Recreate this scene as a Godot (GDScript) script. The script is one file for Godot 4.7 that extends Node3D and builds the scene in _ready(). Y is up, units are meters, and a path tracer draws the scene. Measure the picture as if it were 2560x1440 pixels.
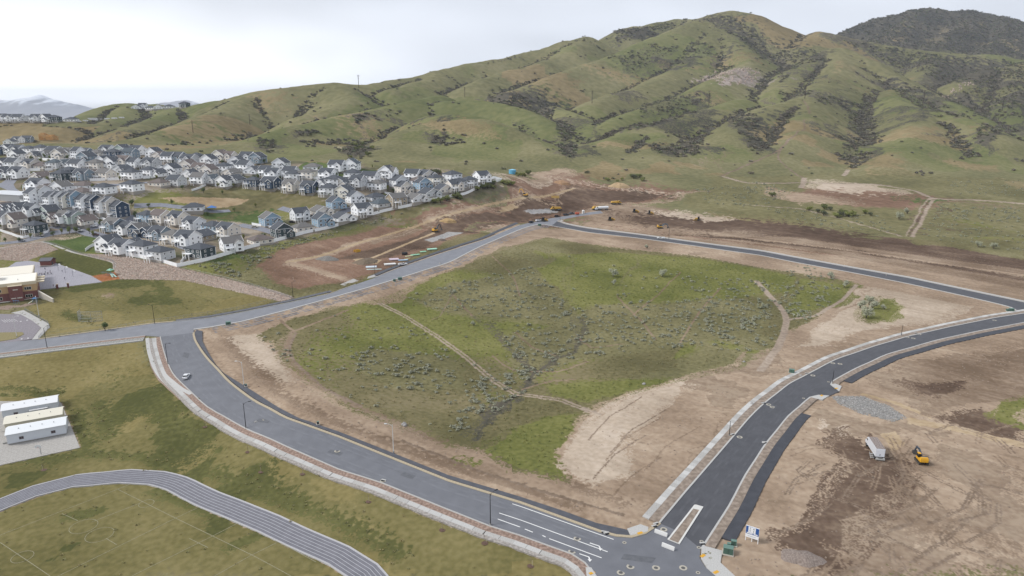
extends Node3D
# An aerial view over a foothill subdivision. Photo pixels (2560 x 1440) give directions; distances come from the terrain.

const EYE := Vector3(0, 105, 0)
const PITCH := 14.8
const F := 1707.0
const FOG := 0.00005

var pc := cos(deg_to_rad(PITCH))
var ps := sin(deg_to_rad(PITCH))
var rng := RandomNumberGenerator.new()

# ---------------------------------------------------------------- terrain control points
# [px, py, elevation]
const BY_ELEVATION := [
	[20,1400,-6],[300,1300,-6],[700,1400,-5],[1000,1425,-4.5],[350,1165,-5],[100,1080,-4],[0,1200,-6],[0,960,-1],[250,930,-1.5],[330,1000,-3.5],[0,868,3],[200,856,3.5],[380,845,4.2],
	[440,830,4.6],[480,950,2.6],[620,1075,1.6],[850,1165,1],[1100,1270,0.4],[1350,1340,0],[1600,1390,0],[1900,1425,0],[2300,1400,0],[2550,1400,0],
	[560,1130,-4.2],[800,1260,-4.2],[1150,1400,-3.6],
	[2560,1100,0.5],[2200,1000,0.5],[1750,1250,0],[1900,1080,0],[2100,950,0],[2350,850,0.5],[2560,800,1],
	[560,840,3.6],[700,900,2.5],[950,960,0.5],[1300,980,-2.5],[1110,1080,-1],[1400,1080,-0.5],[1600,1100,0],[1430,830,-1.0],[1250,800,1.5],[1600,800,1],[1850,830,0.5],
	[1420,700,4],[1650,680,4],[1900,700,3],[2100,720,2],[2180,780,1],[1000,740,5],[1150,660,7],[1300,610,9],
	[600,790,5.5],[750,750,6.5],[950,695,8],[1100,640,9.5],[1200,590,11],[1330,555,12.5],[1390,545,13],[1650,597,9],[1900,645,5.5],[2150,690,3],[2450,745,1.5],
	[50,820,5],[300,800,5],[600,740,7],[300,720,7],[150,700,7.5],[0,760,6.5],[200,690,8],[400,705,7.4],[540,705,7.6],[250,645,14],[440,668,13],[330,655,13.5],[700,745,7.2],[150,600,15],[0,620,14],[570,690,9.5],
	[300,625,16],[520,640,15.5],[700,580,18],[850,555,20],[1000,520,24],[60,580,18],[200,560,21],[350,560,20],[600,545,22],
	[660,660,11],[850,640,9.5],[1050,600,12],[1000,560,17],[1640,560,11.5],[1520,545,13],[1800,560,11],[2000,590,9],[2300,640,5],[2550,690,3],
]
# [px, py, distance ahead]
const BY_DISTANCE := [
	[1130,490,575],[1230,455,612],[1430,425,760],[1560,440,740],[1700,440,750],[1850,430,790],[2000,430,800],[2130,440,790],[2300,430,810],[2450,420,830],[2560,440,790],
	[1200,425,700],[1000,415,710],[800,405,720],[650,395,725],[400,380,735],[250,372,740],[50,362,760],
	[1350,440,710],[1400,470,665],[1580,470,690],[1700,475,690],[1450,500,635],[1600,520,620],[1250,510,590],
	[1900,460,720],[2100,470,700],[2250,470,705],[2330,500,640],[2450,470,710],[2560,500,650],[1800,500,650],[2000,520,610],[2200,560,560],[2450,560,565],[2560,600,510],
	[150,400,650],[300,395,660],[20,420,630],[520,405,650],[700,425,620],[900,445,590],[1050,440,602],[850,480,565],[1000,490,556],[650,470,590],[450,460,585],[250,450,585],[100,450,580],
	[0,480,545],[100,500,520],[250,500,520],[450,510,530],[500,480,568],[700,490,572],
	# hills: mesa and left ridges
	[0,302,1150],[100,300,1150],[190,304,1120],[100,332,1000],[50,350,880],[200,345,950],[270,264,1500],[330,258,1550],[400,264,1500],[450,270,1420],[240,302,1250],[300,292,1300],[420,292,1250],
	[570,248,1350],[640,232,1350],[700,222,1350],[760,214,1380],[835,207,1400],[500,300,1150],[300,332,1000],[450,335,1000],[760,262,1230],[880,250,1300],
	[560,340,920],[640,332,950],[740,312,1000],[880,285,1080],[980,265,1150],[1080,248,1250],[600,318,1060],[800,288,1150],[700,360,860],[850,350,890],[950,320,970],
	[930,398,800],[1000,342,900],[1080,302,980],[1140,290,1000],[1190,292,1000],[1260,310,980],[1330,350,920],[1400,388,850],[1150,360,880],[1050,390,820],[1230,395,820],
	[1120,262,1200],[1200,250,1250],[1300,265,1200],[1370,302,1100],[1430,385,850],[1405,345,960],[1385,302,1090],[1310,252,1300],[1230,238,1400],
	[920,210,1450],[1000,193,1550],[1090,176,1650],[1170,160,1750],[1260,145,1820],[1320,128,1880],[1400,108,1950],[1465,90,2000],[1500,90,2030],
	[1000,228,1420],[1100,210,1500],[1200,195,1600],[1300,175,1700],[1560,70,2250],[1690,48,2350],
	[1755,42,2030],[1640,95,1880],[1530,140,1760],[1400,185,1620],[1330,215,1500],[1260,232,1430],[1460,152,1830],[1390,184,1700],
	[1825,24,2050],[1880,35,2080],[1950,65,2120],[2000,82,2150],
	[1790,80,1950],[1745,130,1780],[1650,185,1580],[1560,225,1430],[1500,250,1300],[1560,287,1180],[1600,160,1730],[1500,212,1500],[1700,228,1420],[1610,270,1240],
	[1800,262,1150],[1700,290,1100],[1600,320,1020],[1500,355,930],[1445,388,860],[1650,370,880],[1550,405,805],[1750,340,930],[1900,405,840],
	[1880,265,1130],[1960,247,1150],[2010,245,1150],[2070,260,1120],[2130,290,1080],[2000,320,970],[1960,380,870],[2020,290,1030],[1855,300,1080],[1890,352,970],
	[2160,300,1120],[2145,340,1030],[2120,395,900],[2200,270,1130],[2280,265,1130],[2350,275,1100],[2430,300,1050],[2480,330,990],[2300,340,960],[2250,390,870],[2450,362,955],[2420,388,900],[2560,330,1050],
	[1850,172,1530],[1780,190,1480],[1905,195,1470],[1850,225,1330],[1900,130,1900],[1893,160,1760],[1918,195,1620],[1965,230,1420],
	[2095,120,1650],[2050,138,1620],[2000,168,1570],[2150,140,1620],[2230,190,1500],[2330,240,1350],[2440,275,1250],[2090,180,1430],[2060,228,1280],
	[2045,78,2000],[1990,130,1880],[2110,92,2050],[2200,110,2000],[2300,125,1980],[2400,135,1950],[2560,150,1900],[2400,190,1720],[2300,170,1800],
	[2200,45,2900],[2320,20,3000],[2380,32,2950],[2430,28,2900],[2500,38,2870],[2560,55,2850],[2300,80,2650],[2450,95,2600],
	[2500,165,1560],[2440,190,1500],[2380,215,1430],[2500,230,1330],[2345,250,1430],[2440,292,1270],
]
# [px, distance ahead, elevation]: ground that the photograph does not show
const HIDDEN := [
	[1825,2450,330],[1100,2000,170],[700,1700,95],[330,1850,85],[1500,2500,300],[2320,3400,400],[0,1500,40],[100,3000,-40],[600,2600,20],[1100,2900,60],
	[1150,1100,78],[1450,2200,215],[700,1120,76],[570,1170,85],[1700,1180,92],[1980,1260,105],[2280,1230,98],[1850,1620,175],[2090,1800,190],[2350,2250,200],[1690,2600,330],
	[-300,400,8],[2900,400,1],[2900,800,40],[3000,1300,150],[-300,800,55],[-400,1150,80],[3000,2500,380],[1280,60,-1],[-400,150,-6],[3000,150,0],[-400,600,34],[2900,600,8],[-600,3000,-60],[-500,1800,0],
]

# crest lines of the hills: [px, py, distance ahead] along each spur
const SPURS := [
	[[1825,24,2050],[1755,44,2000],[1700,70,1930],[1640,95,1860],[1530,140,1740],[1450,168,1650],[1400,185,1600],[1330,213,1500],[1270,232,1420]],
	[[1825,24,2050],[1880,38,2040],[1950,68,2080],[2000,85,2120]],
	[[1790,60,1960],[1770,95,1860],[1735,140,1740],[1690,175,1630],[1620,205,1500],[1560,228,1420],[1500,248,1320],[1470,262,1260]],
	[[1800,75,1920],[1840,110,1800],[1865,150,1680],[1850,172,1560],[1800,195,1450],[1740,225,1350]],
	[[1850,250,1220],[1800,262,1150],[1700,290,1080],[1600,322,990],[1500,358,900],[1450,388,840]],
	[[2095,120,1650],[2085,170,1480],[2060,215,1330],[2015,246,1180],[2010,275,1080],[1990,325,970],[1950,385,880],[1930,420,820]],
	[[2095,120,1650],[2040,145,1580],[1990,175,1500],[1950,215,1400]],
	[[2015,246,1180],[1940,258,1120],[1880,285,1050],[1830,330,950]],
	[[2095,120,1650],[2160,150,1580],[2230,190,1490],[2310,228,1380],[2380,262,1280],[2440,295,1180]],
	[[2230,225,1350],[2250,262,1170],[2290,270,1100],[2290,320,990],[2240,390,870],[2200,425,810]],
	[[2290,268,1120],[2370,285,1060],[2440,310,1000],[2490,345,930]],
	[[2560,330,1010],[2510,370,930],[2480,400,870]],
	[[1080,290,1040],[1140,288,990],[1200,297,970],[1260,318,930],[1330,352,880],[1390,388,820]],
	[[1140,288,990],[1060,310,960],[990,345,900],[920,385,830]],
	[[1110,255,1230],[1180,250,1230],[1260,262,1190],[1330,285,1130],[1375,315,1050]],
	[[1100,240,1300],[1000,258,1190],[900,280,1090],[820,296,1030],[740,315,970],[660,338,900],[600,365,840]],
	[[835,207,1400],[880,238,1280],[840,268,1170],[760,292,1080]],
	[[640,232,1350],[560,268,1220],[480,300,1090],[400,330,980],[320,352,900],[250,366,840]],
	[[450,270,1420],[380,300,1200],[300,325,1050]],
	[[835,207,1400],[760,214,1380],[700,222,1350],[640,232,1350],[570,248,1350],[500,262,1380],[450,270,1420]],
	[[1465,90,2000],[1400,108,1950],[1320,130,1880],[1260,147,1800],[1170,162,1720],[1090,178,1640],[1000,195,1540],[920,211,1440],[835,207,1400]],
	[[1465,90,2000],[1420,125,1850],[1380,148,1780],[1300,168,1680],[1240,185,1580],[1180,212,1450]],
	[[1090,178,1640],[1060,200,1500],[980,225,1380]],
	[[2045,78,2000],[2110,92,2000],[2200,112,1980],[2300,126,1960],[2400,136,1930],[2480,137,1930],[2560,150,1900]],
	[[2045,78,2000],[2010,105,1880],[1975,140,1760]],
	[[2300,126,1960],[2330,165,1760],[2290,205,1580]],
	[[2600,150,1650],[2500,165,1570],[2440,188,1500],[2390,212,1430]],
	[[2500,165,1570],[2550,215,1380],[2530,265,1240]],
	[[2110,80,2850],[2200,45,2900],[2320,20,3000],[2380,32,2950],[2430,28,2900],[2560,55,2850],[2700,90,2850]],
	[[2320,20,3000],[2250,65,2700],[2180,105,2450]],
	[[2430,28,2900],[2400,70,2600],[2330,110,2350]],
	[[2500,40,2850],[2510,90,2500],[2470,120,2300]],
	[[1560,70,2250],[1690,48,2350],[1760,45,2250]],
	[[1610,310,1020],[1660,345,930],[1640,400,820]],
	[[1380,265,1300],[1440,290,1180],[1480,320,1060]],
	[[1720,240,1330],[1640,262,1260],[1570,285,1180],[1520,310,1080]],
	[[190,302,1230],[230,282,1400],[270,264,1500],[330,258,1550],[400,264,1500],[450,270,1420]],
	[[330,258,1550],[300,285,1350],[270,305,1200]],
	[[-220,301,1150],[-60,301,1150],[60,300,1140],[150,302,1130],[215,308,1120],[270,312,1110]],
	[[-200,316,1080],[-60,316,1080],[60,315,1070],[150,318,1060]],
]

var tps_x := PackedFloat64Array()
var tps_z := PackedFloat64Array()
var tps_w := PackedFloat64Array()
const GX0 := -1700.0
const GZ0 := -3480.0
const GS := 10.0      # grid of the finished ground
const GNX := 450
const GNZ := 346
const CS := 25.0      # coarse grid of the smooth ground below it
const CNX := 182
const CNZ := 140
var grid := PackedFloat32Array()
var coarse := PackedFloat32Array()

func ray(px: float, py: float) -> Vector3:   # direction with -z = 1
	var v := 720.0 - py
	var y := -ps * F + pc * v
	var z := pc * F + ps * v
	return Vector3((px - 1280.0) / z, y / z, -1.0)

func solve_terrain() -> void:
	var pts: Array[Vector3] = []
	for a in BY_ELEVATION:
		var d := ray(a[0], a[1])
		pts.append(EYE + d * ((a[2] - EYE.y) / d.y))
	for a in BY_DISTANCE:
		pts.append(EYE + ray(a[0], a[1]) * float(a[2]))
	for a in HIDDEN:
		var d := ray(a[0], 269.0)
		pts.append(Vector3(d.x * a[1], a[2], -a[1]))
	var n := pts.size()
	var m := n + 3
	var rows := []
	for i in n:
		var r := PackedFloat64Array()
		r.resize(m + 1)
		for j in n:
			var dx := (pts[i].x - pts[j].x) * 0.01
			var dz := (pts[i].z - pts[j].z) * 0.01
			var q := dx * dx + dz * dz
			r[j] = 0.0 if q < 1e-9 else q * log(q)
		r[i] += 0.02
		r[n] = 1.0
		r[n + 1] = pts[i].x * 0.01
		r[n + 2] = pts[i].z * 0.01
		r[m] = pts[i].y
		rows.append(r)
	for k in 3:
		var r := PackedFloat64Array()
		r.resize(m + 1)
		for j in n:
			r[j] = [1.0, pts[j].x * 0.01, pts[j].z * 0.01][k]
		rows.append(r)
	for c in m:
		var best := c
		for r in range(c + 1, m):
			if absf(rows[r][c]) > absf(rows[best][c]):
				best = r
		var t = rows[c]
		rows[c] = rows[best]
		rows[best] = t
		var a: PackedFloat64Array = rows[c]
		var inv := 1.0 / a[c]
		for r in range(c + 1, m):
			var b: PackedFloat64Array = rows[r]
			var f := b[c] * inv
			if f == 0.0:
				continue
			for k in range(c, m + 1):
				b[k] -= f * a[k]
			rows[r] = b
	tps_w.resize(m)
	for c in range(m - 1, -1, -1):
		var a: PackedFloat64Array = rows[c]
		var s := a[m]
		for k in range(c + 1, m):
			s -= a[k] * tps_w[k]
		tps_w[c] = s / a[c]
	for p in pts:
		tps_x.append(p.x * 0.01)
		tps_z.append(p.z * 0.01)
	for iz in CNZ:
		coarse.append_array(tps_row(iz))

func tps_row(iz: int) -> PackedFloat32Array:
	var row := PackedFloat32Array()
	row.resize(CNX)
	var n := tps_x.size()
	var X := tps_x
	var Z := tps_z
	var W := tps_w
	var z := (GZ0 + iz * CS) * 0.01
	for ix in CNX:
		var x := (GX0 + ix * CS) * 0.01
		var s := W[n] + W[n + 1] * x + W[n + 2] * z
		for j in n:
			var dx := x - X[j]
			var dz := z - Z[j]
			var q := dx * dx + dz * dz
			if q > 1e-9:
				s += W[j] * q * log(q)
		row[ix] = s
	return row

func cub(a: float, b: float, c: float, d: float, t: float) -> float:
	return b + 0.5 * t * (c - a + t * (2.0 * a - 5.0 * b + 4.0 * c - d + t * (3.0 * (b - c) + d - a)))

func bicubic(g: PackedFloat32Array, nx: int, nz: int, s: float, x: float, z: float) -> float:
	var u := clampf((x - GX0) / s, 1.0, nx - 3.001)
	var v := clampf((z - GZ0) / s, 1.0, nz - 3.001)
	var i := int(u)
	var j := int(v)
	var tu := u - i
	var tv := v - j
	var o := (j - 1) * nx + i - 1
	var a := cub(g[o], g[o + 1], g[o + 2], g[o + 3], tu)
	o += nx
	var b := cub(g[o], g[o + 1], g[o + 2], g[o + 3], tu)
	o += nx
	var c := cub(g[o], g[o + 1], g[o + 2], g[o + 3], tu)
	o += nx
	var d := cub(g[o], g[o + 1], g[o + 2], g[o + 3], tu)
	return cub(a, b, c, d, tv)

func base_h(x: float, z: float) -> float:
	return bicubic(grid, GNX, GNZ, GS, x, z)

# rounded spurs with V-shaped gullies between them
func raise_hills() -> void:
	var n := GNX * GNZ
	grid.resize(n)
	var crest := PackedFloat32Array()
	crest.resize(n)
	crest.fill(-1000.0)
	for s in SPURS:
		var q: Array[Vector3] = []
		for a in s:
			q.append(EYE + ray(a[0], a[1]) * float(a[2]))
		var line: Array[Vector3] = []
		for i in q.size() - 1:
			var p0 := q[maxi(i - 1, 0)]
			var p3 := q[mini(i + 2, q.size() - 1)]
			for k in 3:
				line.append(q[i].cubic_interpolate(q[i + 1], p0, p3, k / 3.0))
		line.append(q[-1])
		for i in line.size() - 1:
			var a := line[i]
			var d := line[i + 1] - a
			var l := maxf(d.x * d.x + d.z * d.z, 1.0)
			var i0 := clampi(int((minf(a.x, a.x + d.x) - 260.0 - GX0) / GS), 0, GNX - 1)
			var i1 := clampi(int((maxf(a.x, a.x + d.x) + 260.0 - GX0) / GS), 0, GNX - 1)
			var j0 := clampi(int((minf(a.z, a.z + d.z) - 260.0 - GZ0) / GS), 0, GNZ - 1)
			var j1 := clampi(int((maxf(a.z, a.z + d.z) + 260.0 - GZ0) / GS), 0, GNZ - 1)
			for j in range(j0, j1 + 1):
				var z := GZ0 + j * GS - a.z
				for ii in range(i0, i1 + 1):
					var x := GX0 + ii * GS - a.x
					var t := clampf((x * d.x + z * d.z) / l, 0.0, 1.0)
					var ex := x - t * d.x
					var ez := z - t * d.z
					var h := a.y + t * d.y - 0.6 * (sqrt(ex * ex + ez * ez + 625.0) - 25.0)
					var o := j * GNX + ii
					if h > crest[o]:
						crest[o] = h
	var noise := FastNoiseLite.new()
	noise.seed = 5
	noise.frequency = 1.0 / 130.0
	noise.fractal_octaves = 4
	var folds := FastNoiseLite.new()
	folds.seed = 8
	folds.frequency = 1.0 / 260.0
	folds.fractal_type = FastNoiseLite.FRACTAL_RIDGED
	folds.fractal_octaves = 3
	folds.fractal_gain = 0.4
	for j in GNZ:
		var z := GZ0 + j * GS
		var hill := smoothstep(740.0, 960.0, -z)
		for i in GNX:
			var x := GX0 + i * GS
			var b := bicubic(coarse, CNX, CNZ, CS, x, z)
			var o := j * GNX + i
			if hill > 0.0:
				var up := hill * smoothstep(45.0, 110.0, b)
				b -= up * (40.0 + 0.35 * maxf(b - 60.0, 0.0))
				var c := crest[o]
				var w := clampf(0.5 + 0.5 * (c - b) / 12.0, 0.0, 1.0)
				b = lerpf(b, c, w) + 12.0 * w * (1.0 - w)
				b += up * (noise.get_noise_2d(x, z) * (2.0 + 0.018 * maxf(b, 0.0)) + (folds.get_noise_2d(x, z) - 0.25) * minf(3.0 + 0.02 * maxf(b, 0.0), 7.0)) * (1.0 - 0.4 * w)
			grid[o] = b

# where the line of sight through a photo pixel meets the ground
func P(px: float, py: float) -> Vector3:
	var d := ray(px, py)
	var t := 90.0
	var last := t
	for k in 400:
		var p := EYE + d * t
		var gap := p.y - base_h(p.x, p.z)
		if gap < 0.02:
			break
		last = t
		t += clampf(gap * 1.1, 0.1, 40.0)
		if t > 3400.0:
			return EYE + d * 3400.0
	for k in 12:
		var mid := (last + t) * 0.5
		var p := EYE + d * mid
		if p.y > base_h(p.x, p.z):
			last = mid
		else:
			t = mid
	var q := EYE + d * t
	return Vector3(q.x, base_h(q.x, q.z), q.z)

# ---------------------------------------------------------------- what the ground is made of
enum { HILL, MEADOW, GREEN, DIRT, PALE, DARK, DRY, LAWN, ROCKS, GRAVEL, TAN, RED, SCRUB, SAGE, HTAN, YARD, PAVED, BROWN, DAMP, TRACK, CHIPS, GOLD, HGREEN, RUT, STONE, SOIL, LOAM }
# four sRGB colours from one end of the grain to the other
const EARTH := {
	HILL: ["646348", "6e6c4f", "787456", "817c5f"], MEADOW: ["5b573d", "676246", "726b4e", "7d7459"], GREEN: ["5a5e35", "66683c", "727245", "7c7a4f"],
	DIRT: ["806f5e", "907e6c", "9f8d7a", "ad9c89"], PALE: ["978877", "a59685", "b2a392", "bdaf9f"], DARK: ["473c36", "56493f", "64564b", "786959"],
	DRY: ["5f5b3a", "6a6441", "746d49", "7e7551"], LAWN: ["445230", "4d5a36", "56623b", "606b42"], ROCKS: ["7d6c61", "947f72", "a38e80", "b09c8e"],
	GRAVEL: ["6f6e6d", "868584", "989694", "a5a29d"], TAN: ["8d7a60", "9c896e", "a9967c", "b5a48c"], RED: ["675345", "765f50", "856d5d", "96806d"],
	SCRUB: ["45443d", "504d44", "5b574c", "665f54"], SAGE: ["605d42", "6b674a", "767152", "817b5e"], HTAN: ["73684d", "7d7155", "86795c", "8f8164"],
	YARD: ["5a5a44", "746b5b", "887d6f", "9a9083"], PAVED: ["806f5e", "907e6c", "9f8d7a", "ad9c89"], BROWN: ["6b5b4c", "7b6a5a", "8a7968", "998977"],
	DAMP: ["4c4e30", "565635", "60603c", "696643"], TRACK: ["82756a", "908274", "9c8e80", "a89a8c"], CHIPS: ["8a5a3a", "97674a", "a07558", "ab8569"],
	GOLD: ["6b6340", "756c47", "7f754f", "887d58"], HGREEN: ["5d6142", "676a48", "71714f", "7a7857"], RUT: ["695a4d", "756658", "817264", "8d7e70"], STONE: ["7a7069", "8c827a", "9c9189", "aca199"], SOIL: ["4a3d34", "594a3f", "67574b", "7a6a5b"], LOAM: ["6b5b4c", "7b6a5a", "8a7968", "998977"],
}
# patches of the ground: west edge, near edge (z), width, length, cell, texture width and height
const PATCHES := [
	[-420.0, -120.0, 420.0, 399.0, 1.5, 1200, 1140], [0.0, -120.0, 420.0, 399.0, 1.5, 1200, 1140],
	[-762.0, -519.0, 1524.0, 441.0, 3.0, 1700, 492], [-1302.0, -960.0, 2604.0, 780.0, 6.0, 1700, 510], [-1662.0, -1740.0, 4356.0, 1716.0, 12.0, 1536, 606],
]
var class_maps := []       # one Image (L8) for each patch
var class_bytes := []
var noise_a := PackedByteArray()   # 1024 x 1024, seamless
var noise_b := PackedByteArray()
var ramp := PackedByteArray()

func noise_bytes(seed_: int, octaves: int, freq: float) -> PackedByteArray:
	var n := FastNoiseLite.new()
	n.seed = seed_
	n.noise_type = FastNoiseLite.TYPE_SIMPLEX_SMOOTH
	n.fractal_octaves = octaves
	n.frequency = freq
	var im := n.get_seamless_image(1024, 1024, false, false, 0.1)
	im.convert(Image.FORMAT_L8)
	return im.get_data()

func ground_line(px: Array, step := 70.0) -> PackedVector2Array:
	var out := PackedVector2Array()
	for i in px.size():
		var a := Vector2(px[i][0], px[i][1])
		var p := P(a.x, a.y)
		out.append(Vector2(p.x, p.z))
		if i < px.size() - 1:
			var b := Vector2(px[i + 1][0], px[i + 1][1])
			var n := int(a.distance_to(b) / step)
			for k in n:
				var m := a.lerp(b, (k + 1.0) / (n + 1.0))
				p = P(m.x, m.y)
				out.append(Vector2(p.x, p.z))
	return out

func fill_world(poly: PackedVector2Array, cls: int) -> void:
	var lo := poly[0]
	var hi := poly[0]
	for p in poly:
		lo = lo.min(p)
		hi = hi.max(p)
	for k in PATCHES.size():
		var a = PATCHES[k]
		var im: Image = class_maps[k]
		var sx: float = a[5] / a[2]
		var sz: float = a[6] / a[3]
		var r0 := maxi(0, int((a[1] - hi.y) * sz))
		var r1 := mini(a[6] - 1, int((a[1] - lo.y) * sz))
		if r1 < r0 or hi.x < a[0] or lo.x > a[0] + a[2]:
			continue
		var n := poly.size()
		for r in range(r0, r1 + 1):
			var z: float = a[1] - (r + 0.5) / sz
			var cuts := PackedFloat32Array()
			for i in n:
				var p := poly[i]
				var q := poly[(i + 1) % n]
				if (p.y <= z) != (q.y <= z):
					cuts.append(p.x + (z - p.y) / (q.y - p.y) * (q.x - p.x))
			cuts.sort()
			for i in range(0, cuts.size() - 1, 2):
				var c0 := int(round((cuts[i] - a[0]) * sx))
				var c1 := int(round((cuts[i + 1] - a[0]) * sx))
				if c1 > c0:
					im.fill_rect(Rect2i(c0, r, c1 - c0, 1), Color8(cls, cls, cls))

func fill(px: Array, cls: int) -> void:
	var closed := px.duplicate()
	closed.append(px[0])
	var w := ground_line(closed)
	w.remove_at(w.size() - 1)
	fill_world(w, cls)

func smooth_line(w: PackedVector2Array, step: float) -> PackedVector2Array:
	var out := PackedVector2Array()
	for i in w.size() - 1:
		var p0 := w[maxi(i - 1, 0)]
		var p3 := w[mini(i + 2, w.size() - 1)]
		var n := maxi(1, int(w[i].distance_to(w[i + 1]) / step))
		for k in n:
			out.append(w[i].cubic_interpolate(w[i + 1], p0, p3, float(k) / n))
	out.append(w[-1])
	return out

func band(w: PackedVector2Array, left: float, right: float) -> PackedVector2Array:   # polygon between two offsets of a line
	var a := PackedVector2Array()
	var b := PackedVector2Array()
	for i in w.size():
		var d := (w[mini(i + 1, w.size() - 1)] - w[maxi(i - 1, 0)]).normalized()
		var s := Vector2(-d.y, d.x)
		a.append(w[i] + s * left)
		b.append(w[i] + s * right)
	b.reverse()
	a.append_array(b)
	return a

func stroke_world(w: PackedVector2Array, width: float, cls: int) -> void:
	for i in w.size() - 1:
		fill_world(band(PackedVector2Array([w[i], w[i + 1]]), -width * 0.5, width * 0.5), cls)

func stroke(px: Array, width: float, cls: int) -> void:
	stroke_world(smooth_line(ground_line(px), 8.0), width, cls)

func blotch(px: float, py: float, r: float, cls: int, flat := 0.6) -> void:
	var p := P(px, py)
	var q := PackedVector2Array()
	var turn := rng.randf() * TAU
	for k in 12:
		var a := k * TAU / 12.0
		var v := Vector2(cos(a), sin(a) * flat).rotated(turn) * r * rng.randf_range(0.6, 1.25)
		q.append(Vector2(p.x, p.z) + v)
	fill_world(q, cls)

func make_ground_maps() -> void:
	for a in PATCHES:
		class_maps.append(Image.create(a[5], a[6], false, Image.FORMAT_L8))
	for k in PATCHES.size():
		class_maps[k].fill(Color8(MEADOW, MEADOW, MEADOW) if k < 2 else Color8(HILL, HILL, HILL))
	paint_plan()
	for im in class_maps:
		class_bytes.append(im.get_data())
	noise_a = noise_bytes(11, 5, 0.012)
	noise_b = noise_bytes(23, 4, 0.045)
	ramp.resize(32 * 256 * 3)
	for c in EARTH:
		var stops := []
		for s in EARTH[c]:
			stops.append(Color(s))
		for v in 256:
			var t := v / 255.0 * 2.999
			var col: Color = stops[int(t)].lerp(stops[int(t) + 1], t - int(t))
			var o: int = (c * 256 + v) * 3
			ramp[o] = int(col.r * 255)
			ramp[o + 1] = int(col.g * 255)
			ramp[o + 2] = int(col.b * 255)

# warp of the edges, grain sizes and streaks by patch
const WARP := [0.45, 0.45, 1.6, 6.0, 10.0]
func paint_row(r: int, pn: int) -> PackedByteArray:
	var a = PATCHES[pn]
	var w: int = a[5]
	var h: int = a[6]
	var bytes: PackedByteArray = class_bytes[pn]
	var na := noise_a
	var nb := noise_b
	var rp := ramp
	var out := PackedByteArray()
	out.resize(w * 3)
	var mx: float = a[2] / w
	var mz: float = a[3] / h
	var z: float = a[1] - (r + 0.5) * mz
	var wx := int(WARP[pn] / mx / 90.0 * 256.0)
	var wz := int(WARP[pn] / mz / 90.0 * 256.0)
	var s1 := 1.6 if pn < 2 else (0.9 if pn == 2 else 0.35)      # noise cells to the metre
	var s2 := 9.0 if pn < 2 else (3.0 if pn == 2 else 1.3)
	var s3 := 0.30 if pn < 3 else 0.09
	var row1 := (int(z * s1 + 40000.0) & 1023) << 10
	var row2 := (int(z * s2 + 40000.0) & 1023) << 10
	var row3 := (int(z * s3 + 40700.0) & 1023) << 10
	var x: float = a[0] + 0.5 * mx
	var w1 := w - 1
	var kinds := PackedByteArray([2, 3, 0, 1, 1, 9, 4, 0, 8, 8, 9, 1, 0, 0, 0, 5, 8, 9, 0, 8, 8, 0, 0, 8, 0, 1, 1, 0])
	var h1 := h - 1
	for c in w:
		var n1: int = na[(int(x * s1 + 40000.0) & 1023) | row1] - 128
		var n2: int = nb[(int(x * s2 + 40000.0) & 1023) | row2] - 128
		var n3: int = na[(int(x * s3 + 40300.0) & 1023) | row3] - 128
		var f := n1 + (n2 >> 1)
		var cc := c + ((f * wx) >> 8)
		var rr := r + (((n2 - n1) * wz) >> 8)
		cc = 0 if cc < 0 else (w1 if cc > w1 else cc)
		rr = 0 if rr < 0 else (h1 if rr > h1 else rr)
		var k: int = bytes[rr * w + cc]
		if n2 & 3 and kinds[k] < 8:            # mixed edges: most grains look wider
			cc = c + ((n1 * 12 + n2 * 6 + n3 * 14) * wx >> 8)
			rr = r + ((n2 * 7 - n1 * 10 - n3 * 14) * wz >> 8)
			cc = 0 if cc < 0 else (w1 if cc > w1 else cc)
			rr = 0 if rr < 0 else (h1 if rr > h1 else rr)
			var k2: int = bytes[rr * w + cc]
			if kinds[k2] < 8:
				k = k2
		var v := 0
		var kd: int = kinds[k] & 7
		if kd == 1:
			# graded earth: streaks along the machines' passes
			var bend := n3 * 0.12
			var st: int = nb[(int((x * 0.83 + z * 0.56 + bend) * s1 * 0.35 + 50000.0) & 1023) | ((int((z * 0.83 - x * 0.56 + bend) * s1 * 2.2 + 50000.0) & 1023) << 10)] - 128
			v = 128 + ((n1 * 8 + st * 4 + n2 * 5 + n3 * 5) >> 3)
			if k == DIRT and n3 + n1 > 85:
				k = BROWN
		elif kd == 2:
			if n3 > 40 + (n1 >> 3):
				k = HTAN
			elif n3 < -34 + (n1 >> 3):
				k = HGREEN
			v = 128 + n1 + n2
		elif kd == 3:
			if n3 + (n2 >> 2) < -40:
				k = GREEN
			elif n3 + (n1 >> 2) > 30:
				k = SAGE
			v = 128 + ((n1 * 5 + n2 * 4) >> 2)
		elif kd == 4:
			if n3 + (n1 >> 1) < -38:
				k = DAMP
			elif n3 > 26:
				k = GOLD
			v = 128 + n1 + n2 + (n3 >> 1)
		elif kd == 5:
			v = 128 + n1 * 2 + (n2 >> 1)
			if n3 > 45:
				k = LAWN
		else:
			v = 128 + n1 + n2
		v = 0 if v < 0 else (255 if v > 255 else v)
		var o := ((k << 8) + v) * 3
		var d := c * 3
		out[d] = rp[o]
		out[d + 1] = rp[o + 1]
		out[d + 2] = rp[o + 2]
		x += mx
	return out

func ground_texture(k: int) -> ImageTexture:
	var data := PackedByteArray()
	for r in PATCHES[k][6]:
		data.append_array(paint_row(r, k))
	var im := Image.create_from_data(PATCHES[k][5], PATCHES[k][6], false, Image.FORMAT_RGB8, data)
	return ImageTexture.create_from_image(im)

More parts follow.
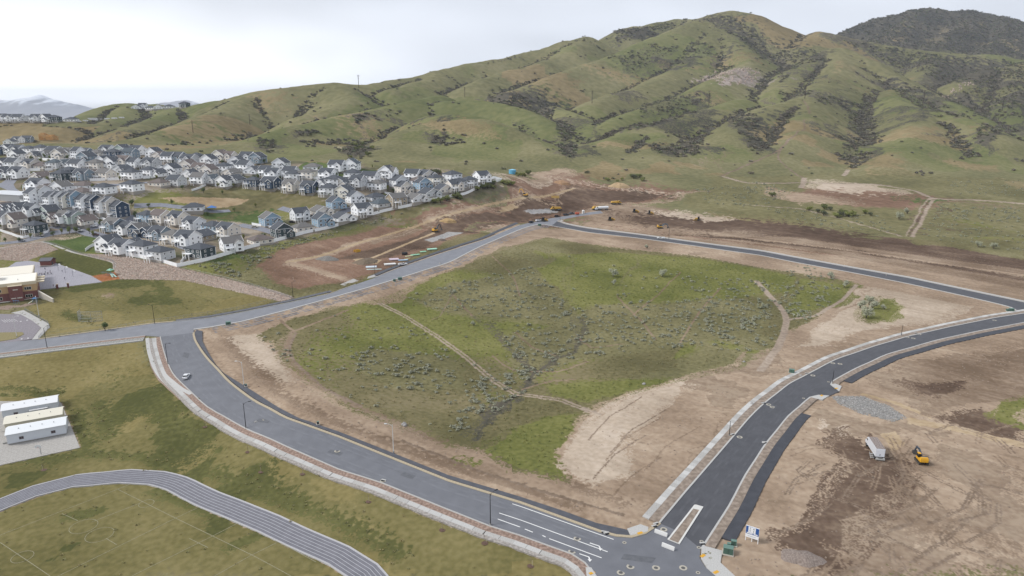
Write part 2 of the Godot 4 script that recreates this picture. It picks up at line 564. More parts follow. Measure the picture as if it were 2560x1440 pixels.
func class_at(x: float, z: float) -> int:
	for k in PATCHES.size():
		var a = PATCHES[k]
		if x >= a[0] and x < a[0] + a[2] and z <= a[1] and z > a[1] - a[3]:
			return class_bytes[k][int((a[1] - z) / a[3] * a[6]) * a[5] + int((x - a[0]) / a[2] * a[5])]
	return HILL

var rough := FastNoiseLite.new()
func ground_h(x: float, z: float) -> float:     # the ground as drawn, with its small lumps
	var h := base_h(x, z)
	if z < -519.0:
		return h
	var c := class_at(x, z)
	if c == PAVED:
		return h - 0.3
	if class_at(x + 2.2, z) == PAVED or class_at(x - 2.2, z) == PAVED or class_at(x, z + 2.2) == PAVED or class_at(x, z - 2.2) == PAVED:
		return h - 0.03
	if c == DIRT or c == DARK or c == SOIL or c == LOAM or c == BROWN or c == RED or c == PALE or c == TAN:
		return h + rough.get_noise_2d(x, z) * 0.35 + rough.get_noise_2d(x * 4.0 + 900.0, z * 4.0) * 0.2
	if c == MEADOW or c == SAGE or c == GREEN:
		return h + rough.get_noise_2d(x, z) * 0.4
	return h

func build_ground() -> void:
	rough.seed = 3
	rough.frequency = 0.11
	rough.fractal_octaves = 3
	for k in PATCHES.size():
		var a = PATCHES[k]
		var s: float = a[4]
		var nx := int(a[2] / s)
		var nz := int(a[3] / s)
		var v := PackedVector3Array()
		var uv := PackedVector2Array()
		v.resize((nx + 1) * (nz + 1))
		uv.resize(v.size())
		for j in nz + 1:
			for i in nx + 1:
				var x: float = a[0] + i * s
				var z: float = a[1] - j * s
				var edge: bool = j == 0 or j == nz or (k < 2 and (i == 0 or i == nx))
				var o := j * (nx + 1) + i
				v[o] = Vector3(x, base_h(x, z) if edge else ground_h(x, z), z)
				uv[o] = Vector2(float(i) / nx, float(j) / nz)
		if k < PATCHES.size() - 1:
			for i in range(1, nx, 2):
				var o := nz * (nx + 1) + i
				v[o].y = (v[o - 1].y + v[o + 1].y) * 0.5
		var n := PackedVector3Array()
		n.resize(v.size())
		for j in nz + 1:
			for i in nx + 1:
				var o := j * (nx + 1) + i
				var e := v[o + (1 if i < nx else 0)].y - v[o - (1 if i > 0 else 0)].y
				var f := v[o + (nx + 1 if j < nz else 0)].y - v[o - (nx + 1 if j > 0 else 0)].y
				n[o] = Vector3(-e / (2.0 * s), 1.0, f / (2.0 * s)).normalized()
		var idx := PackedInt32Array()
		idx.resize(nx * nz * 6)
		var w := 0
		for j in nz:
			for i in nx:
				var p := j * (nx + 1) + i
				var q := p + nx + 1
				for m in [p, q, p + 1, p + 1, q, q + 1]:
					idx[w] = m
					w += 1
		var arr := []
		arr.resize(Mesh.ARRAY_MAX)
		arr[Mesh.ARRAY_VERTEX] = v
		arr[Mesh.ARRAY_NORMAL] = n
		arr[Mesh.ARRAY_TEX_UV] = uv
		arr[Mesh.ARRAY_INDEX] = idx
		var mesh := ArrayMesh.new()
		mesh.add_surface_from_arrays(Mesh.PRIMITIVE_TRIANGLES, arr)
		var m := StandardMaterial3D.new()
		m.albedo_texture = ground_texture(k)
		m.roughness = 1.0
		m.metallic_specular = 0.1
		m.texture_repeat = false
		mesh.surface_set_material(0, m)
		var o := MeshInstance3D.new()
		o.name = "ground" if k < 3 else "hills"
		o.mesh = mesh
		o.set_meta("kind", "structure")
		add_child(o, true)

# outlines of the kinds of ground, traced as photo pixels that are set down on the terrain
const BLOCK := [[470,815],[560,795],[700,765],[950,700],[1200,606],[1340,558],[1400,560],[1650,597],[1900,635],[2200,692],[2480,750],[2570,775],[2400,822],[2250,858],[2100,910],[1965,990],[1890,1060],[1820,1150],[1720,1260],[1640,1340],[1560,1355],[1400,1310],[1100,1210],[850,1110],[700,1050],[560,960],[490,880]]
const MEADOW_EDGE := [[625,850],[700,805],[880,762],[960,742],[1100,684],[1250,630],[1370,594],[1440,606],[1560,622],[1750,642],[1900,669],[2050,692],[2130,706],[2110,740],[2040,800],[1960,830],[1930,880],[1850,925],[1720,952],[1660,962],[1560,996],[1490,1026],[1450,1060],[1400,1110],[1385,1150],[1400,1200],[1250,1165],[1170,1112],[1090,1105],[1000,1070],[880,1030],[760,950],[700,900],[690,860]]

func paint_plan() -> void:
	# the left neighbourhood and its bank
	fill([[0,372],[150,377],[420,384],[640,396],[900,415],[1130,434],[1258,450],[1180,490],[1000,540],[820,575],[640,625],[440,662],[300,640],[240,600],[0,625]], YARD)
	fill([[250,492],[480,464],[640,472],[830,489],[830,502],[760,522],[660,560],[560,548],[440,522],[350,516],[270,506]], MEADOW)
	fill([[395,497],[480,491],[620,497],[600,510],[540,520],[470,513]], TAN)
	fill([[490,537],[560,528],[665,526],[690,560],[640,561],[560,553]], LAWN)
	fill([[105,602],[200,586],[255,592],[250,600],[200,628],[160,616]], LAWN)
	fill([[255,600],[262,618],[300,637],[255,634],[215,628]], LAWN)
	fill([[500,650],[560,625],[620,632],[560,648],[480,662]], LAWN)
	fill([[130,592],[190,580],[196,586],[150,598]], PALE)
	fill([[0,618],[101,604],[145,623],[66,653],[0,650]], ROCKS)
	fill([[145,623],[192,634],[282,656],[285,670],[227,689],[134,656],[77,651]], DRY)
	fill([[192,634],[301,638],[441,668],[560,695],[690,728],[735,745],[700,754],[602,732],[460,701],[301,698],[285,678],[282,656]], ROCKS)
	fill([[110,727],[306,698],[460,701],[600,730],[698,750],[657,762],[438,800],[110,842],[126,815],[71,771],[131,752]], DRY)
	fill([[227,690],[285,680],[306,697],[255,704]], CHIPS)
	for a in [[210,738,292,780],[275,728,335,750],[355,760,405,786],[420,750,470,775],[458,726,545,768],[330,725,400,742]]:
		stroke([[a[0], a[1]], [(a[0] + a[2]) * 0.5 + 4, (a[1] + a[3]) * 0.5 - 2], [a[2], a[3]]], 0.8, DAMP)
	fill([[262,738],[284,735],[286,746],[264,748]], LOAM)
	fill([[160,775],[200,790],[240,800],[230,815],[180,805],[150,790]], DAMP)
	# the sunk school lawn and running track
	fill([[-60,885],[350,850],[372,925],[448,1000],[640,1100],[900,1212],[1200,1337],[1440,1432],[1450,1460],[-60,1460]], DRY)
	for s in [[[0,1150],[110,1148],[210,1132],[300,1140]], [[240,1000],[255,1050],[275,1100]], [[190,1020],[205,1075],[215,1125]], [[440,1040],[470,1060],[485,1085]], [[520,1170],[620,1225],[800,1290],[920,1340],[1010,1400]], [[600,1190],[700,1230],[760,1265]], [[0,985],[80,985],[160,985]], [[420,1150],[330,1140],[300,1150]], [[380,1225],[480,1260],[570,1300]], [[150,1300],[260,1275]], [[560,1380],[660,1330]]]:
		stroke(s, 5.0, DAMP)
	for s in [[340,935],[420,945],[560,1030],[480,1140],[700,1160],[330,1060],[850,1230],[150,900]]:
		blotch(s[0], s[1], 9.0, GOLD, 0.4)
	for k in 60:
		blotch(rng.randf_range(180, 440), rng.randf_range(880, 1060), rng.randf_range(0.5, 1.6), DAMP, 0.4)
	# earthworks west of the road
	fill([[625,655],[709,618],[846,591],[983,553],[1120,517],[1270,478],[1320,446],[1380,424],[1450,432],[1480,457],[1600,467],[1720,472],[1650,492],[1540,532],[1420,548],[1340,548],[1180,586],[1050,628],[960,674],[870,700],[740,722],[620,690]], RED)
	fill([[840,645],[1000,602],[1120,560],[1230,520],[1330,494],[1450,476],[1600,475],[1640,487],[1570,512],[1480,526],[1380,536],[1300,550],[1150,590],[1020,628],[930,656]], SOIL)
	fill([[920,602],[1060,556],[1270,502],[1280,510],[1060,572],[930,612]], LOAM)
	fill([[1290,447],[1400,420],[1460,432],[1400,455],[1300,459]], DIRT)
	fill([[1060,600],[1120,580],[1160,582],[1080,606]], GRAVEL)
	fill([[1310,528],[1370,522],[1400,530],[1330,537]], GRAVEL)
	fill([[1230,520],[1280,510],[1300,520],[1250,530]], TAN)
	stroke([[715,657],[790,642],[900,607],[1000,577],[1110,542],[1230,507],[1350,491],[1440,471]], 8.0, DIRT)
	stroke([[715,657],[790,642],[900,607],[1000,577],[1110,542],[1230,507],[1350,491],[1440,471]], 3.0, TAN)
	stroke([[715,657],[790,676],[872,702]], 7.0, DIRT)
	stroke([[930,645],[1010,612],[1090,580]], 3.0, TAN)
	stroke([[936,650],[1014,616],[1094,583]], 2.5, SOIL)
	fill([[880,648],[920,645],[955,650],[940,660],[900,658]], TAN)
	stroke([[1250,453],[1330,455],[1400,456],[1480,462],[1560,472],[1640,482],[1720,480]], 6.0, PALE)
	stroke([[1735,474],[1690,490],[1610,513],[1540,530],[1480,538]], 9.0, DIRT)
	stroke([[1110,556],[1180,535],[1250,520]], 4.0, RED)
	fill([[443,668],[620,624],[705,602],[830,572],[960,532],[1090,502],[1090,512],[983,552],[846,590],[709,617],[630,652],[560,692]], MEADOW)
	fill([[560,692],[640,662],[700,730],[620,712]], SAGE)
	# earthworks east of the far street
	fill([[1395,562],[1480,537],[1560,516],[1640,520],[1800,545],[2000,570],[2250,600],[2570,655],[2570,765],[2300,712],[2100,672],[1900,634],[1650,597],[1500,572]], LOAM)
	fill([[1395,562],[1480,545],[1600,566],[1800,590],[2000,622],[2300,676],[2570,725],[2570,765],[2300,712],[2100,672],[1900,634],[1650,597],[1500,572]], DIRT)
	fill([[1530,537],[1660,537],[1800,547],[2000,564],[2270,600],[2570,652],[2570,676],[2250,632],[2000,596],[1800,580],[1650,566],[1560,556]], SOIL)
	stroke([[1650,586],[1760,590],[1860,598],[2000,614],[2150,628]], 7.0, SOIL)
	stroke([[2150,632],[2350,662],[2570,700]], 9.0, SOIL)
	stroke([[1760,580],[1900,600],[2100,622],[2300,652],[2570,690]], 4.0, DIRT)
	stroke([[1480,560],[1700,588],[1900,612],[2100,640]], 3.0, RED)
	fill([[1640,538],[1700,530],[1780,540],[1850,550],[1750,552]], PALE)
	# block between the roads
	fill(BLOCK, DIRT)
	fill(MEADOW_EDGE, MEADOW)
	fill([[1330,690],[1400,640],[1500,630],[1750,646],[1900,672],[1990,692],[1960,730],[1800,740],[1600,748],[1500,768],[1420,772],[1400,720]], GREEN)
	fill([[1180,1112],[1350,1042],[1450,1034],[1435,1080],[1390,1130],[1390,1190],[1270,1162]], GREEN)
	fill([[1360,962],[1600,950],[1700,952],[1560,990],[1480,1010],[1370,985]], GREEN)
	fill([[2000,695],[2110,712],[2090,750],[1990,800],[1960,770]], GREEN)
	for s in [[1330,675,9],[1370,640,8],[1300,690,6],[1190,790,7],[1240,810,6],[960,905,5],[1140,1150,5],[1720,880,10],[1850,870,9]]:
		blotch(s[0], s[1], s[2], GREEN, 0.5)
	fill([[1000,742],[1180,692],[1330,662],[1390,720],[1420,790],[1350,800],[1200,790],[1100,780]], SAGE)
	fill([[1240,830],[1450,768],[1760,745],[1920,760],[1900,850],[1700,870],[1500,890],[1400,915],[1310,965],[1270,900]], SAGE)
	fill([[900,860],[1120,890],[1150,970],[1000,980],[880,920]], SAGE)
	stroke([[1430,790],[1440,840],[1390,890],[1340,930],[1300,975],[1230,1030],[1150,1090]], 3.5, SCRUB)
	stroke([[1180,790],[1250,850],[1330,930],[1320,960]], 2.5, SCRUB)
	stroke([[1375,605],[1430,640],[1425,700],[1420,750],[1440,790]], 1.4, SAGE)
	stroke([[1640,620],[1560,690],[1540,740]], 1.2, SAGE)
	for d in [[[1440,840],[1480,870],[1560,860]], [[1390,890],[1330,870],[1290,830]], [[1340,930],[1280,925],[1230,890]], [[1300,975],[1370,955],[1440,950]], [[1180,790],[1150,760],[1130,735]], [[1330,930],[1400,930],[1470,905]], [[1540,740],[1600,800],[1640,850]], [[1700,680],[1640,740],[1580,790]], [[1800,720],[1740,790],[1700,860]], [[1230,640],[1280,690],[1300,740]]]:
		stroke(d, 0.9, BROWN)
	stroke([[735,828],[712,880],[742,922],[800,970],[900,1022],[1000,1062],[1080,1098]], 2.6, LOAM)
	stroke([[740,832],[722,880],[755,924],[810,972],[905,1018]], 1.2, RUT)
	stroke([[700,800],[735,828],[870,775]], 1.6, BROWN)
	fill([[1385,1165],[1450,1082],[1560,1002],[1700,957],[1760,962],[1640,1022],[1600,1082],[1570,1180],[1480,1215]], PALE)
	fill([[565,845],[640,835],[690,885],[720,960],[680,945],[610,885]], PALE)
	fill([[2150,712],[2250,732],[2400,762],[2330,800],[2200,815],[2060,860],[1990,870],[2060,812]], PALE)
	fill([[2130,785],[2160,745],[2200,740],[2250,770],[2220,800],[2140,806]], MEADOW)
	stroke([[945,757],[1010,790],[1090,840],[1160,890],[1230,950],[1290,985],[1400,1000],[1450,1020],[1500,1040]], 2.8, TRACK)
	stroke([[945,757],[1010,790],[1090,840],[1160,890],[1230,950],[1290,985],[1400,1000],[1450,1020]], 0.7, MEADOW)
	stroke([[1890,702],[1925,740],[1962,790],[1955,840],[1930,890],[1900,930]], 3.2, TRACK)
	stroke([[1960,800],[2040,790],[2110,745],[2140,712]], 2.2, TRACK)
	stroke([[1130,735],[1100,790],[1080,800]], 0.5, RUT)
	stroke([[1470,1030],[1540,1060],[1500,1110],[1420,1180]], 1.6, PALE)
	stroke([[560,850],[700,985],[850,1060],[1000,1118],[1200,1190],[1420,1268]], 4.0, LOAM)
	stroke([[1630,1280],[1720,1180],[1800,1090],[1890,1000],[2000,930],[2120,875]], 3.0, LOAM)
	stroke([[1000,1100],[1200,1180],[1390,1240],[1560,1290]], 1.2, RUT)
	stroke([[1400,1200],[1480,1230],[1580,1270]], 3.0, LOAM)
	for k in 6:
		var x := rng.randf_range(1460, 1640)
		var y := rng.randf_range(1060, 1260)
		stroke([[x, y], [x + 55, y - 60], [x + 135, y - 110]], 0.45, RUT if k % 2 else BROWN)
	# graded ground east of the new street
	fill([[2660,800],[2350,852],[2150,920],[2050,980],[1970,1060],[1850,1222],[1770,1362],[1790,1462],[3200,1462],[3200,800]], DIRT)
	fill([[2190,965],[2300,905],[2570,850],[2570,1000],[2400,1012],[2280,1000]], LOAM)
	fill([[2200,1165],[2400,1150],[2570,1180],[2570,1460],[2080,1460],[2150,1300]], LOAM)
	fill([[2300,1190],[2450,1200],[2520,1290],[2380,1300]], DIRT)
	fill([[2330,1340],[2480,1330],[2540,1440],[2380,1440]], DIRT)
	fill([[2250,905],[2400,885],[2560,865],[2560,950],[2400,975],[2280,955]], LOAM)
	fill([[2280,965],[2400,950],[2440,985],[2340,1000]], SOIL)
	fill([[2370,1052],[2450,1022],[2560,1075],[2570,1130],[2460,1090]], SOIL)
	fill([[2505,1000],[2570,985],[2570,1080],[2490,1050]], GREEN)
	fill([[2090,1105],[2180,1085],[2190,1150],[2130,1160],[2080,1130]], SOIL)
	stroke([[2230,1165],[2170,1250],[2130,1320],[2080,1370],[2010,1395]], 16.0, SOIL)
	stroke([[2250,1150],[2190,1260],[2150,1330]], 9.0, SOIL)
	stroke([[1985,1390],[2060,1370],[2110,1330]], 4.0, SOIL)
	fill([[2078,992],[2150,994],[2215,1016],[2258,1043],[2225,1050],[2150,1030],[2092,1004]], GRAVEL)
	stroke([[2270,1052],[2400,1075],[2570,1118]], 5.0, TAN)
	stroke([[2150,984],[2240,1008],[2330,1045]], 2.5, TAN)
	fill([[2200,1085],[2240,1080],[2260,1110],[2230,1130]], TAN)
	fill([[2090,1068],[2120,1062],[2130,1085],[2100,1095]], PALE)
	stroke([[2330,1045],[2440,960],[2570,880]], 8.0, LOAM)
	for k in 85:
		var x := rng.randf_range(1990, 2560)
		var y := rng.randf_range(1130, 1440)
		if rng.randf() < 0.35:
			x = rng.randf_range(2200, 2560)
			y = rng.randf_range(1040, 1300)
		var dx := rng.randf_range(-160, 160)
		var dy := rng.randf_range(30, 120)
		var bow := rng.randf_range(-50, 50)
		var c: int = [RUT, BROWN, RUT, BROWN][k % 4]
		for side in [0.0, 11.0]:
			stroke([[x + side, y], [x + dx * 0.5 + bow + side, y + dy * 0.5], [x + dx + side, y + dy]], rng.randf_range(0.3, 0.5), c)
	for side in [0, 14]:
		stroke([[1975, 1140 - side], [2020, 1124 - side * 0.6], [2065, 1122 - side * 0.6], [2105, 1140 - side], [2130, 1185]], 0.5, BROWN)
	# upper right slope
	fill([[1740,470],[1800,440],[2000,440],[2300,440],[2570,450],[2570,640],[2250,592],[2000,562],[1800,540],[1700,505]], SAGE)
	for s in [[1850,520,30],[1980,535,24],[2400,560,30],[2500,600,26],[2350,610,20],[2460,500,22],[1900,470,18],[2150,590,15]]:
		blotch(s[0], s[1], s[2], MEADOW, 0.5)
	fill([[1960,490],[2040,474],[2210,476],[2330,492],[2290,520],[2100,515]], RED)
	fill([[2040,472],[2060,459],[2190,461],[2212,476],[2120,485]], PALE)
	fill([[1950,500],[1990,482],[2060,490],[2120,512],[2020,512]], DIRT)
	fill([[2220,490],[2290,488],[2300,500],[2230,502]], LAWN)
	stroke([[1800,440],[1870,458],[2000,457],[2190,461],[2280,476],[2330,496],[2450,501],[2570,511]], 5.0, TRACK)
	stroke([[2330,496],[2310,530],[2272,592]], 6.5, TRACK)
	stroke([[2325,500],[2302,540],[2268,592]], 2.5, SOIL)
	stroke([[1860,512],[2000,522],[2100,547],[2180,570],[2255,592]], 2.0, TRACK)
	stroke([[2330,500],[2450,508],[2570,520]], 4.0, LOAM)
	# hills: trails
	stroke([[2010,252],[2013,285],[2003,318],[1965,360],[1945,385],[1960,412],[2012,446]], 2.6, RUT)
	stroke([[1800,440],[1870,412],[1940,378],[1985,340]], 2.6, RUT)
	stroke([[1695,325],[1750,362],[1788,400],[1812,432]], 3.0, LOAM)
	stroke([[1395,112],[1385,135],[1350,158],[1290,178]], 4.0, HTAN)
	stroke([[2110,440],[2125,425]], 5.0, TRACK)
	stroke([[2000,470],[2015,445]], 6.0, TRACK)
	fill([[840,365],[870,372],[880,385],[860,380]], PALE)
	# hills: bare and rocky ground, brush, dry and green faces
	fill([[1740,200],[1790,180],[1870,170],[1910,190],[1870,210],[1800,215]], STONE)
	for s in [[1560,200,70],[1650,160,60],[1420,210,60],[1780,150,50],[1300,240,60],[1750,240,50],[2120,170,40],[2090,200,40],[2300,330,60],[2480,180,50],[900,300,60],[680,270,60],[420,320,50],[1120,310,50],[1560,360,40],[2200,400,40],[2400,410,40]]:
		blotch(s[0], s[1], s[2], HTAN, 0.5)
	for s in [[1900,190,45],[1830,100,50],[1850,130,30],[1080,350,50],[560,350,50],[480,355,60],[1380,260,45],[2000,290,40],[1700,310,40],[1000,220,60],[1200,190,60],[1240,380,40],[800,330,60]]:
		blotch(s[0], s[1], s[2], HGREEN, 0.5)
	for s in [
		[[1620,362],[1740,356],[1746,385],[1690,396],[1630,382]], [[1700,132],[1740,106],[1780,116],[1776,140],[1722,150]], [[1812,292],[1850,282],[1900,292],[1890,330],[1930,368],[1900,390],[1850,350]],
		[[2112,272],[2180,282],[2200,310],[2162,350],[2132,400],[2100,388],[2122,340]], [[1755,48],[1825,42],[1880,70],[1950,118],[1905,150],[1850,98]], [[2100,97],[2300,132],[2560,155],[2560,230],[2330,200],[2200,150]],
		[[2360,250],[2450,215],[2560,210],[2560,300],[2450,290]], [[2400,382],[2440,332],[2500,300],[2525,330],[2452,372]], [[1392,300],[1430,330],[1442,390],[1412,400],[1390,350]], [[1220,232],[1330,240],[1400,262],[1380,300],[1300,270],[1220,250]],
		[[2110,82],[2200,48],[2320,24],[2430,32],[2560,58],[2560,140],[2300,118],[2180,100]], [[1500,85],[1600,68],[1690,52],[1640,88],[1540,115]], [[1430,60],[1500,90],[1460,110]], [[1150,170],[1260,148],[1320,132],[1270,152]],
		[[1600,262],[1700,240],[1760,250],[1660,285],[1600,292]], [[1520,335],[1600,305],[1720,270],[1740,280],[1600,325]], [[1950,228],[2060,235],[2150,262],[2100,275],[2000,240]], [[2210,222],[2340,250],[2440,300],[2400,300],[2280,255]],
		[[880,290],[960,275],[1010,278],[950,300],[890,310]], [[720,330],[790,322],[800,335],[740,345]], [[640,345],[690,350],[680,385],[650,375]], [[230,322],[255,322],[250,335],[228,332]], [[300,345],[350,335],[345,345]], [[540,285],[565,282],[562,290]],
		[[1500,150],[1560,135],[1640,105],[1650,112],[1560,150]], [[1550,150],[1640,120],[1700,115],[1620,170],[1560,190]], [[1950,120],[2010,130],[2060,150],[2000,165],[1950,210],[1935,190]], [[2230,195],[2330,235],[2300,245],[2200,205]],
		[[850,385],[900,350],[930,370],[900,400]], [[1280,300],[1340,330],[1300,330]], [[1060,330],[1120,350],[1080,360]], [[1700,60],[1745,45],[1700,75]]]:
		fill(s, SCRUB)
	# the brushy range behind
	fill_world(PackedVector2Array([Vector2(1080, -2380), Vector2(1320, -3450), Vector2(2690, -3450), Vector2(2690, -2150), Vector2(1900, -2120)]), SCRUB)
	for q in [[1500, -2600, 60], [1750, -2450, 70], [2000, -2600, 60], [1650, -2800, 50], [2200, -2450, 80]]:
		fill_world(band(PackedVector2Array([Vector2(q[0], q[1]), Vector2(q[0] - 90, q[1] + 220)]), -q[2] * 0.3, q[2] * 0.3), HTAN)
	# ground below paving
	for s in PAVING:
		fill(s[0], PAVED)
	fill(PATH_WEST, PAVED)
	var oval := smooth_line(ground_line(TRACK_INNER), 5.0)
	for i in oval.size() - 1:
		fill_world(band(PackedVector2Array([oval[i], oval[i + 1]]), 0.2, 7.2), PAVED)
	for s in [[MAIN_RIGHT, 0.6, -4.5], [MAIN_LEFT, 0.0, -5.0], [WEST_LOW.slice(1), 0.0, -5.0], [EAST_LEFT, 0.0, -4.8], [EAST_RIGHT, 6.0, 0.0], [EAST_RIGHT_UP, 6.0, 0.0], [NORTH_LEFT.slice(0, 5), 0.0, -4.2], [FAR_UP.slice(1), 0.0, -3.2], [[[440,803],[527,792],[600,779],[737,751],[830,729]], 0.0, -2.2]]:
		var l := smooth_line(ground_line(s[0]), 5.0)
		for i in l.size() - 1:
			fill_world(band(PackedVector2Array([l[i], l[i + 1]]), s[1], s[2]), PAVED)

# ---------------------------------------------------------------- mesh helpers
class MB:                                  # collects faces; flat normals
	var v := PackedVector3Array()
	var n := PackedVector3Array()
	var uv := PackedVector2Array()
	var t := Transform3D()
	func tri(a: Vector3, b: Vector3, c: Vector3) -> void:
		a = t * a
		b = t * b
		c = t * c
		var m := (c - a).cross(b - a).normalized()
		v.append(a)
		v.append(b)
		v.append(c)
		for k in 3:
			n.append(m)
	func quad(a: Vector3, b: Vector3, c: Vector3, d: Vector3) -> void:
		tri(a, b, c)
		tri(a, c, d)
	func box(c: Vector3, s: Vector3) -> void:
		hexa(c - Vector3(0, s.y * 0.5, 0), s, s.x, s.z)
	func hexa(c: Vector3, s: Vector3, tx: float, tz: float) -> void:   # a box standing on c whose top is tx by tz
		var x := s.x * 0.5
		var z := s.z * 0.5
		var p := [c + Vector3(-x, 0, -z), c + Vector3(x, 0, -z), c + Vector3(x, 0, z), c + Vector3(-x, 0, z)]
		x = tx * 0.5
		z = tz * 0.5
		var u := Vector3(0, s.y, 0)
		var q := [c + u + Vector3(-x, 0, -z), c + u + Vector3(x, 0, -z), c + u + Vector3(x, 0, z), c + u + Vector3(-x, 0, z)]
		quad(q[0], q[1], q[2], q[3])
		quad(p[3], p[2], p[1], p[0])
		for k in 4:
			var m := (k + 1) % 4
			quad(q[m], q[k], p[k], p[m])
	func bar(a: Vector3, b: Vector3, w: float, h := -1.0) -> void:     # a beam from a to b
		if h < 0.0:
			h = w
		var d := b - a
		var f := d.normalized()
		var s := f.cross(Vector3.UP)
		s = Vector3.RIGHT if s.length() < 0.01 else s.normalized()
		var u := s.cross(f).normalized()
		var p := []
		for k in 4:
			p.append(s * (w * 0.5 * [-1, 1, 1, -1][k]) + u * (h * 0.5 * [-1, -1, 1, 1][k]))
		for k in 4:
			var m := (k + 1) % 4
			quad(a + p[k], a + p[m], b + p[m], b + p[k])
		quad(a + p[3], a + p[2], a + p[1], a + p[0])
		quad(b + p[0], b + p[1], b + p[2], b + p[3])
	func tube(a: Vector3, b: Vector3, r: float, r2 := -1.0, k := 8) -> void:
		if r2 < 0.0:
			r2 = r
		var f := (b - a).normalized()
		var s := f.cross(Vector3.UP)
		s = Vector3.RIGHT if s.length() < 0.01 else s.normalized()
		var u := s.cross(f)
		for i in k:
			var p := s * cos(i * TAU / k) + u * sin(i * TAU / k)
			var q := s * cos((i + 1) * TAU / k) + u * sin((i + 1) * TAU / k)
			quad(b + p * r2, b + q * r2, a + q * r, a + p * r)
			tri(a, a + p * r, a + q * r)
			tri(b, b + q * r2, b + p * r2)
	func extrude(poly: PackedVector2Array, y0: float, y1: float) -> void:     # outline in x, z
		var id := Geometry2D.triangulate_polygon(poly)
		for i in range(0, id.size(), 3):
			var a := poly[id[i]]
			var b := poly[id[i + 1]]
			var c := poly[id[i + 2]]
			tri(Vector3(a.x, y1, a.y), Vector3(b.x, y1, b.y), Vector3(c.x, y1, c.y))
			tri(Vector3(a.x, y0, a.y), Vector3(c.x, y0, c.y), Vector3(b.x, y0, b.y))
		for i in poly.size():
			var a := poly[i]
			var b := poly[(i + 1) % poly.size()]
			quad(Vector3(a.x, y1, a.y), Vector3(b.x, y1, b.y), Vector3(b.x, y0, b.y), Vector3(a.x, y0, a.y))
	func side(poly: PackedVector2Array, z0: float, z1: float) -> void:        # outline in x, y, thick along z
		var keep := t
		t = t * Transform3D(Basis(Vector3(1, 0, 0), Vector3(0, 0, -1), Vector3(0, 1, 0)), Vector3.ZERO)
		var q := PackedVector2Array()
		for p in poly:
			q.append(Vector2(p.x, p.y))
		extrude(q, -z1, -z0)
		t = keep
	func done(mat: Material) -> ArrayMesh:
		var arr := []
		arr.resize(Mesh.ARRAY_MAX)
		arr[Mesh.ARRAY_VERTEX] = v
		arr[Mesh.ARRAY_NORMAL] = n
		var m := ArrayMesh.new()
		m.add_surface_from_arrays(Mesh.PRIMITIVE_TRIANGLES, arr)
		m.surface_set_material(0, mat)
		return m

var used := {}
func numbered(called: String) -> String:
	used[called] = used.get(called, 0) + 1
	return called if used[called] == 1 else "%s_%03d" % [called, used[called] - 1]

func obj(called: String, mesh: Mesh, parent: Node = self) -> MeshInstance3D:
	var o := MeshInstance3D.new()
	o.mesh = mesh
	if parent == self:
		o.name = numbered(called)
		add_child(o)
	else:
		o.name = called
		parent.add_child(o, true)
	return o

func part(called: String, b: MB, mat: Material, parent: Node) -> MeshInstance3D:
	return obj(called, b.done(mat), parent)

func thing(called: String, label: String, category: String, at := Vector3.ZERO, turn := 0.0, group := "") -> Node3D:
	var o := Node3D.new()
	o.name = numbered(called)
	add_child(o)
	o.position = at
	o.rotation.y = turn
	tag(o, label, category, group)
	return o

func tag(o: Node, label: String, category: String, group := "", kind := "") -> void:
	if label:
		o.set_meta("label", label)
	if category:
		o.set_meta("category", category)
	if group:
		o.set_meta("group", group)
	if kind:
		o.set_meta("kind", kind)

func copy(o: Node3D, at: Vector3, turn: float, label := "", group := "") -> Node3D:
	var c: Node3D = o.duplicate()
	c.name = numbered(String(o.name).rstrip("0123456789").trim_suffix("_"))
	add_child(c)
	c.position = at
	c.rotation.y = turn
	if label:
		c.set_meta("label", label)
	if group:
		c.set_meta("group", group)
	return c

var mats := {}
func mat(c: String, rough_ := 0.85, metal := 0.0) -> StandardMaterial3D:
	var key := "%s %.2f %.2f" % [c, rough_, metal]
	if not mats.has(key):
		var m := StandardMaterial3D.new()
		m.albedo_color = Color(c)
		m.roughness = rough_
		m.metallic = metal
		mats[key] = m
	return mats[key]

# a material with grain: noise in world space between shades of one colour
func grain(c: String, spread: float, metres: float, rough_ := 0.9, seed_ := 1) -> StandardMaterial3D:
	var key := "grain %s %.2f %.2f" % [c, spread, metres]
	if not mats.has(key):
		var n := FastNoiseLite.new()
		n.seed = seed_
		n.noise_type = FastNoiseLite.TYPE_SIMPLEX_SMOOTH
		n.frequency = 0.012
		n.fractal_octaves = 6
		n.fractal_gain = 0.45
		var t := NoiseTexture2D.new()
		t.width = 512
		t.height = 512
		t.seamless = true
		t.noise = n
		var g := Gradient.new()
		var k := Color(c)
		g.set_color(0, k.darkened(spread))
		g.set_color(1, k.lightened(spread * 0.7))
		t.color_ramp = g
		var m := StandardMaterial3D.new()
		m.albedo_texture = t
		m.roughness = rough_
		m.uv1_triplanar = true
		m.uv1_world_triplanar = true
		m.uv1_scale = Vector3.ONE / metres
		mats[key] = m
	return mats[key]

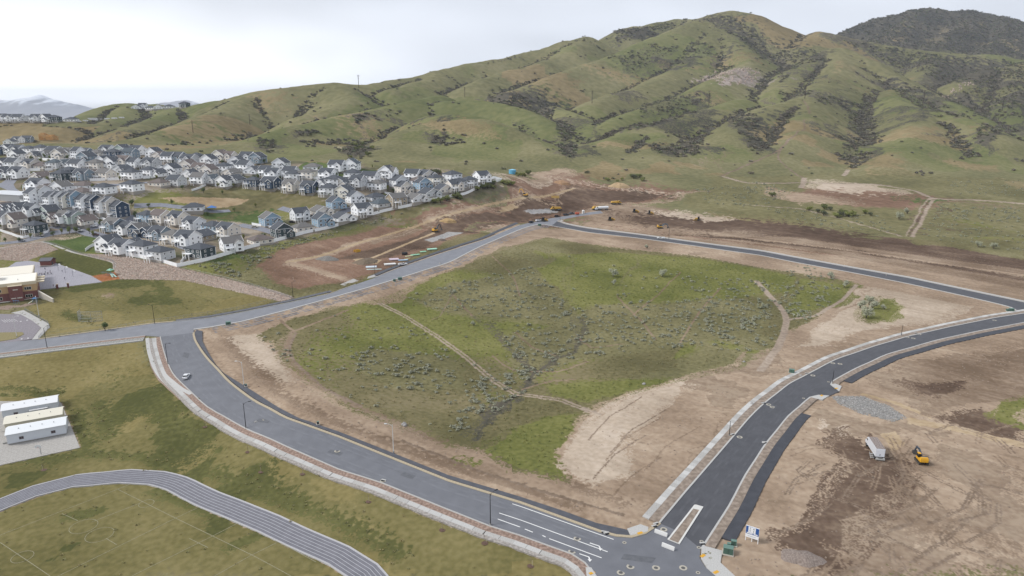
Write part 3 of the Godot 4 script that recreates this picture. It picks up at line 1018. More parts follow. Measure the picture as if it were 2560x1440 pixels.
# a sheet laid over the ground: world outline, height above it, cell size
func sheet(b: MB, poly: PackedVector2Array, up: float, cell: float, deep := 0.5) -> void:
	var lo := poly[0]
	var hi := poly[0]
	for p in poly:
		lo = lo.min(p)
		hi = hi.max(p)
	for i in range(int(floor(lo.x / cell)), int(ceil(hi.x / cell))):
		for j in range(int(floor(lo.y / cell)), int(ceil(hi.y / cell))):
			var o := Vector2(i, j) * cell
			var sq := PackedVector2Array([o, o + Vector2(cell, 0), o + Vector2(cell, cell), o + Vector2(0, cell)])
			for q in Geometry2D.intersect_polygons(poly, sq):
				var id := Geometry2D.triangulate_polygon(q)
				var w := PackedVector3Array()
				for p in q:
					w.append(Vector3(p.x, base_h(p.x, p.y) + up, p.y))
				for k in range(0, id.size(), 3):
					var a := w[id[k]]
					var c := w[id[k + 1]]
					var d := w[id[k + 2]]
					if (c - a).cross(d - a).y > 0.0:
						b.tri(a, d, c)
					else:
						b.tri(a, c, d)
	if deep > 0.0:
		for i in poly.size():
			var p := poly[i]
			var q := poly[(i + 1) % poly.size()]
			var n := maxi(1, int(p.distance_to(q) / cell))
			for k in n:
				var a := p.lerp(q, float(k) / n)
				var c := p.lerp(q, (k + 1.0) / n)
				var ya := base_h(a.x, a.y) + up
				var yc := base_h(c.x, c.y) + up
				b.quad(Vector3(a.x, ya, a.y), Vector3(c.x, yc, c.y), Vector3(c.x, yc - deep, c.y), Vector3(a.x, ya - deep, a.y))

func px_poly(px: Array) -> PackedVector2Array:
	var closed := px.duplicate()
	closed.append(px[0])
	var w := ground_line(closed)
	w.remove_at(w.size() - 1)
	return w

func strip(b: MB, line: PackedVector2Array, left: float, right: float, up: float, deep := 0.5) -> void:   # a ribbon along a line
	var n := line.size()
	var A := PackedVector3Array()
	var B := PackedVector3Array()
	for i in n:
		var d := (line[mini(i + 1, n - 1)] - line[maxi(i - 1, 0)]).normalized()
		var s := Vector2(-d.y, d.x)
		var a := line[i] + s * left
		var c := line[i] + s * right
		A.append(Vector3(a.x, base_h(a.x, a.y) + up, a.y))
		B.append(Vector3(c.x, base_h(c.x, c.y) + up, c.y))
	var dn := Vector3(0, -deep, 0)
	for i in n - 1:
		b.quad(A[i], A[i + 1], B[i + 1], B[i])
		if deep > 0.0:
			b.quad(A[i] + dn, A[i + 1] + dn, A[i + 1], A[i])
			b.quad(B[i], B[i + 1], B[i + 1] + dn, B[i] + dn)
	if deep > 0.0:
		for i in [0, n - 1]:
			b.quad(A[i], B[i], B[i] + dn, A[i] + dn)

func structure(called: String, b: MB, m: Material, parent: Node = self) -> MeshInstance3D:
	var o := obj(called, b.done(m), parent)
	if parent == self:
		o.set_meta("kind", "structure")
	return o

# where the line of sight meets the level y
func level(px: float, py: float, y: float) -> Vector3:
	var d := ray(px, py)
	return EYE + d * ((y - EYE.y) / d.y)

func facing(px1: float, py1: float, px2: float, py2: float) -> float:   # turn that lays local +x along the ground from one pixel to another
	var a := P(px1, py1)
	var b := P(px2, py2)
	return atan2(-(b.z - a.z), b.x - a.x)

# ---------------------------------------------------------------- roads
const MAIN_LEFT := [[1515,1475],[1491,1440],[1464,1407],[1431,1385],[1300,1338],[1226,1315],[1120,1273],[955,1207],[846,1172],[709,1112],[602,1064],[520,1017],[479,980],[441,943],[420,905],[408,867],[402,842]]
const MAIN_RIGHT := [[484,832],[487,850],[520,899],[575,957],[629,998],[718,1046],[846,1092],[983,1147],[1120,1202],[1300,1257],[1502,1330],[1541,1340],[1579,1343],[1612,1334],[1650,1309]]
const WEST_LOW := [[402,842],[364,839],[219,856],[0,883],[-60,890]]
const WEST_UP := [[-60,863],[0,856],[96,849],[383,809],[432,805],[527,795],[600,782],[737,754],[824,735],[890,711]]
const NORTH_LEFT := [[939,694],[997,671],[1120,629],[1216,598],[1300,563],[1323,557],[1375,546],[1446,535],[1501,527]]
const NORTH_RIGHT := [[484,823],[527,817],[600,804],[700,779],[792,754],[928,716],[1010,691],[1120,656],[1202,615],[1255,592],[1309,570],[1345,561],[1361,561],[1378,564]]
const FAR_UP := [[1446,541],[1400,549],[1392,553],[1408,559],[1474,572],[1610,589],[1747,608],[1900,628],[1997,646],[2134,671],[2270,695],[2407,724],[2560,756],[2620,768]]
const FAR_LOW := [[1378,564],[1474,581],[1610,597],[1747,616],[1900,638],[1997,657],[2134,682],[2270,709],[2407,739],[2489,758],[2530,769],[2546,780]]
const EAST_LEFT := [[1650,1309],[1710,1237],[1792,1142],[1876,1044],[1912,1009],[1975,960],[2038,927],[2090,900],[2188,866],[2270,842],[2380,817],[2489,795],[2560,784],[2630,774]]
const EAST_RIGHT := [[1751,1372],[1762,1355],[1820,1265],[1861,1188],[1912,1110],[1969,1040],[2024,993],[2046,989]]
const EAST_RIGHT_UP := [[2075,962],[2080,953],[2134,923],[2216,886],[2342,850],[2443,828],[2560,806],[2630,796]]
const CORNER := [[1751,1372],[1749,1396],[1765,1420],[1792,1441],[1860,1478]]

const PATH_WEST := [[506,828],[506,853],[520,880],[547,925],[613,966],[700,1021],[748,1046],[846,1079],[983,1133],[1120,1188],[1300,1242],[1409,1278],[1491,1308],[1568,1325],[1574,1339],[1541,1337],[1504,1326],[1302,1253],[1122,1198],[985,1143],[848,1088],[720,1042],[632,994],[578,953],[523,895],[490,848],[486,832],[492,825]]

static func back(a: Array) -> Array:
	var b := a.duplicate()
	b.reverse()
	return b

var PAVING := [
	[MAIN_LEFT + MAIN_RIGHT + [[1700,1330],[1751,1372]] + CORNER, "main_road"],
	[[[402,842]] + WEST_LOW + WEST_UP + NORTH_LEFT + [[1508,533]] + FAR_UP.slice(0, 3) + [[1385,560]] + back(NORTH_RIGHT) + [[484,832]], "north_road"],
	[FAR_UP.slice(2) + [[2620,795]] + back(FAR_LOW) + [[1385,560]], "far_street"],
	[EAST_LEFT + back(EAST_RIGHT_UP) + [[2098,979],[2073,990]] + back(EAST_RIGHT) + [[1700,1330]], "east_street"],
	[[[-40,1003],[140,1003],[153,1007],[200,1119],[5,1162],[-40,1172]], "school_pad"],
	[[[40,655],[74,652],[104,657],[134,656],[227,689],[255,705],[96,725],[40,735],[-30,700]], "school_court"],
	[[[-40,782],[0,785],[53,786],[82,802],[104,818],[80,848],[18,856],[-40,860]], "school_lot"],
]

func kerb(called: String, px: Array, w0: float, w1: float, m: Material) -> PackedVector2Array:
	var l := smooth_line(ground_line(px), 4.0)
	var b := MB.new()
	strip(b, l, w0, w1, 0.2)
	structure(called, b, m)
	return l

func panels(called: String, line: PackedVector2Array, left: float, right: float, up: float, length: float, ms: Array, most: int) -> void:
	# a pavement of separate slabs
	var root := Node3D.new()
	root.name = numbered(called)
	root.set_meta("kind", "structure")
	add_child(root)
	var l := smooth_line(line, length)
	var rest := MB.new()
	for i in l.size() - 1:
		var d := (l[i + 1] - l[i]) * 0.012
		var b := MB.new() if i < most else rest
		strip(b, PackedVector2Array([l[i] + d, l[i + 1] - d]), left, right, up + rng.randf_range(-0.008, 0.008), 0.4)
		if i < most:
			part("slab", b, ms[rng.randi() % ms.size()], root)
	if rest.v.size():
		part("slabs", rest, ms[0], root).set_meta("kind", "stuff")

func dash(b: MB, px: Array, w: float, up := 0.062) -> void:
	strip(b, smooth_line(ground_line(px), 3.0), -w * 0.5, w * 0.5, up, 0.0)

func build_roads() -> void:
	var worn := grain("66686e", 0.06, 40.0, 0.75)
	var old := grain("7a7c82", 0.06, 40.0, 0.75)
	var fresh := grain("46474c", 0.06, 40.0, 0.7)
	var newest := grain("373940", 0.07, 20.0, 0.7)
	var concrete := grain("a9a7a3", 0.12, 3.0)
	var pale := grain("b4b3b0", 0.1, 2.5)
	var buff := grain("ad9f85", 0.14, 3.0)
	var mulch := grain("8f7464", 0.3, 7.0)
	var chalk := grain("9e9790", 0.28, 6.0)
	var earth := grain("8b7b6c", 0.22, 13.0)
	var surf := {"main_road": [worn, 0.05], "north_road": [old, 0.046], "far_street": [fresh, 0.042], "east_street": [fresh, 0.054], "school_pad": [grain("a8a49e", 0.16, 5.0), 0.05], "school_court": [grain("9c9aa3", 0.2, 6.0), 0.05], "school_lot": [grain("837d82", 0.16, 6.0), 0.05]}
	for s in PAVING:
		var b := MB.new()
		sheet(b, px_poly(s[0]), surf[s[1]][1], 4.0)
		structure(s[1], b, surf[s[1]][0])
	# main road: kerbs, paths and verges
	var r := kerb("kerb", MAIN_RIGHT, -0.5, 0.35, buff)
	var l := kerb("kerb", MAIN_LEFT, 0.0, -0.45, concrete)
	for a in [[-0.45, -2.3, "verge", mulch, 0.17], [-3.8, -4.9, "rock_edging", chalk, 0.25]]:
		var b := MB.new()
		strip(b, l, a[0], a[1], a[4])
		structure(a[2], b, a[3])
	panels("sidewalk", l, -2.3, -3.8, 0.19, 3.0, [concrete, pale], 140)
	var b := MB.new()
	sheet(b, px_poly(PATH_WEST), 0.1, 3.0)
	structure("asphalt_path", b, grain("484a51", 0.08, 20.0, 0.7))
	# rock beds beside the west junction
	b = MB.new()
	sheet(b, px_poly([[364,846],[400,846],[407,870],[419,908],[438,946],[476,982],[449,1000],[395,950],[376,915],[366,870]]), 0.12, 3.0)
	structure("rock_bed", b, grain("98806f", 0.3, 7.0))
	for k in 2:
		b = MB.new()
		dash(b, [[368 + k * 18, 846], [374 + k * 16, 885], [392 + k * 14, 930], [430 + k * 14, 972 - k * 6], [458 + k * 20, 994 - k * 8]], 1.5, 0.19)
		structure("sidewalk", b, pale)
	# west street
	var wl := kerb("kerb", WEST_LOW.slice(1), 0.0, -0.5, concrete)
	for a in [[-0.5, -2.2, "verge", mulch, 0.17], [-2.2, -5.0, "rock_wall", grain("96958f", 0.35, 6.0), 0.3], [-5.0, -5.6, "wall_cap", pale, 0.4]]:
		b = MB.new()
		strip(b, wl, a[0], a[1], a[4], 1.2)
		structure(a[2], b, a[3])
	kerb("kerb", [[96,849],[383,809],[432,805]], 0.0, -1.0, buff)
	kerb("kerb", [[432,805],[527,795],[600,782],[737,754],[824,735],[890,711]], 0.0, -0.4, concrete)
	b = MB.new()
	strip(b, smooth_line(ground_line([[440,803],[527,792],[600,779],[737,751],[830,729]]), 4.0), 0.0, -2.4, 0.1)
	structure("asphalt_path", b, grain("58595f", 0.08, 20.0, 0.7))
	b = MB.new()
	strip(b, smooth_line(ground_line([[939,692],[997,668],[1120,626],[1216,595],[1300,559]]), 4.0), -1.0, -4.0, 0.1)
	structure("asphalt_path", b, grain("484a50", 0.08, 20.0, 0.7))
	kerb("kerb", NORTH_LEFT.slice(0, 5), 0.0, -0.5, concrete)
	kerb("kerb", NORTH_RIGHT, 0.9, 0.0, pale)
	# far street
	var fu := kerb("kerb", FAR_UP.slice(1), 0.0, -0.6, concrete)
	b = MB.new()
	strip(b, fu, -1.8, -3.4, 0.18)
	structure("sidewalk", b, pale)
	kerb("kerb", FAR_LOW, 0.7, 0.0, pale)
	# east street
	var el := kerb("kerb", EAST_LEFT, 0.0, -0.5, pale)
	b = MB.new()
	strip(b, el, -0.5, -3.1, 0.16)
	structure("verge", b, earth)
	panels("sidewalk", ground_line(EAST_LEFT), -3.1, -5.0, 0.19, 1.9, [concrete, pale, grain("c0bfbc", 0.08, 2.0)], 200)
	for e in [EAST_RIGHT, EAST_RIGHT_UP]:
		var er := kerb("kerb", e, 0.5, 0.0, pale)
		b = MB.new()
		strip(b, er, 2.9, 0.5, 0.16)
		structure("verge", b, earth)
		b = MB.new()
		strip(b, er.slice(2, er.size() - (4 if e == EAST_RIGHT else 0)), 6.2, 2.9, 0.12)
		structure("asphalt_path", b, newest)
	b = MB.new()
	sheet(b, px_poly([[1760,1366],[1806,1378],[1801,1408],[1836,1440],[1870,1470],[1822,1470],[1767,1421],[1752,1396],[1754,1374]]), 0.2, 3.0)
	structure("corner_ramp", b, pale)
	b = MB.new()
	sheet(b, px_poly([[1568,1323],[1601,1312],[1621,1319],[1619,1330],[1576,1340]]), 0.205, 3.0)
	structure("corner_ramp", b, pale)
	b = MB.new()
	sheet(b, px_poly([[2024,993],[2046,988],[2073,990],[2056,1000],[2038,997]]), 0.205, 3.0)
	structure("corner_ramp", b, pale)
	b = MB.new()
	sheet(b, px_poly([[2076,962],[2088,960],[2104,966],[2098,979]]), 0.205, 3.0)
	structure("corner_ramp", b, pale)
	b = MB.new()
	sheet(b, px_poly([[1464,1420],[1478,1420],[1491,1440],[1500,1470],[1470,1470]]), 0.21, 3.0)
	structure("corner_ramp", b, pale)
	for q in [[862,714,896,702,884,697,850,712], [918,697,942,692,936,687,920,692]]:
		b = MB.new()
		sheet(b, px_poly([[q[0], q[1]], [q[2], q[3]], [q[4], q[5]], [q[6], q[7]]]), 0.12, 3.0)
		structure("driveway_apron", b, concrete)
	# tactile pads
	var yellow := mat("c9982f", 0.8)
	for q in [[1757,1391,1.0], [1600,1334,0.9], [1480,1434,1.0], [1790,1432,1.0], [2091,972,0.8], [2054,990,0.8]]:
		b = MB.new()
		b.box(Vector3(0, 0.215, 0), Vector3(1.5, 0.02, 0.8))
		var o := thing("tactile_paving", "yellow tactile pad set in the concrete corner ramp", "paving", P(q[0], q[1]), rng.randf_range(0.3, 0.9), "yellow kerb ramp pads")
		part("pad", b, yellow, o)
	# painted lines
	b = MB.new()
	for q in [[[1248,1283],[1300,1300],[1519,1380]], [[1373,1347],[1504,1395]], [[1281,1260],[1300,1266],[1534,1349]], [[1231,1293],[1300,1318]], [[1312,1323],[1332,1331]], [[1356,1339],[1364,1343]]]:
		dash(b, q, 0.24)
	# turn arrows
	for q in [[1493,1364], [1467,1391]]:
		var c := P(q[0], q[1])
		b.t = Transform3D(Basis(Vector3.UP, -0.52), c + Vector3(0, 0.065, 0))
		b.quad(Vector3(-2, 0, -0.15), Vector3(0.6, 0, -0.15), Vector3(0.6, 0, 0.15), Vector3(-2, 0, 0.15))
		b.quad(Vector3(0.6, 0, -0.15), Vector3(1.3, 0, 0.7), Vector3(1.05, 0, 0.9), Vector3(0.4, 0, 0.15))
		b.tri(Vector3(0.6, 0, 0.9), Vector3(1.6, 0, 0.5), Vector3(1.5, 0, 1.6))
	b.t = Transform3D()
	structure("road_markings", b, mat("d8d8d6", 0.8))
	# wheel paths worn into the asphalt
	for s in [[MAIN_RIGHT.slice(0, 11), [1.8, 3.6, 8.2, 10.2], "696b71"], [EAST_LEFT, [1.8, 3.5, 6.5, 8.2], "4a4b50"], [NORTH_RIGHT.slice(1), [2.0, 3.8, 6.2, 8.0], "777980"]]:
		var wl2 := smooth_line(ground_line(s[0]), 4.0)
		b = MB.new()
		for off in s[1]:
			strip(b, wl2, off, off + 0.7, 0.058, 0.0)
		structure("wheel_path", b, grain(s[2], 0.08, 30.0, 0.75))
	b = MB.new()
	for q in [[826,1124,858,1132,850,1140,818,1131], [648,1046,676,1050,670,1058,640,1054], [1560,1385,1640,1395,1630,1408,1552,1398], [1010,1180,1040,1190,1030,1198,1000,1188], [460,880,474,884,470,896,456,892]]:
		sheet(b, px_poly([[q[0], q[1]], [q[2], q[3]], [q[4], q[5]], [q[6], q[7]]]), 0.06, 3.0, 0.0)
	structure("asphalt_patch", b, grain("595b60", 0.08, 9.0, 0.75))
	# traffic island
	var isl := px_poly([[1738,1264],[1756,1268],[1697,1360],[1671,1350]])
	var t := thing("traffic_island", "raised traffic island with white kerb and bare soil at the street mouth", "traffic island")
	b = MB.new()
	sheet(b, isl, 0.17, 3.0)
	part("soil", b, earth, t)
	b = MB.new()
	isl.append(isl[0])
	strip(b, isl, -0.25, 0.2, 0.24)
	part("kerb", b, mat("c9c8c4", 0.85), t)
	b = MB.new()
	sheet(b, px_poly([[1738,1264],[1756,1268],[1751,1277],[1732,1273]]), 0.25, 3.0)
	part("nose", b, mat("c4c3bf", 0.85), t)
	# white barriers
	for q in [[1637,1330,1668,1342,"long white concrete barrier standing upright beside the traffic island"], [1655,1364,1686,1377,"low white barrier lying in the road below the traffic island tip"]]:
		var a := P(q[0], q[1])
		var c := P(q[2], q[3])
		t = thing("road_barrier", q[4], "barrier", (a + c) * 0.5 + Vector3(0, 0.05, 0), facing(q[0], q[1], q[2], q[3]))
		var ln := a.distance_to(c)
		b = MB.new()
		b.hexa(Vector3.ZERO, Vector3(ln, 0.25, 0.75), ln, 0.6)
		part("foot", b, mat("bababa"), t)
		b = MB.new()
		b.hexa(Vector3(0, 0.25, 0), Vector3(ln, 0.65, 0.6), ln, 0.35)
		part("body", b, mat("cdcdcb"), t)
	# covers in the road
	var ring := MB.new()
	var lid := MB.new()
	for k in 16:
		var p := Vector3(cos(k * TAU / 16), 0, sin(k * TAU / 16))
		var q := Vector3(cos((k + 1) * TAU / 16), 0, sin((k + 1) * TAU / 16))
		ring.quad(p * 0.95 + Vector3.UP * 0.072, q * 0.95 + Vector3.UP * 0.072, q * 0.5 + Vector3.UP * 0.072, p * 0.5 + Vector3.UP * 0.072)
		lid.tri(Vector3.UP * 0.069, p * 0.5 + Vector3.UP * 0.069, q * 0.5 + Vector3.UP * 0.069)
	var rm := ring.done(grain("b0aa9c", 0.15, 1.0))
	var lm := lid.done(mat("5d5c5b", 0.6, 0.4))
	var covers := [[1443,1347,1],[1576,1417,1],[1552,1432,1],[1640,1420,1],[1708,1420,1],[1561,1357,0],[1745,1432,0],[1747,1369,0],[1754,1354,0],[1659,1324,1],[1430,1379,1],[1849,1093,1],[843,1128,1],[660,1050,0],[1922,1012,1],[1931,1018,1],[2032,939,1],[2082,908,1],[2100,910,1],[2071,955,0],[2009,996,0],[2268,843,1],[2283,846,1],[2298,836,1],[2486,801,1],[958,1202,1],[1228,660,0],[1400,588,0]]
	for q in covers:
		t = thing("manhole_cover", "round iron cover in a pale concrete ring in the asphalt" if q[2] else "small valve cover in a pale ring in the asphalt", "manhole cover", P(q[0], q[1]), 0.0, "covers in the road")
		var s := 1.0 if q[2] else 0.55
		obj("collar", rm, t)
		obj("lid", lm, t)
		t.scale = Vector3(s, 1, s)
	# storm drain mouths in the kerb
	var grate := MB.new()
	grate.box(Vector3(0, 0.215, 0), Vector3(1.1, 0.05, 0.55))
	var hood := MB.new()
	hood.box(Vector3(0, 0.22, -0.55), Vector3(1.5, 0.06, 0.5))
	var gm := grate.done(mat("1f1f20", 0.7, 0.3))
	var hm := hood.done(pale)
	for q in [[1509,1333],[1518,1336],[1642,1312],[1638,1318],[1833,1088],[1910,1009],[2017,935],[1913,1109],[1912,1108],[1758,1362],[2290,834],[957,1203]]:
		t = thing("storm_drain", "dark storm drain inlet set in the kerb", "drain", P(q[0], q[1]), rng.randf_range(-0.6, 0.6), "kerb inlets")
		obj("grate", gm, t)
		obj("hood", hm, t)

# ---------------------------------------------------------------- street furniture
func lamp_proto(pole: Material, arm: bool, h: float) -> Node3D:
	var o := Node3D.new()
	var b := MB.new()
	b.tube(Vector3(0, -0.3, 0), Vector3(0, 0.35, 0), 0.28, 0.26, 10)
	part("base", b, mat("8d8b88"), o)
	b = MB.new()
	b.tube(Vector3(0, 0.3, 0), Vector3(0, h, 0), 0.13, 0.075, 8)
	part("pole", b, pole, o)
	if arm:
		b = MB.new()
		b.tube(Vector3(0, h - 0.7, 0), Vector3(0.7, h + 0.05, 0), 0.06, 0.05, 6)
		b.tube(Vector3(0.7, h + 0.05, 0), Vector3(1.7, h + 0.25, 0), 0.05, 0.05, 6)
		part("arm", b, pole, o)
		b = MB.new()
		b.hexa(Vector3(2.1, h + 0.18, 0), Vector3(0.95, 0.16, 0.4), 0.7, 0.26)
		var head := part("lamp_head", b, pole, o)
		b = MB.new()
		b.box(Vector3(2.15, h + 0.16, 0), Vector3(0.6, 0.04, 0.28))
		part("lens", b, mat("c6c8c8", 0.3), head)
	return o

func put(proto: Node3D, called: String, at: Vector3, turn: float, label: String, category: String, group := "") -> Node3D:
	var o: Node3D = proto.duplicate()
	o.name = numbered(called)
	add_child(o)
	o.position = at
	o.rotation.y = turn
	tag(o, label, category, group)
	return o

func build_lamps() -> void:
	var black := mat("1b1c1f", 0.5, 0.3)
	var white := mat("c9c9c7", 0.6)
	var a := lamp_proto(black, true, 9.2)
	for q in [[420,911,-0.2,"black street lamp in the rock verge where the road bends"], [615,1071,0.4,"black street lamp in the verge opposite the white lamp post"], [1226,1313,0.7,"black street lamp beside the painted lane lines"], [118,870,1.4,"black street lamp on the lower side of the school street"], [387,810,2.8,"black street lamp at the corner of the school sports field"], [733,748,1.0,"dark street lamp at the end of the rock slope"], [938,694,1.2,"dark street lamp at the earthworks entrance"], [1672,598,-1.6,"dark street lamp beside the white pickup"], [1400,556,-1.6,"dark street lamp at the far road junction"]]:
		put(a, "street_lamp", P(q[0], q[1]) + Vector3(0, 0.15, 0), q[2], q[3], "street lamp", "black street lamps")
	var c := lamp_proto(white, true, 9.4)
	for q in [[610,963,PI,"white lamp post beside the asphalt path at the bend"], [984,1131,PI,"white lamp post beside the asphalt path below the meadow gully"], [98,791,2.2,"white lamp post above the school car park walk"], [42,842,0.2,"white lamp post on the car park lawn island"]]:
		put(c, "lamp_post", P(q[0], q[1]) + Vector3(0, 0.15, 0), q[2], q[3], "street lamp", "white lamp posts")
	var e := lamp_proto(black, false, 5.2)
	for q in [[1823,1090,0.0,"bare black lamp column without a head on the dirt verge"], [2081,958,0.0,"bare black lamp column at the side street corner"], [2253,840,0.0,"bare black lamp column beside the curved sidewalk"]]:
		put(e, "lamp_column", P(q[0], q[1]) + Vector3(0, 0.15, 0), q[2], q[3], "lamp column", "lamp columns still without heads")
	# power poles on the hills
	var pole := Node3D.new()
	var b := MB.new()
	b.tube(Vector3(0, -1, 0), Vector3(0, 22, 0), 0.55, 0.35, 8)
	part("pole", b, mat("4a4038"), pole)
	for k in 3:
		b = MB.new()
		b.box(Vector3(0, 20.8 - k * 2.2, 0.0), Vector3(5.0 - 0.4 * k, 0.35, 0.35))
		part("cross_arm", b, mat("4a4038"), pole)
	var spots := [[897,219,1.1],[1162,243,0.9],[1275,248,0.9],[1480,258,1.0],[1772,263,1.0],[2012,246,1.0],[2308,257,1.0],[2505,277,1.0],[625,312,0.8],[483,332,0.8]]
	var tops: Array[Vector3] = []
	for q in spots:
		var p := P(q[0], q[1])
		var o := put(pole, "power_pole", p, 0.5, "tall dark power pole with cross arms standing on the grassy hills", "power pole", "power poles crossing the hills")
		o.scale = Vector3.ONE * q[2]
		tops.append(p + Vector3(0, 20.6 * q[2], 0))
	for pair in [[9, 8], [8, 1], [1, 2], [2, 3], [3, 4], [4, 5], [5, 6], [6, 7]]:
		b = MB.new()
		for off in [-2.2, 2.2]:
			var u: Vector3 = tops[pair[0]] + Vector3(off, 0, 0)
			var v: Vector3 = tops[pair[1]] + Vector3(off, 0, 0)
			var last := u
			for k in 12:
				var t := (k + 1) / 12.0
				var m := u.lerp(v, t) - Vector3(0, 5.0 * 4.0 * t * (1.0 - t), 0)
				b.tube(last, m, 0.05, 0.05, 3)
				last = m
		var w := part("power_line", b, mat("3a3a3c"), self)
		w.name = numbered("power_line")
		tag(w, "pair of dark power cables sagging between two hill poles", "power line", "power cables over the hills")
	for x in [a, c, e, pole]:
		x.free()

func utility_box(at: Vector3, s: Vector3, turn: float, label: String, c := "3f5a4e") -> void:
	var o := thing("utility_box", label, "utility box", at, turn, "green utility boxes")
	var b := MB.new()
	b.box(Vector3(0, 0.05, 0), Vector3(s.x + 0.4, 0.3, s.z + 0.4))
	part("pad", b, mat("b3ada2"), o)
	b = MB.new()
	b.hexa(Vector3(0, 0.2, 0), s, s.x * 0.97, s.z * 0.8)
	part("cabinet", b, mat(c, 0.6), o)
	b = MB.new()
	b.box(Vector3(0, s.y + 0.24, 0), Vector3(s.x * 1.03, 0.08, s.z * 0.86))
	part("lid", b, mat("5d7a70", 0.6), o)
	b = MB.new()
	b.box(Vector3(0, s.y * 0.5 + 0.2, s.z * 0.5 - 0.04), Vector3(0.04, s.y * 0.8, 0.1))
	part("door_seam", b, mat("2c3f37", 0.6), o)

func build_furniture() -> void:
	utility_box(P(1820, 1383) + Vector3(0, 0.05, 0), Vector3(2.3, 1.5, 1.9), -0.35, "large green utility cabinet at the end of the asphalt path")
	utility_box(P(1834, 1363), Vector3(1.3, 1.1, 1.1), -0.3, "green utility box with a pale block behind the large cabinet")
	utility_box(P(1822, 1368), Vector3(0.9, 0.9, 0.9), -0.3, "small dark green utility box between two larger ones")
	utility_box(P(1979, 932), Vector3(2.0, 1.3, 1.5), -0.5, "green utility box beside the sidewalk by the bare dirt")
	utility_box(P(2528, 778), Vector3(2.2, 1.3, 1.7), -0.1, "green utility box at the tip of the corner sidewalk")
	utility_box(P(2519, 778), Vector3(1.4, 1.0, 1.2), -0.1, "smaller green box beside the corner sidewalk tip")
	utility_box(P(571, 812), Vector3(2.2, 1.3, 1.7), 0.3, "green utility box beside the kerb north of the main junction")
	utility_box(P(1000, 700), Vector3(2.2, 1.4, 1.7), 0.4, "green utility box opposite the earthworks entrance")
	utility_box(P(986, 704), Vector3(1.4, 1.2, 1.2), 0.4, "smaller dark green box opposite the earthworks entrance")
	utility_box(P(1349, 565), Vector3(2.4, 1.5, 1.8), 0.3, "dark green utility box on the far junction corner")
	utility_box(P(795, 1061), Vector3(0.7, 0.8, 0.7), 0.3, "little dark utility post beside the asphalt path", "2c2c2e")
	utility_box(P(615, 966), Vector3(0.8, 0.7, 0.6), 0.3, "small dark box at the foot of the white lamp post", "4b5560")
	# the developer's sign
	var p0 := P(1862, 1350)
	var p1 := P(1895, 1361)
	var o := thing("advertising_sign", "large blue and white sign board on white posts in the dirt", "sign", (p0 + p1) * 0.5, atan2(-(p1.z - p0.z), p1.x - p0.x))
	var w := p0.distance_to(p1)
	var white := mat("dfe1e3", 0.7)
	for k in 3:
		var b := MB.new()
		b.box(Vector3((k - 1) * (w * 0.5 - 0.12), 2.0, -0.16), Vector3(0.16, 4.6, 0.16))
		part("post", b, white, o)
	var b := MB.new()
	b.box(Vector3(0, 2.75, 0), Vector3(w, 3.2, 0.12))
	var board := part("board", b, white, o)
	b = MB.new()
	b.box(Vector3(0, 3.2, 0.075), Vector3(w * 0.97, 2.1, 0.03))
	part("blue_panel", b, mat("24508f", 0.6), board)
	b = MB.new()
	b.box(Vector3(-0.1, 3.42, 0.1), Vector3(1.75, 1.55, 0.03))
	part("logo_plate", b, white, board)
	b = MB.new()
	for row in [[2.42, 11, 0.28], [1.72, 9, 0.13]]:
		if row[1] == 11:
			for k in 11:
				if k != 6:
					b.box(Vector3(-w * 0.5 + 0.42 + k * (w - 0.6) / 11.0, row[0], 0.1), Vector3(0.22, row[2], 0.03))
	part("caption", b, white, board)
	b = MB.new()
	for k in 9:
		b.box(Vector3(-0.95 + k * 0.22, 1.62, 0.075), Vector3(0.15, 0.13, 0.03))
	part("small_print", b, mat("9aa0a6"), board)
	var font := SystemFont.new()
	font.font_names = PackedStringArray(["Droid Sans"])
	for q in [["S", -0.55, 3.78], ["H", 0.32, 3.78], ["V", -0.55, 3.1], ["E", 0.32, 3.1]]:
		var t := TextMesh.new()
		t.text = q[0]
		t.font = font
		t.font_size = 64
		t.pixel_size = 0.0095
		t.depth = 0.04
		t.material = mat("4a5560")
		var m := obj("letter", t, board)
		m.position = Vector3(q[1], q[2], 0.13)

# white vinyl fences: panels between posts, following the ground
func white_fence(px: Array, h: float, label: String, bay := 5.0) -> void:
	var l := smooth_line(ground_line(px), bay)
	var o := thing("white_fence", label, "fence")
	var m := mat("f3f4f5", 0.6)
	for i in l.size() - 1:
		var a := Vector3(l[i].x, base_h(l[i].x, l[i].y), l[i].y)
		var c := Vector3(l[i + 1].x, base_h(l[i + 1].x, l[i + 1].y), l[i + 1].y)
		var b := MB.new()
		var u := Vector3(0, h * 0.5, 0)
		b.bar(a + u, c + u, 0.08, h)
		b.bar(a + Vector3(0, h - 0.05, 0), c + Vector3(0, h - 0.05, 0), 0.14, 0.14)
		part("panel", b, m, o)
		b = MB.new()
		b.box(a + Vector3(0, h * 0.5, 0), Vector3(0.18, h + 0.3, 0.18))
		part("post", b, m, o)

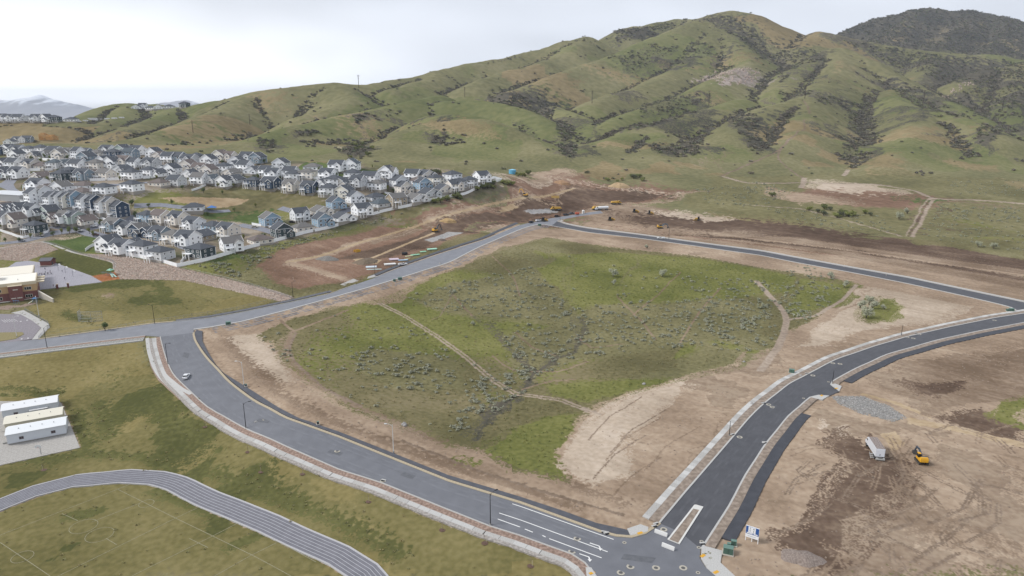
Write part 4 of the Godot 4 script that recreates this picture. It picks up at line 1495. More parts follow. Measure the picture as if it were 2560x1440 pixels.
func chain_fence(px: Array, h: float, label: String) -> void:
	var l := smooth_line(ground_line(px), 3.0)
	var o := thing("chain_link_fence", label, "fence")
	var m := mat("8b8f93", 0.5, 0.5)
	var wire := MB.new()
	var rail := MB.new()
	for i in l.size():
		var a := Vector3(l[i].x, base_h(l[i].x, l[i].y), l[i].y)
		var b := MB.new()
		b.tube(a - Vector3(0, 0.2, 0), a + Vector3(0, h, 0), 0.05, 0.05, 5)
		part("post", b, m, o)
		if i < l.size() - 1:
			var c := Vector3(l[i + 1].x, base_h(l[i + 1].x, l[i + 1].y), l[i + 1].y)
			rail.tube(a + Vector3(0, h - 0.05, 0), c + Vector3(0, h - 0.05, 0), 0.035, 0.035, 4)
			for k in 7:
				var u := a.lerp(c, k / 7.0)
				var v := a.lerp(c, (k + 1) / 7.0)
				wire.bar(u + Vector3(0, 0.1, 0), v + Vector3(0, h - 0.1, 0), 0.02)
				wire.bar(v + Vector3(0, 0.1, 0), u + Vector3(0, h - 0.1, 0), 0.02)
	part("top_rail", rail, m, o)
	part("wire_mesh", wire, m, o)

func build_fences() -> void:
	white_fence([[302,637],[350,645],[400,656],[443,668]], 2.3, "white vinyl fence along the top of the rock slope")
	white_fence([[443,668],[520,652],[620,622],[705,600],[760,585],[830,570],[870,556],[960,530],[1040,513],[1090,500],[1150,490],[1190,474],[1255,452]], 2.3, "long white vinyl fence running beside the earthworks to the hills")
	white_fence([[452,660],[470,640],[478,636],[500,640]], 1.8, "short white fence dividing yards by the dark green house")
	white_fence([[214,628],[232,616],[258,612]], 1.8, "white fence stepping up the green beside the white corner house")
	white_fence([[3,428],[60,428],[138,426]], 2.3, "white fence below the second row of houses")
	white_fence([[225,453],[300,450],[372,446],[412,443]], 2.3, "long white wall fence above the brown-roofed houses")
	white_fence([[72,396],[110,401],[155,403],[205,402]], 2.3, "white fence under the top street houses")
	white_fence([[640,438],[690,442],[760,448],[835,449],[880,452]], 2.3, "white fence behind the white gabled houses")
	white_fence([[0,578],[30,588],[58,596],[90,590],[120,582],[124,576]], 1.8, "white fence around the dark green corner house")
	white_fence([[215,537],[245,545],[270,553],[255,560],[217,566]], 1.8, "white fence wrapping the cottage row end")
	white_fence([[325,557],[340,560],[356,564]], 1.7, "white fence behind the blue hip-roofed house")
	white_fence([[630,562],[660,567],[680,571],[692,567]], 1.7, "white fence beside the lawn cul-de-sac")
	white_fence([[526,588],[550,592],[575,596]], 1.7, "white fence behind the light blue house")
	white_fence([[150,490],[160,484],[183,470],[190,462]], 1.7, "pale fence climbing between the third row houses")
	white_fence([[620,470],[655,465],[700,474]], 1.7, "white fence below the navy blue houses")
	white_fence([[768,486],[800,480],[812,492],[850,486]], 1.7, "white fence below the slate house above the bank")
	white_fence([[962,484],[985,488],[1010,492]], 1.7, "white fence beside the beige gabled house")
	white_fence([[980,441],[1000,446],[1015,448]], 1.7, "white fence between the white houses under the hill")
	white_fence([[1218,458],[1235,446],[1255,452]], 2.2, "white screen fence at the last house by the earthworks")
	white_fence([[330,420],[355,412]], 1.7, "short white fence above the grey second row house")
	white_fence([[0,408],[30,404]], 1.7, "short pale fence at the edge of the second row")
	white_fence([[480,478],[515,464]], 1.7, "white rail line down the grassy bank", 7.0)
	chain_fence([[97,848],[250,829],[383,806],[440,798],[560,780],[690,752]], 1.5, "chain-link fence between the school field and the street")
	chain_fence([[62,776],[92,794],[120,810],[124,818],[98,846]], 1.4, "chain-link fence curving round the car park walk")
	chain_fence([[443,670],[560,697],[640,718],[730,747]], 1.5, "chain-link fence along the top of the rock slope")
	chain_fence([[110,606],[160,620],[192,633],[282,655],[285,672]], 1.4, "chain-link fence beside the footpath above the school")

# ---------------------------------------------------------------- vehicles
func wheel(parent: Node3D, at: Vector3, r: float, w: float) -> void:
	var b := MB.new()
	b.tube(Vector3(0, 0, -w * 0.5), Vector3(0, 0, w * 0.5), r, r, 12)
	var o := part("wheel", b, mat("17171a", 0.9), parent)
	b = MB.new()
	b.tube(Vector3(0, 0, -w * 0.5 - 0.02), Vector3(0, 0, w * 0.5 + 0.02), r * 0.55, r * 0.55, 10)
	part("rim", b, mat("9a9ca0", 0.4, 0.6), o)
	o.position = at

func car(at: Vector3, turn: float, paint: String, kind: String, label: String) -> void:
	var o := thing("pickup_truck" if kind == "pickup" else "parked_car" if kind == "parked" else "car", label, "pickup" if kind == "pickup" else "car", at, turn, "cars parked in the neighbourhood" if label.contains("neighbourhood") else "")
	var pm := mat(paint, 0.35, 0.1)
	var gl := mat("15191d", 0.1)
	var ln := 5.7 if kind == "pickup" else 4.7
	var b := MB.new()
	b.side(PackedVector2Array([Vector2(-ln * 0.5, 0.4), Vector2(ln * 0.5, 0.4), Vector2(ln * 0.5, 0.85), Vector2(ln * 0.47, 0.98), Vector2(ln * 0.22, 1.05), Vector2(-ln * 0.48, 1.1), Vector2(-ln * 0.5, 0.9)]), -0.92, 0.92)
	part("body", b, pm, o)
	b = MB.new()
	var c0 := -0.2 if kind == "pickup" else -ln * 0.36
	b.side(PackedVector2Array([Vector2(c0, 1.05), Vector2(ln * 0.22, 1.05), Vector2(ln * 0.1, 1.52), Vector2(c0 + 0.25, 1.56)]), -0.8, 0.8)
	var cab := part("cabin", b, gl, o)
	b = MB.new()
	b.box(Vector3((c0 + 0.25 + ln * 0.1) * 0.5, 1.57, 0), Vector3(ln * 0.1 - c0 - 0.3, 0.06, 1.5))
	part("roof", b, pm, cab)
	if kind == "pickup":
		b = MB.new()
		for s in [-1, 1]:
			b.box(Vector3(-1.6, 1.25, s * 0.86), Vector3(2.4, 0.35, 0.12))
		b.box(Vector3(-2.78, 1.25, 0), Vector3(0.1, 0.35, 1.7))
		part("bed_wall", b, pm, o)
	for s in [-1, 1]:
		b = MB.new()
		b.box(Vector3(ln * 0.5, 0.78, s * 0.65), Vector3(0.06, 0.16, 0.4))
		part("headlight", b, mat("d8dadb", 0.2), o)
		b = MB.new()
		b.box(Vector3(-ln * 0.5, 0.85, s * 0.72), Vector3(0.06, 0.2, 0.26))
		part("tail_light", b, mat("7c1c1c", 0.3), o)
		for f in [-1, 1]:
			wheel(o, Vector3(f * ln * 0.31, 0.36, s * 0.82), 0.36, 0.26)

func tracks(o: Node3D, ln: float, wide: float, h: float) -> void:
	for s in [-1, 1]:
		var b := MB.new()
		b.side(PackedVector2Array([Vector2(-ln * 0.5 + 0.3, 0.05), Vector2(ln * 0.5 - 0.3, 0.05), Vector2(ln * 0.5, h * 0.5), Vector2(ln * 0.5 - 0.3, h), Vector2(-ln * 0.5 + 0.3, h), Vector2(-ln * 0.5, h * 0.5)]), s * wide * 0.5 - 0.3, s * wide * 0.5 + 0.3)
		var t := part("crawler_track", b, mat("2b2926", 0.9), o)
		b = MB.new()
		for k in 5:
			b.tube(Vector3((k - 2) * ln * 0.18, h * 0.45, s * wide * 0.5 - 0.34), Vector3((k - 2) * ln * 0.18, h * 0.45, s * wide * 0.5 + 0.34), h * 0.3, -1, 8)
		part("roller", b, mat("55504a", 0.8), t)

func excavator(at: Vector3, turn: float, label: String, boom_c: String, body_c := "c99a2a", reach := 1.0) -> Node3D:
	var o := thing("excavator", label, "excavator", at, turn)
	var y := mat(body_c, 0.5)
	var bm := mat(boom_c, 0.5)
	tracks(o, 4.6, 2.6, 1.0)
	var b := MB.new()
	b.tube(Vector3(0, 0.9, 0), Vector3(0, 1.25, 0), 0.9, -1, 14)
	part("turntable", b, mat("2b2926"), o)
	b = MB.new()
	b.extrude(PackedVector2Array([Vector2(-2.3, -1.2), Vector2(-2.0, -1.4), Vector2(1.4, -1.4), Vector2(1.4, 1.4), Vector2(-2.0, 1.4), Vector2(-2.3, 1.2)]), 1.2, 2.0)
	var body := part("body", b, y, o)
	b = MB.new()
	b.hexa(Vector3(-1.75, 2.0, 0), Vector3(1.1, 0.8, 2.7), 0.8, 2.3)
	part("counterweight", b, y, body)
	b = MB.new()
	b.box(Vector3(-0.5, 2.25, 0.5), Vector3(1.3, 0.5, 1.6))
	part("engine_cover", b, mat("4a4c50", 0.6), body)
	b = MB.new()
	b.hexa(Vector3(0.6, 2.0, -0.85), Vector3(1.6, 1.3, 1.0), 1.2, 0.9)
	var cab := part("cab", b, mat("1b2024", 0.15), o)
	b = MB.new()
	b.box(Vector3(0.6, 3.34, -0.85), Vector3(1.35, 0.1, 1.0))
	part("cab_roof", b, y, cab)
	b = MB.new()
	var p1 := Vector3(1.0, 2.0, 0.25)
	var p2 := Vector3(3.4, 4.6 * reach, 0.25)
	var p3 := Vector3(5.6, 4.4 * reach, 0.25)
	b.bar(p1, p2, 0.4, 0.75)
	b.bar(p2, p3, 0.38, 0.65)
	var boom := part("boom", b, bm, o)
	b = MB.new()
	b.bar(Vector3(1.5, 1.6, 0.55), Vector3(3.2, 3.9 * reach, 0.55), 0.16)
	b.bar(Vector3(1.5, 1.6, -0.05), Vector3(3.2, 3.9 * reach, -0.05), 0.16)
	part("hydraulic_ram", b, mat("b9bcc0", 0.3, 0.6), boom)
	b = MB.new()
	var p4 := Vector3(6.6, 1.3, 0.25)
	b.bar(p3 + Vector3(-0.3, 0.3, 0), p4, 0.34, 0.5)
	part("stick", b, bm, o)
	b = MB.new()
	b.side(PackedVector2Array([Vector2(6.2, 1.5), Vector2(6.9, 1.3), Vector2(7.0, 0.5), Vector2(6.4, 0.1), Vector2(5.7, 0.3), Vector2(5.9, 0.7)]), -0.45, 0.95)
	part("bucket", b, mat("3c3a38", 0.7), o)
	return o

func dump_truck(at: Vector3, turn: float, label: String) -> void:
	var o := thing("dump_truck", label, "dump truck", at, turn)
	var y := mat("c39a3c", 0.55)
	var b := MB.new()
	b.box(Vector3(0, 1.1, 0), Vector3(9.4, 0.5, 1.4))
	part("chassis", b, mat("3a3530"), o)
	b = MB.new()
	b.side(PackedVector2Array([Vector2(-4.9, 2.0), Vector2(-3.9, 1.4), Vector2(1.2, 1.5), Vector2(1.5, 3.2), Vector2(-4.2, 2.9)]), -1.4, 1.4)
	part("dump_body", b, y, o)
	b = MB.new()
	b.side(PackedVector2Array([Vector2(1.9, 1.3), Vector2(4.9, 1.2), Vector2(4.9, 1.9), Vector2(3.9, 2.2), Vector2(3.6, 3.3), Vector2(2.2, 3.3)]), -1.15, 1.15)
	var cab := part("cab", b, y, o)
	b = MB.new()
	b.box(Vector3(2.9, 2.75, 0), Vector3(1.3, 0.7, 2.36))
	part("cab_window", b, mat("15191d", 0.1), cab)
	for x in [-3.2, -1.6, 3.3]:
		for s in [-1, 1]:
			wheel(o, Vector3(x, 0.85, s * 1.2), 0.85, 0.6)

func bulldozer(at: Vector3, turn: float, label: String) -> void:
	var o := thing("bulldozer", label, "bulldozer", at, turn)
	var y := mat("b78f33", 0.6)
	tracks(o, 4.0, 2.2, 1.2)
	var b := MB.new()
	b.hexa(Vector3(0.7, 1.0, 0), Vector3(2.4, 1.2, 1.3), 2.2, 1.1)
	part("hood", b, y, o)
	b = MB.new()
	b.hexa(Vector3(-1.0, 1.1, 0), Vector3(1.7, 2.0, 1.7), 1.4, 1.5)
	var cab := part("cab", b, mat("1a1c1e", 0.2), o)
	b = MB.new()
	b.box(Vector3(-1.0, 3.15, 0), Vector3(1.8, 0.12, 1.8))
	part("canopy", b, mat("2a2b2d"), cab)
	b = MB.new()
	b.side(PackedVector2Array([Vector2(2.7, 0.0), Vector2(2.95, 0.1), Vector2(2.8, 0.7), Vector2(2.95, 1.4), Vector2(2.75, 1.4), Vector2(2.6, 0.7)]), -1.9, 1.9)
	part("blade", b, y, o)
	b = MB.new()
	for s in [-1, 1]:
		b.bar(Vector3(0.2, 0.6, s * 1.45), Vector3(2.7, 0.5, s * 1.45), 0.2, 0.3)
	part("push_arm", b, y, o)
	b = MB.new()
	b.bar(Vector3(-2.0, 1.0, 0), Vector3(-2.9, 0.4, 0), 0.8, 0.3)
	part("ripper", b, mat("3a3530"), o)

func build_vehicles() -> void:
	car(P(466, 945) + Vector3(0, 0.06, 0), 1.75, "d9dbdd", "car", "white car driving along the bend of the main road")
	car(P(1652, 597) + Vector3(0, 0.06, 0), PI - 0.25, "dcdedf", "pickup", "white pickup driving along the far street")
	car(P(1328, 557) + Vector3(0, 0.06, 0), 0.75, "30343a", "parked", "dark grey pickup parked first at the far junction kerb")
	car(P(1346, 553) + Vector3(0, 0.06, 0), 0.75, "d5d7d9", "pickup", "white work pickup parked behind the dark grey one")
	car(P(1392, 542) + Vector3(0, 0.06, 0), 0.6, "2c2a2a", "parked", "black car parked beyond the far junction")
	car(P(1415, 538) + Vector3(0, 0.06, 0), 0.6, "3a4048", "pickup", "dark pickup parked between the black car and the teal car")
	car(P(1429, 535) + Vector3(0, 0.06, 0), 0.6, "5b6b72", "parked", "teal grey car parked nearest the orange machine")
	car(P(263, 580) + Vector3(0, 0.1, 0), -0.5, "a9adb2", "parked", "silver car on the driveway of the slate blue corner house")
	car(P(182, 569) + Vector3(0, 0.1, 0), -0.5, "22252b", "parked", "dark car at the kerb of the cottage row")
	car(P(730, 557) + Vector3(0, 0.1, 0), 0.2, "26292e", "parked", "dark car in front of the blue house garage")
	car(P(1007, 663) + Vector3(0, 0.1, 0), 0.5, "d8d8d8", "pickup", "white delivery truck stopped beside the pipe stacks")
	excavator(P(2303, 1156), 1.42, "yellow excavator with dark boom parked on the graded dirt", "3b4450", "cf9a1e", 0.75).scale = Vector3.ONE * 0.86
	excavator(P(1313, 491), 2.7, "tall yellow excavator digging by the tan haul road", "c79a45", "c79a45", 1.4)
	excavator(P(1088, 580), 0.9, "yellow excavator with black boom at the pipe trench", "2d3238", "c9982e", 1.1)
	excavator(P(1650, 571), 0.1, "excavator with blue-grey boom beside the pickup street", "4a6272", "c2983c", 0.8)
	dump_truck(P(1540, 511), 0.15, "tan articulated dump truck on the upper haul road")
	dump_truck(P(1390, 526), PI + 0.2, "yellow articulated dump truck low in the dark soil")
	dump_truck(P(1492, 524), PI + 0.5, "tan dump truck behind the white tanker")
	bulldozer(P(1527, 551), 0.5, "yellow bulldozer at the edge of the dark fill")
	bulldozer(P(1588, 531), 0.2, "first yellow bulldozer on the dark bench")
	bulldozer(P(1626, 535), -0.2, "yellow bulldozer with a white hood light on the dark bench")
	bulldozer(P(1743, 551), PI - 0.2, "yellow bulldozer below the pale cut slope")
	bulldozer(P(1360, 553), 0.7, "yellow loader parked among cars at the far junction")
	# tanker
	var o := thing("tanker_truck", "white tanker truck with dump truck behind it on the haul road", "tanker truck", P(1512, 525), 0.25)
	var white := mat("d8dadc", 0.4)
	var b := MB.new()
	b.tube(Vector3(-6.5, 2.3, 0), Vector3(3.0, 2.3, 0), 1.25, -1, 14)
	part("tank", b, white, o)
	b = MB.new()
	b.side(PackedVector2Array([Vector2(-9.6, 1.0), Vector2(-7.0, 1.0), Vector2(-7.0, 3.2), Vector2(-8.2, 3.2), Vector2(-8.5, 2.2), Vector2(-9.6, 2.0)]), -1.15, 1.15)
	var cab := part("cab", b, white, o)
	b = MB.new()
	b.box(Vector3(-7.7, 2.7, 0), Vector3(0.9, 0.6, 2.36))
	part("cab_window", b, mat("15191d", 0.1), cab)
	for x in [-8.8, -6.0, -4.8, 1.2, 2.4]:
		for s in [-1, 1]:
			wheel(o, Vector3(x, 0.52, s * 1.0), 0.52, 0.5)
	# box truck seen from behind
	o = thing("box_truck", "white box truck with rust-stained roof parked on the graded dirt", "truck", P(2199, 1152), 1.38)
	b = MB.new()
	b.box(Vector3(4.2, 2.55, 0), Vector3(8.0, 2.7, 2.6))
	var cargo := part("cargo_box", b, mat("c9cbcf", 0.6), o)
	b = MB.new()
	b.box(Vector3(4.2, 3.93, 0), Vector3(7.9, 0.06, 2.5))
	part("roof", b, grain("8d7f78", 0.3, 3.0), cargo)
	b = MB.new()
	b.box(Vector3(0.17, 2.5, 0), Vector3(0.06, 2.4, 2.3))
	part("rear_door", b, mat("d5d8de", 0.5), cargo)
	b = MB.new()
	for k in 2:
		b.box(Vector3(0.12, 1.7 + k * 0.4, -0.1), Vector3(0.06, 0.12, 0.28))
	part("latch", b, mat("4b4b4d"), cargo)
	b = MB.new()
	b.box(Vector3(4.5, 0.95, 0), Vector3(10.0, 0.4, 1.2))
	part("chassis", b, mat("4c4a48"), o)
	b = MB.new()
	b.box(Vector3(-0.3, 0.75, 0), Vector3(0.5, 0.5, 2.5))
	part("rear_bumper", b, mat("a9a9a6", 0.6), o)
	b = MB.new()
	b.side(PackedVector2Array([Vector2(8.4, 0.9), Vector2(10.9, 0.9), Vector2(10.9, 1.8), Vector2(10.1, 2.0), Vector2(9.7, 3.0), Vector2(8.4, 3.0)]), -1.15, 1.15)
	var c2 := part("cab", b, mat("c9cbcf", 0.5), o)
	b = MB.new()
	b.box(Vector3(9.3, 2.5, 0), Vector3(0.9, 0.6, 2.36))
	part("cab_window", b, mat("15191d", 0.1), c2)
	b = MB.new()
	for k in 3:
		b.box(Vector3(1.2 + k * 0.5, 0.4 + k * 0.35, -1.9), Vector3(0.5, 0.1, 1.0))
	b.bar(Vector3(0.8, 0.2, -2.3), Vector3(2.6, 1.5, -2.3), 0.1)
	part("side_step", b, mat("9b9b99", 0.6), o)
	for x in [1.3, 2.5, 9.4]:
		for s in [-1, 1]:
			wheel(o, Vector3(x, 0.52, s * 1.0), 0.52, 0.5)

# ---------------------------------------------------------------- building site goods
func pipes(px: float, py: float, turn: float, ln: float, r: float, cols: int, rows: int, c: String, label: String) -> void:
	var o := thing("pipe_stack", label, "pipes", P(px, py), turn)
	var b := MB.new()
	b.tube(Vector3(-ln * 0.5, r, 0), Vector3(ln * 0.5, r, 0), r, -1, 8)
	var m := b.done(mat(c, 0.5))
	for j in rows:
		for i in cols:
			var q := obj("pipe", m, o)
			q.position = Vector3(rng.randf_range(-0.2, 0.2), j * r * 1.8, (i - (cols - 1) * 0.5 + (j % 2) * 0.5) * r * 2.05)

func mound(px: float, py: float, r: float, h: float, c: String, label: String, spread := 0.25) -> void:
	var p := P(px, py)
	var b := MB.new()
	var n := FastNoiseLite.new()
	n.seed = int(px)
	n.frequency = 0.25
	var ring := func(i: int, k: int) -> Vector3:
		var a := k * TAU / 20.0
		var q := i / 5.0
		var rr := r * q * (1.0 + 0.18 * sin(a * 2.0 + px) + 0.1 * sin(a * 5.0))
		var v := Vector3(cos(a) * rr, 0, sin(a) * rr * 0.8)
		v.y = h * pow(cos(q * PI * 0.5), 1.2) + n.get_noise_2d(v.x, v.z) * 0.3 * h * (1.0 - q)
		if i == 5:
			v.y = base_h(p.x + v.x, p.z + v.z) - p.y - 0.3
		return v
	for i in 5:
		for k in 20:
			b.quad(ring.call(i, k), ring.call(i, k + 1), ring.call(i + 1, k + 1), ring.call(i + 1, k))
	var o := obj("soil_mound", b.done(grain(c, spread, 4.0)))
	o.position = p
	tag(o, label, "mound")

func build_site() -> void:
	pipes(985, 649, 0.25, 6.0, 0.16, 14, 2, "c3b4be", "stack of pale pink pipes beside the road works")
	pipes(1008, 651, 0.25, 6.0, 0.13, 9, 2, "9fb5c6", "stack of light blue pipes next to the pink ones")
	pipes(975, 662, 0.3, 7.0, 0.25, 6, 2, "d9d9d7", "stack of white pipes by the delivery truck")
	pipes(928, 668, 0.2, 6.5, 0.25, 8, 1, "c0c9cf", "pale blue-grey pipe stack beside the sand pile")
	pipes(1038, 638, 0.5, 6.0, 0.15, 8, 2, "8fbfa2", "mint green pipe stack in the middle of the line")
	pipes(1058, 630, 0.4, 4.0, 0.15, 6, 2, "9ccfb0", "short pale green pipe stack")
	pipes(1080, 624, 0.4, 6.5, 0.2, 7, 2, "a9d3bd", "pale mint pipe stack at the far end of the line")
	pipes(1023, 641, 0.5, 5.0, 0.12, 6, 2, "cfcfa8", "cream yellow pipe stack beside the green pipes")
	pipes(1018, 647, 0.9, 5.0, 0.12, 4, 1, "c9c090", "thin loose yellow pipes between the stacks")
	pipes(935, 674, 0.1, 9.0, 0.2, 2, 1, "cfe0da", "two pale pipes lying along the road works")
	var o := thing("storage_tank", "black cylindrical storage tank lying beside the pink pipes", "tank", P(1012, 637), 0.3)
	o.scale = Vector3.ONE * 0.6
	var b := MB.new()
	b.tube(Vector3(-3, 1.6, 0), Vector3(3, 1.6, 0), 1.5, -1, 16)
	part("shell", b, mat("17181b", 0.5), o)
	for s in [-1, 1]:
		b = MB.new()
		b.box(Vector3(s * 2.0, 0.3, 0), Vector3(0.5, 0.7, 2.4))
		part("cradle", b, mat("6b6257"), o)
	mound(915, 655, 9, 2.4, "6b5a45", "dark brown soil mound behind the pale pipe stack")
	mound(818, 648, 7, 2.2, "77736d", "grey gravel mound beside the tan haul road")
	mound(1120, 552, 6, 2.2, "b3925f", "tan sand mound near the trench excavator")
	mound(1547, 466, 10, 4.0, "b79a70", "tan spoil mound on the upper haul road")
	mound(1402, 458, 9, 3.0, "a07a55", "reddish spoil mound at the haul road bend")
	mound(2005, 1395, 5, 1.3, "83746a", "low dark soil mound on the graded dirt")
	mound(1105, 600, 4, 1.0, "5c4b40", "small dark spoil heap beside the trench")
	# trench box, tanks, huts
	o = thing("trench_box", "small yellow trench box lying in the dark soil", "trench box", P(893, 630), 0.8)
	for s in [-1, 1]:
		b = MB.new()
		b.box(Vector3(0, 0.9, s * 1.1), Vector3(4.2, 1.6, 0.2))
		part("side_plate", b, mat("c79a3a"), o)
	b = MB.new()
	for s in [-1, 1]:
		b.bar(Vector3(s * 1.6, 1.2, -1.1), Vector3(s * 1.6, 1.2, 1.1), 0.2)
	part("spreader", b, mat("c79a3a"), o)
	o = thing("trench_box", "yellow steel box standing on the dark soil behind the dump truck", "trench box", P(1388, 495), 0.0)
	for s in [-1, 1]:
		b = MB.new()
		b.box(Vector3(0, 1.0, s * 1.2), Vector3(7.0, 2.0, 0.25))
		part("side_plate", b, mat("c0a060"), o)
	b = MB.new()
	for s in [-1, 1]:
		b.bar(Vector3(s * 2.8, 1.4, -1.2), Vector3(s * 2.8, 1.4, 1.2), 0.25)
	part("spreader", b, mat("c0a060"), o)
	o = thing("portable_toilet", "white portable toilet beside the orange machine at the haul road", "toilet", P(1458, 534), 0.2)
	b = MB.new()
	b.box(Vector3(0, 1.4, 0), Vector3(1.8, 2.8, 1.8))
	part("cabin", b, mat("d8d6d0"), o)
	b = MB.new()
	b.hexa(Vector3(0, 2.8, 0), Vector3(1.9, 0.35, 1.9), 1.2, 1.2)
	part("roof", b, mat("e0dfdb"), o)
	b = MB.new()
	b.box(Vector3(0, 1.25, 0.92), Vector3(1.1, 2.3, 0.06))
	part("door", b, mat("b9b7b2"), o)
	o = thing("compressor", "orange wheeled compressor beside the white portable toilet", "machine", P(1443, 537), 0.2)
	b = MB.new()
	b.hexa(Vector3(0, 0.6, 0), Vector3(3.4, 1.6, 1.7), 3.0, 1.5)
	part("housing", b, mat("b8583c", 0.6), o)
	b = MB.new()
	b.bar(Vector3(-1.7, 0.7, 0), Vector3(-3.2, 0.5, 0), 0.12)
	part("tow_bar", b, mat("3a3a3a"), o)
	for s in [-1, 1]:
		wheel(o, Vector3(0.2, 0.4, s * 0.9), 0.4, 0.25)
	# water tank by the hill
	o = thing("water_tank", "bright blue water tank in brush at the foot of the hills", "tank", P(1281, 435), 0.0)
	b = MB.new()
	b.tube(Vector3(0, 0, 0), Vector3(0, 4.2, 0), 3.6, -1, 20)
	part("shell", b, mat("5ba3c6", 0.5), o)
	b = MB.new()
	b.tube(Vector3(0, 4.2, 0), Vector3(0, 4.9, 0), 3.7, 0.6, 20)
	part("cap", b, mat("79b9d6", 0.5), o)
	# survey stakes
	var stake := MB.new()
	stake.box(Vector3(0, 0.9, 0), Vector3(0.14, 1.8, 0.08))
	stake.box(Vector3(0, 1.7, 0), Vector3(0.3, 0.2, 0.1))
	var sm := stake.done(mat("cdbfae"))
	for q in [[742,650],[770,672],[955,602],[1060,560],[1010,590],[1778,603],[1995,640],[2000,646],[2110,668],[2215,690],[1318,486],[1350,530],[1248,522],[733,700],[790,690]]:
		var s := obj("survey_stake", sm)
		s.position = P(q[0], q[1])
		tag(s, "pale survey stake standing in the graded earth", "stake", "survey stakes on the building site")

const TRACK_INNER := [[-60,1272],[0,1248],[82,1216],[191,1188],[328,1175],[410,1180],[465,1194],[547,1232],[600,1252],[700,1292],[764,1322],[873,1369],[942,1412],[967,1440],[985,1475]]

# ---------------------------------------------------------------- school grounds
func hoop(at: Vector3, turn: float, label: String) -> void:
	var o := thing("basketball_hoop", label, "basketball hoop", at, turn, "basketball hoops")
	var b := MB.new()
	b.tube(Vector3(0, 0, 0), Vector3(0, 3.2, 0), 0.09, -1, 8)
	b.tube(Vector3(0, 3.2, 0), Vector3(0, 3.4, 1.1), 0.07, -1, 6)
	part("pole", b, mat("7d8084", 0.5, 0.4), o)
	b = MB.new()
	b.extrude(PackedVector2Array([Vector2(-0.9, 0), Vector2(0.9, 0), Vector2(0.9, 0.12), Vector2(-0.9, 0.12)]), 2.9, 3.6)
	b.hexa(Vector3(0, 3.6, 0.06), Vector3(1.8, 0.35, 0.12), 1.1, 0.12)
	var k := part("backboard", b, mat("dfe1e2", 0.5), o)
	k.position = Vector3(0, 0, 1.1)
	b = MB.new()
	for i in 12:
		b.bar(Vector3(cos(i * TAU / 12) * 0.23, 3.05, 1.5 + sin(i * TAU / 12) * 0.23), Vector3(cos((i + 1) * TAU / 12) * 0.23, 3.05, 1.5 + sin((i + 1) * TAU / 12) * 0.23), 0.03)
	part("rim", b, mat("b8512e"), o)

func classroom(a: Vector3, c: Vector3, depth: float, h: float, wall: String, top: String, label: String, extras: int) -> void:
	var ln := Vector2(c.x - a.x, c.z - a.z).length()
	var o := thing("portable_classroom", label, "portable classroom", Vector3(a.x, a.y, a.z), atan2(-(c.z - a.z), c.x - a.x))
	# local x along the front, z = 0 at the front, -z behind
	var b := MB.new()
	b.box(Vector3(ln * 0.5, 0.25, -depth * 0.5), Vector3(ln - 0.3, 0.6, depth - 0.3))
	part("skirting", b, mat("8f8d88"), o)
	b = MB.new()
	b.box(Vector3(ln * 0.5, 0.5 + h * 0.5, -depth * 0.5), Vector3(ln, h, depth))
	var w := part("wall", b, mat(wall, 0.75), o)
	b = MB.new()
	for k in int(ln / 0.6):
		b.box(Vector3(0.3 + k * 0.6, 0.5 + h * 0.5, 0.012), Vector3(0.05, h - 0.1, 0.024))
	part("siding_batten", b, mat(wall, 0.75), w)
	b = MB.new()
	var k := depth * 0.5 + 0.35
	b.t = Transform3D(Basis(), Vector3(ln * 0.5, 0, -depth * 0.5))
	gable_roof(b, ln, depth, 0.5 + h, 0.95, 0.35, 0.15)
	b.t = b.t * Transform3D(Basis(), Vector3.ZERO)
	gable_wall(b, ln, depth, 0.4 + h, 0.5 + h, 0.9)
	var r := part("roof", b, mat(top, 0.55), o)
	for i in 4:
		b = MB.new()
		b.tube(Vector3(ln * (0.2 + 0.2 * i), 0.9 + h, -depth * 0.3), Vector3(ln * (0.2 + 0.2 * i), 1.5 + h, -depth * 0.3), 0.12, -1, 6)
		part("roof_vent", b, mat("8b8d90"), r)
	for x in [0.24, 0.78]:
		b = MB.new()
		b.box(Vector3(ln * x, 1.9, 0.03), Vector3(1.3, 1.0, 0.08))
		var f := part("window", b, mat("6b6a6c"), o)
		b = MB.new()
		b.box(Vector3(ln * x - 0.3, 1.9, 0.06), Vector3(0.5, 0.8, 0.06))
		b.box(Vector3(ln * x + 0.3, 1.9, 0.06), Vector3(0.5, 0.8, 0.06))
		part("pane", b, mat("4c3f42", 0.15), f)
	b = MB.new()
	b.box(Vector3(-0.03, 1.55, -depth * 0.35), Vector3(0.08, 2.1, 1.0))
	part("door", b, mat("6b6f75"), o)
	b = MB.new()
	b.box(Vector3(-0.8, 0.3, -depth * 0.35), Vector3(1.6, 0.5, 1.6))
	part("step", b, mat("9b9994"), o)
	if extras:
		b = MB.new()
		b.box(Vector3(ln * 0.66, 2.6, 0.8), Vector3(ln * 0.34, 0.12, 1.6))
		part("awning", b, mat("c9cacb"), o)

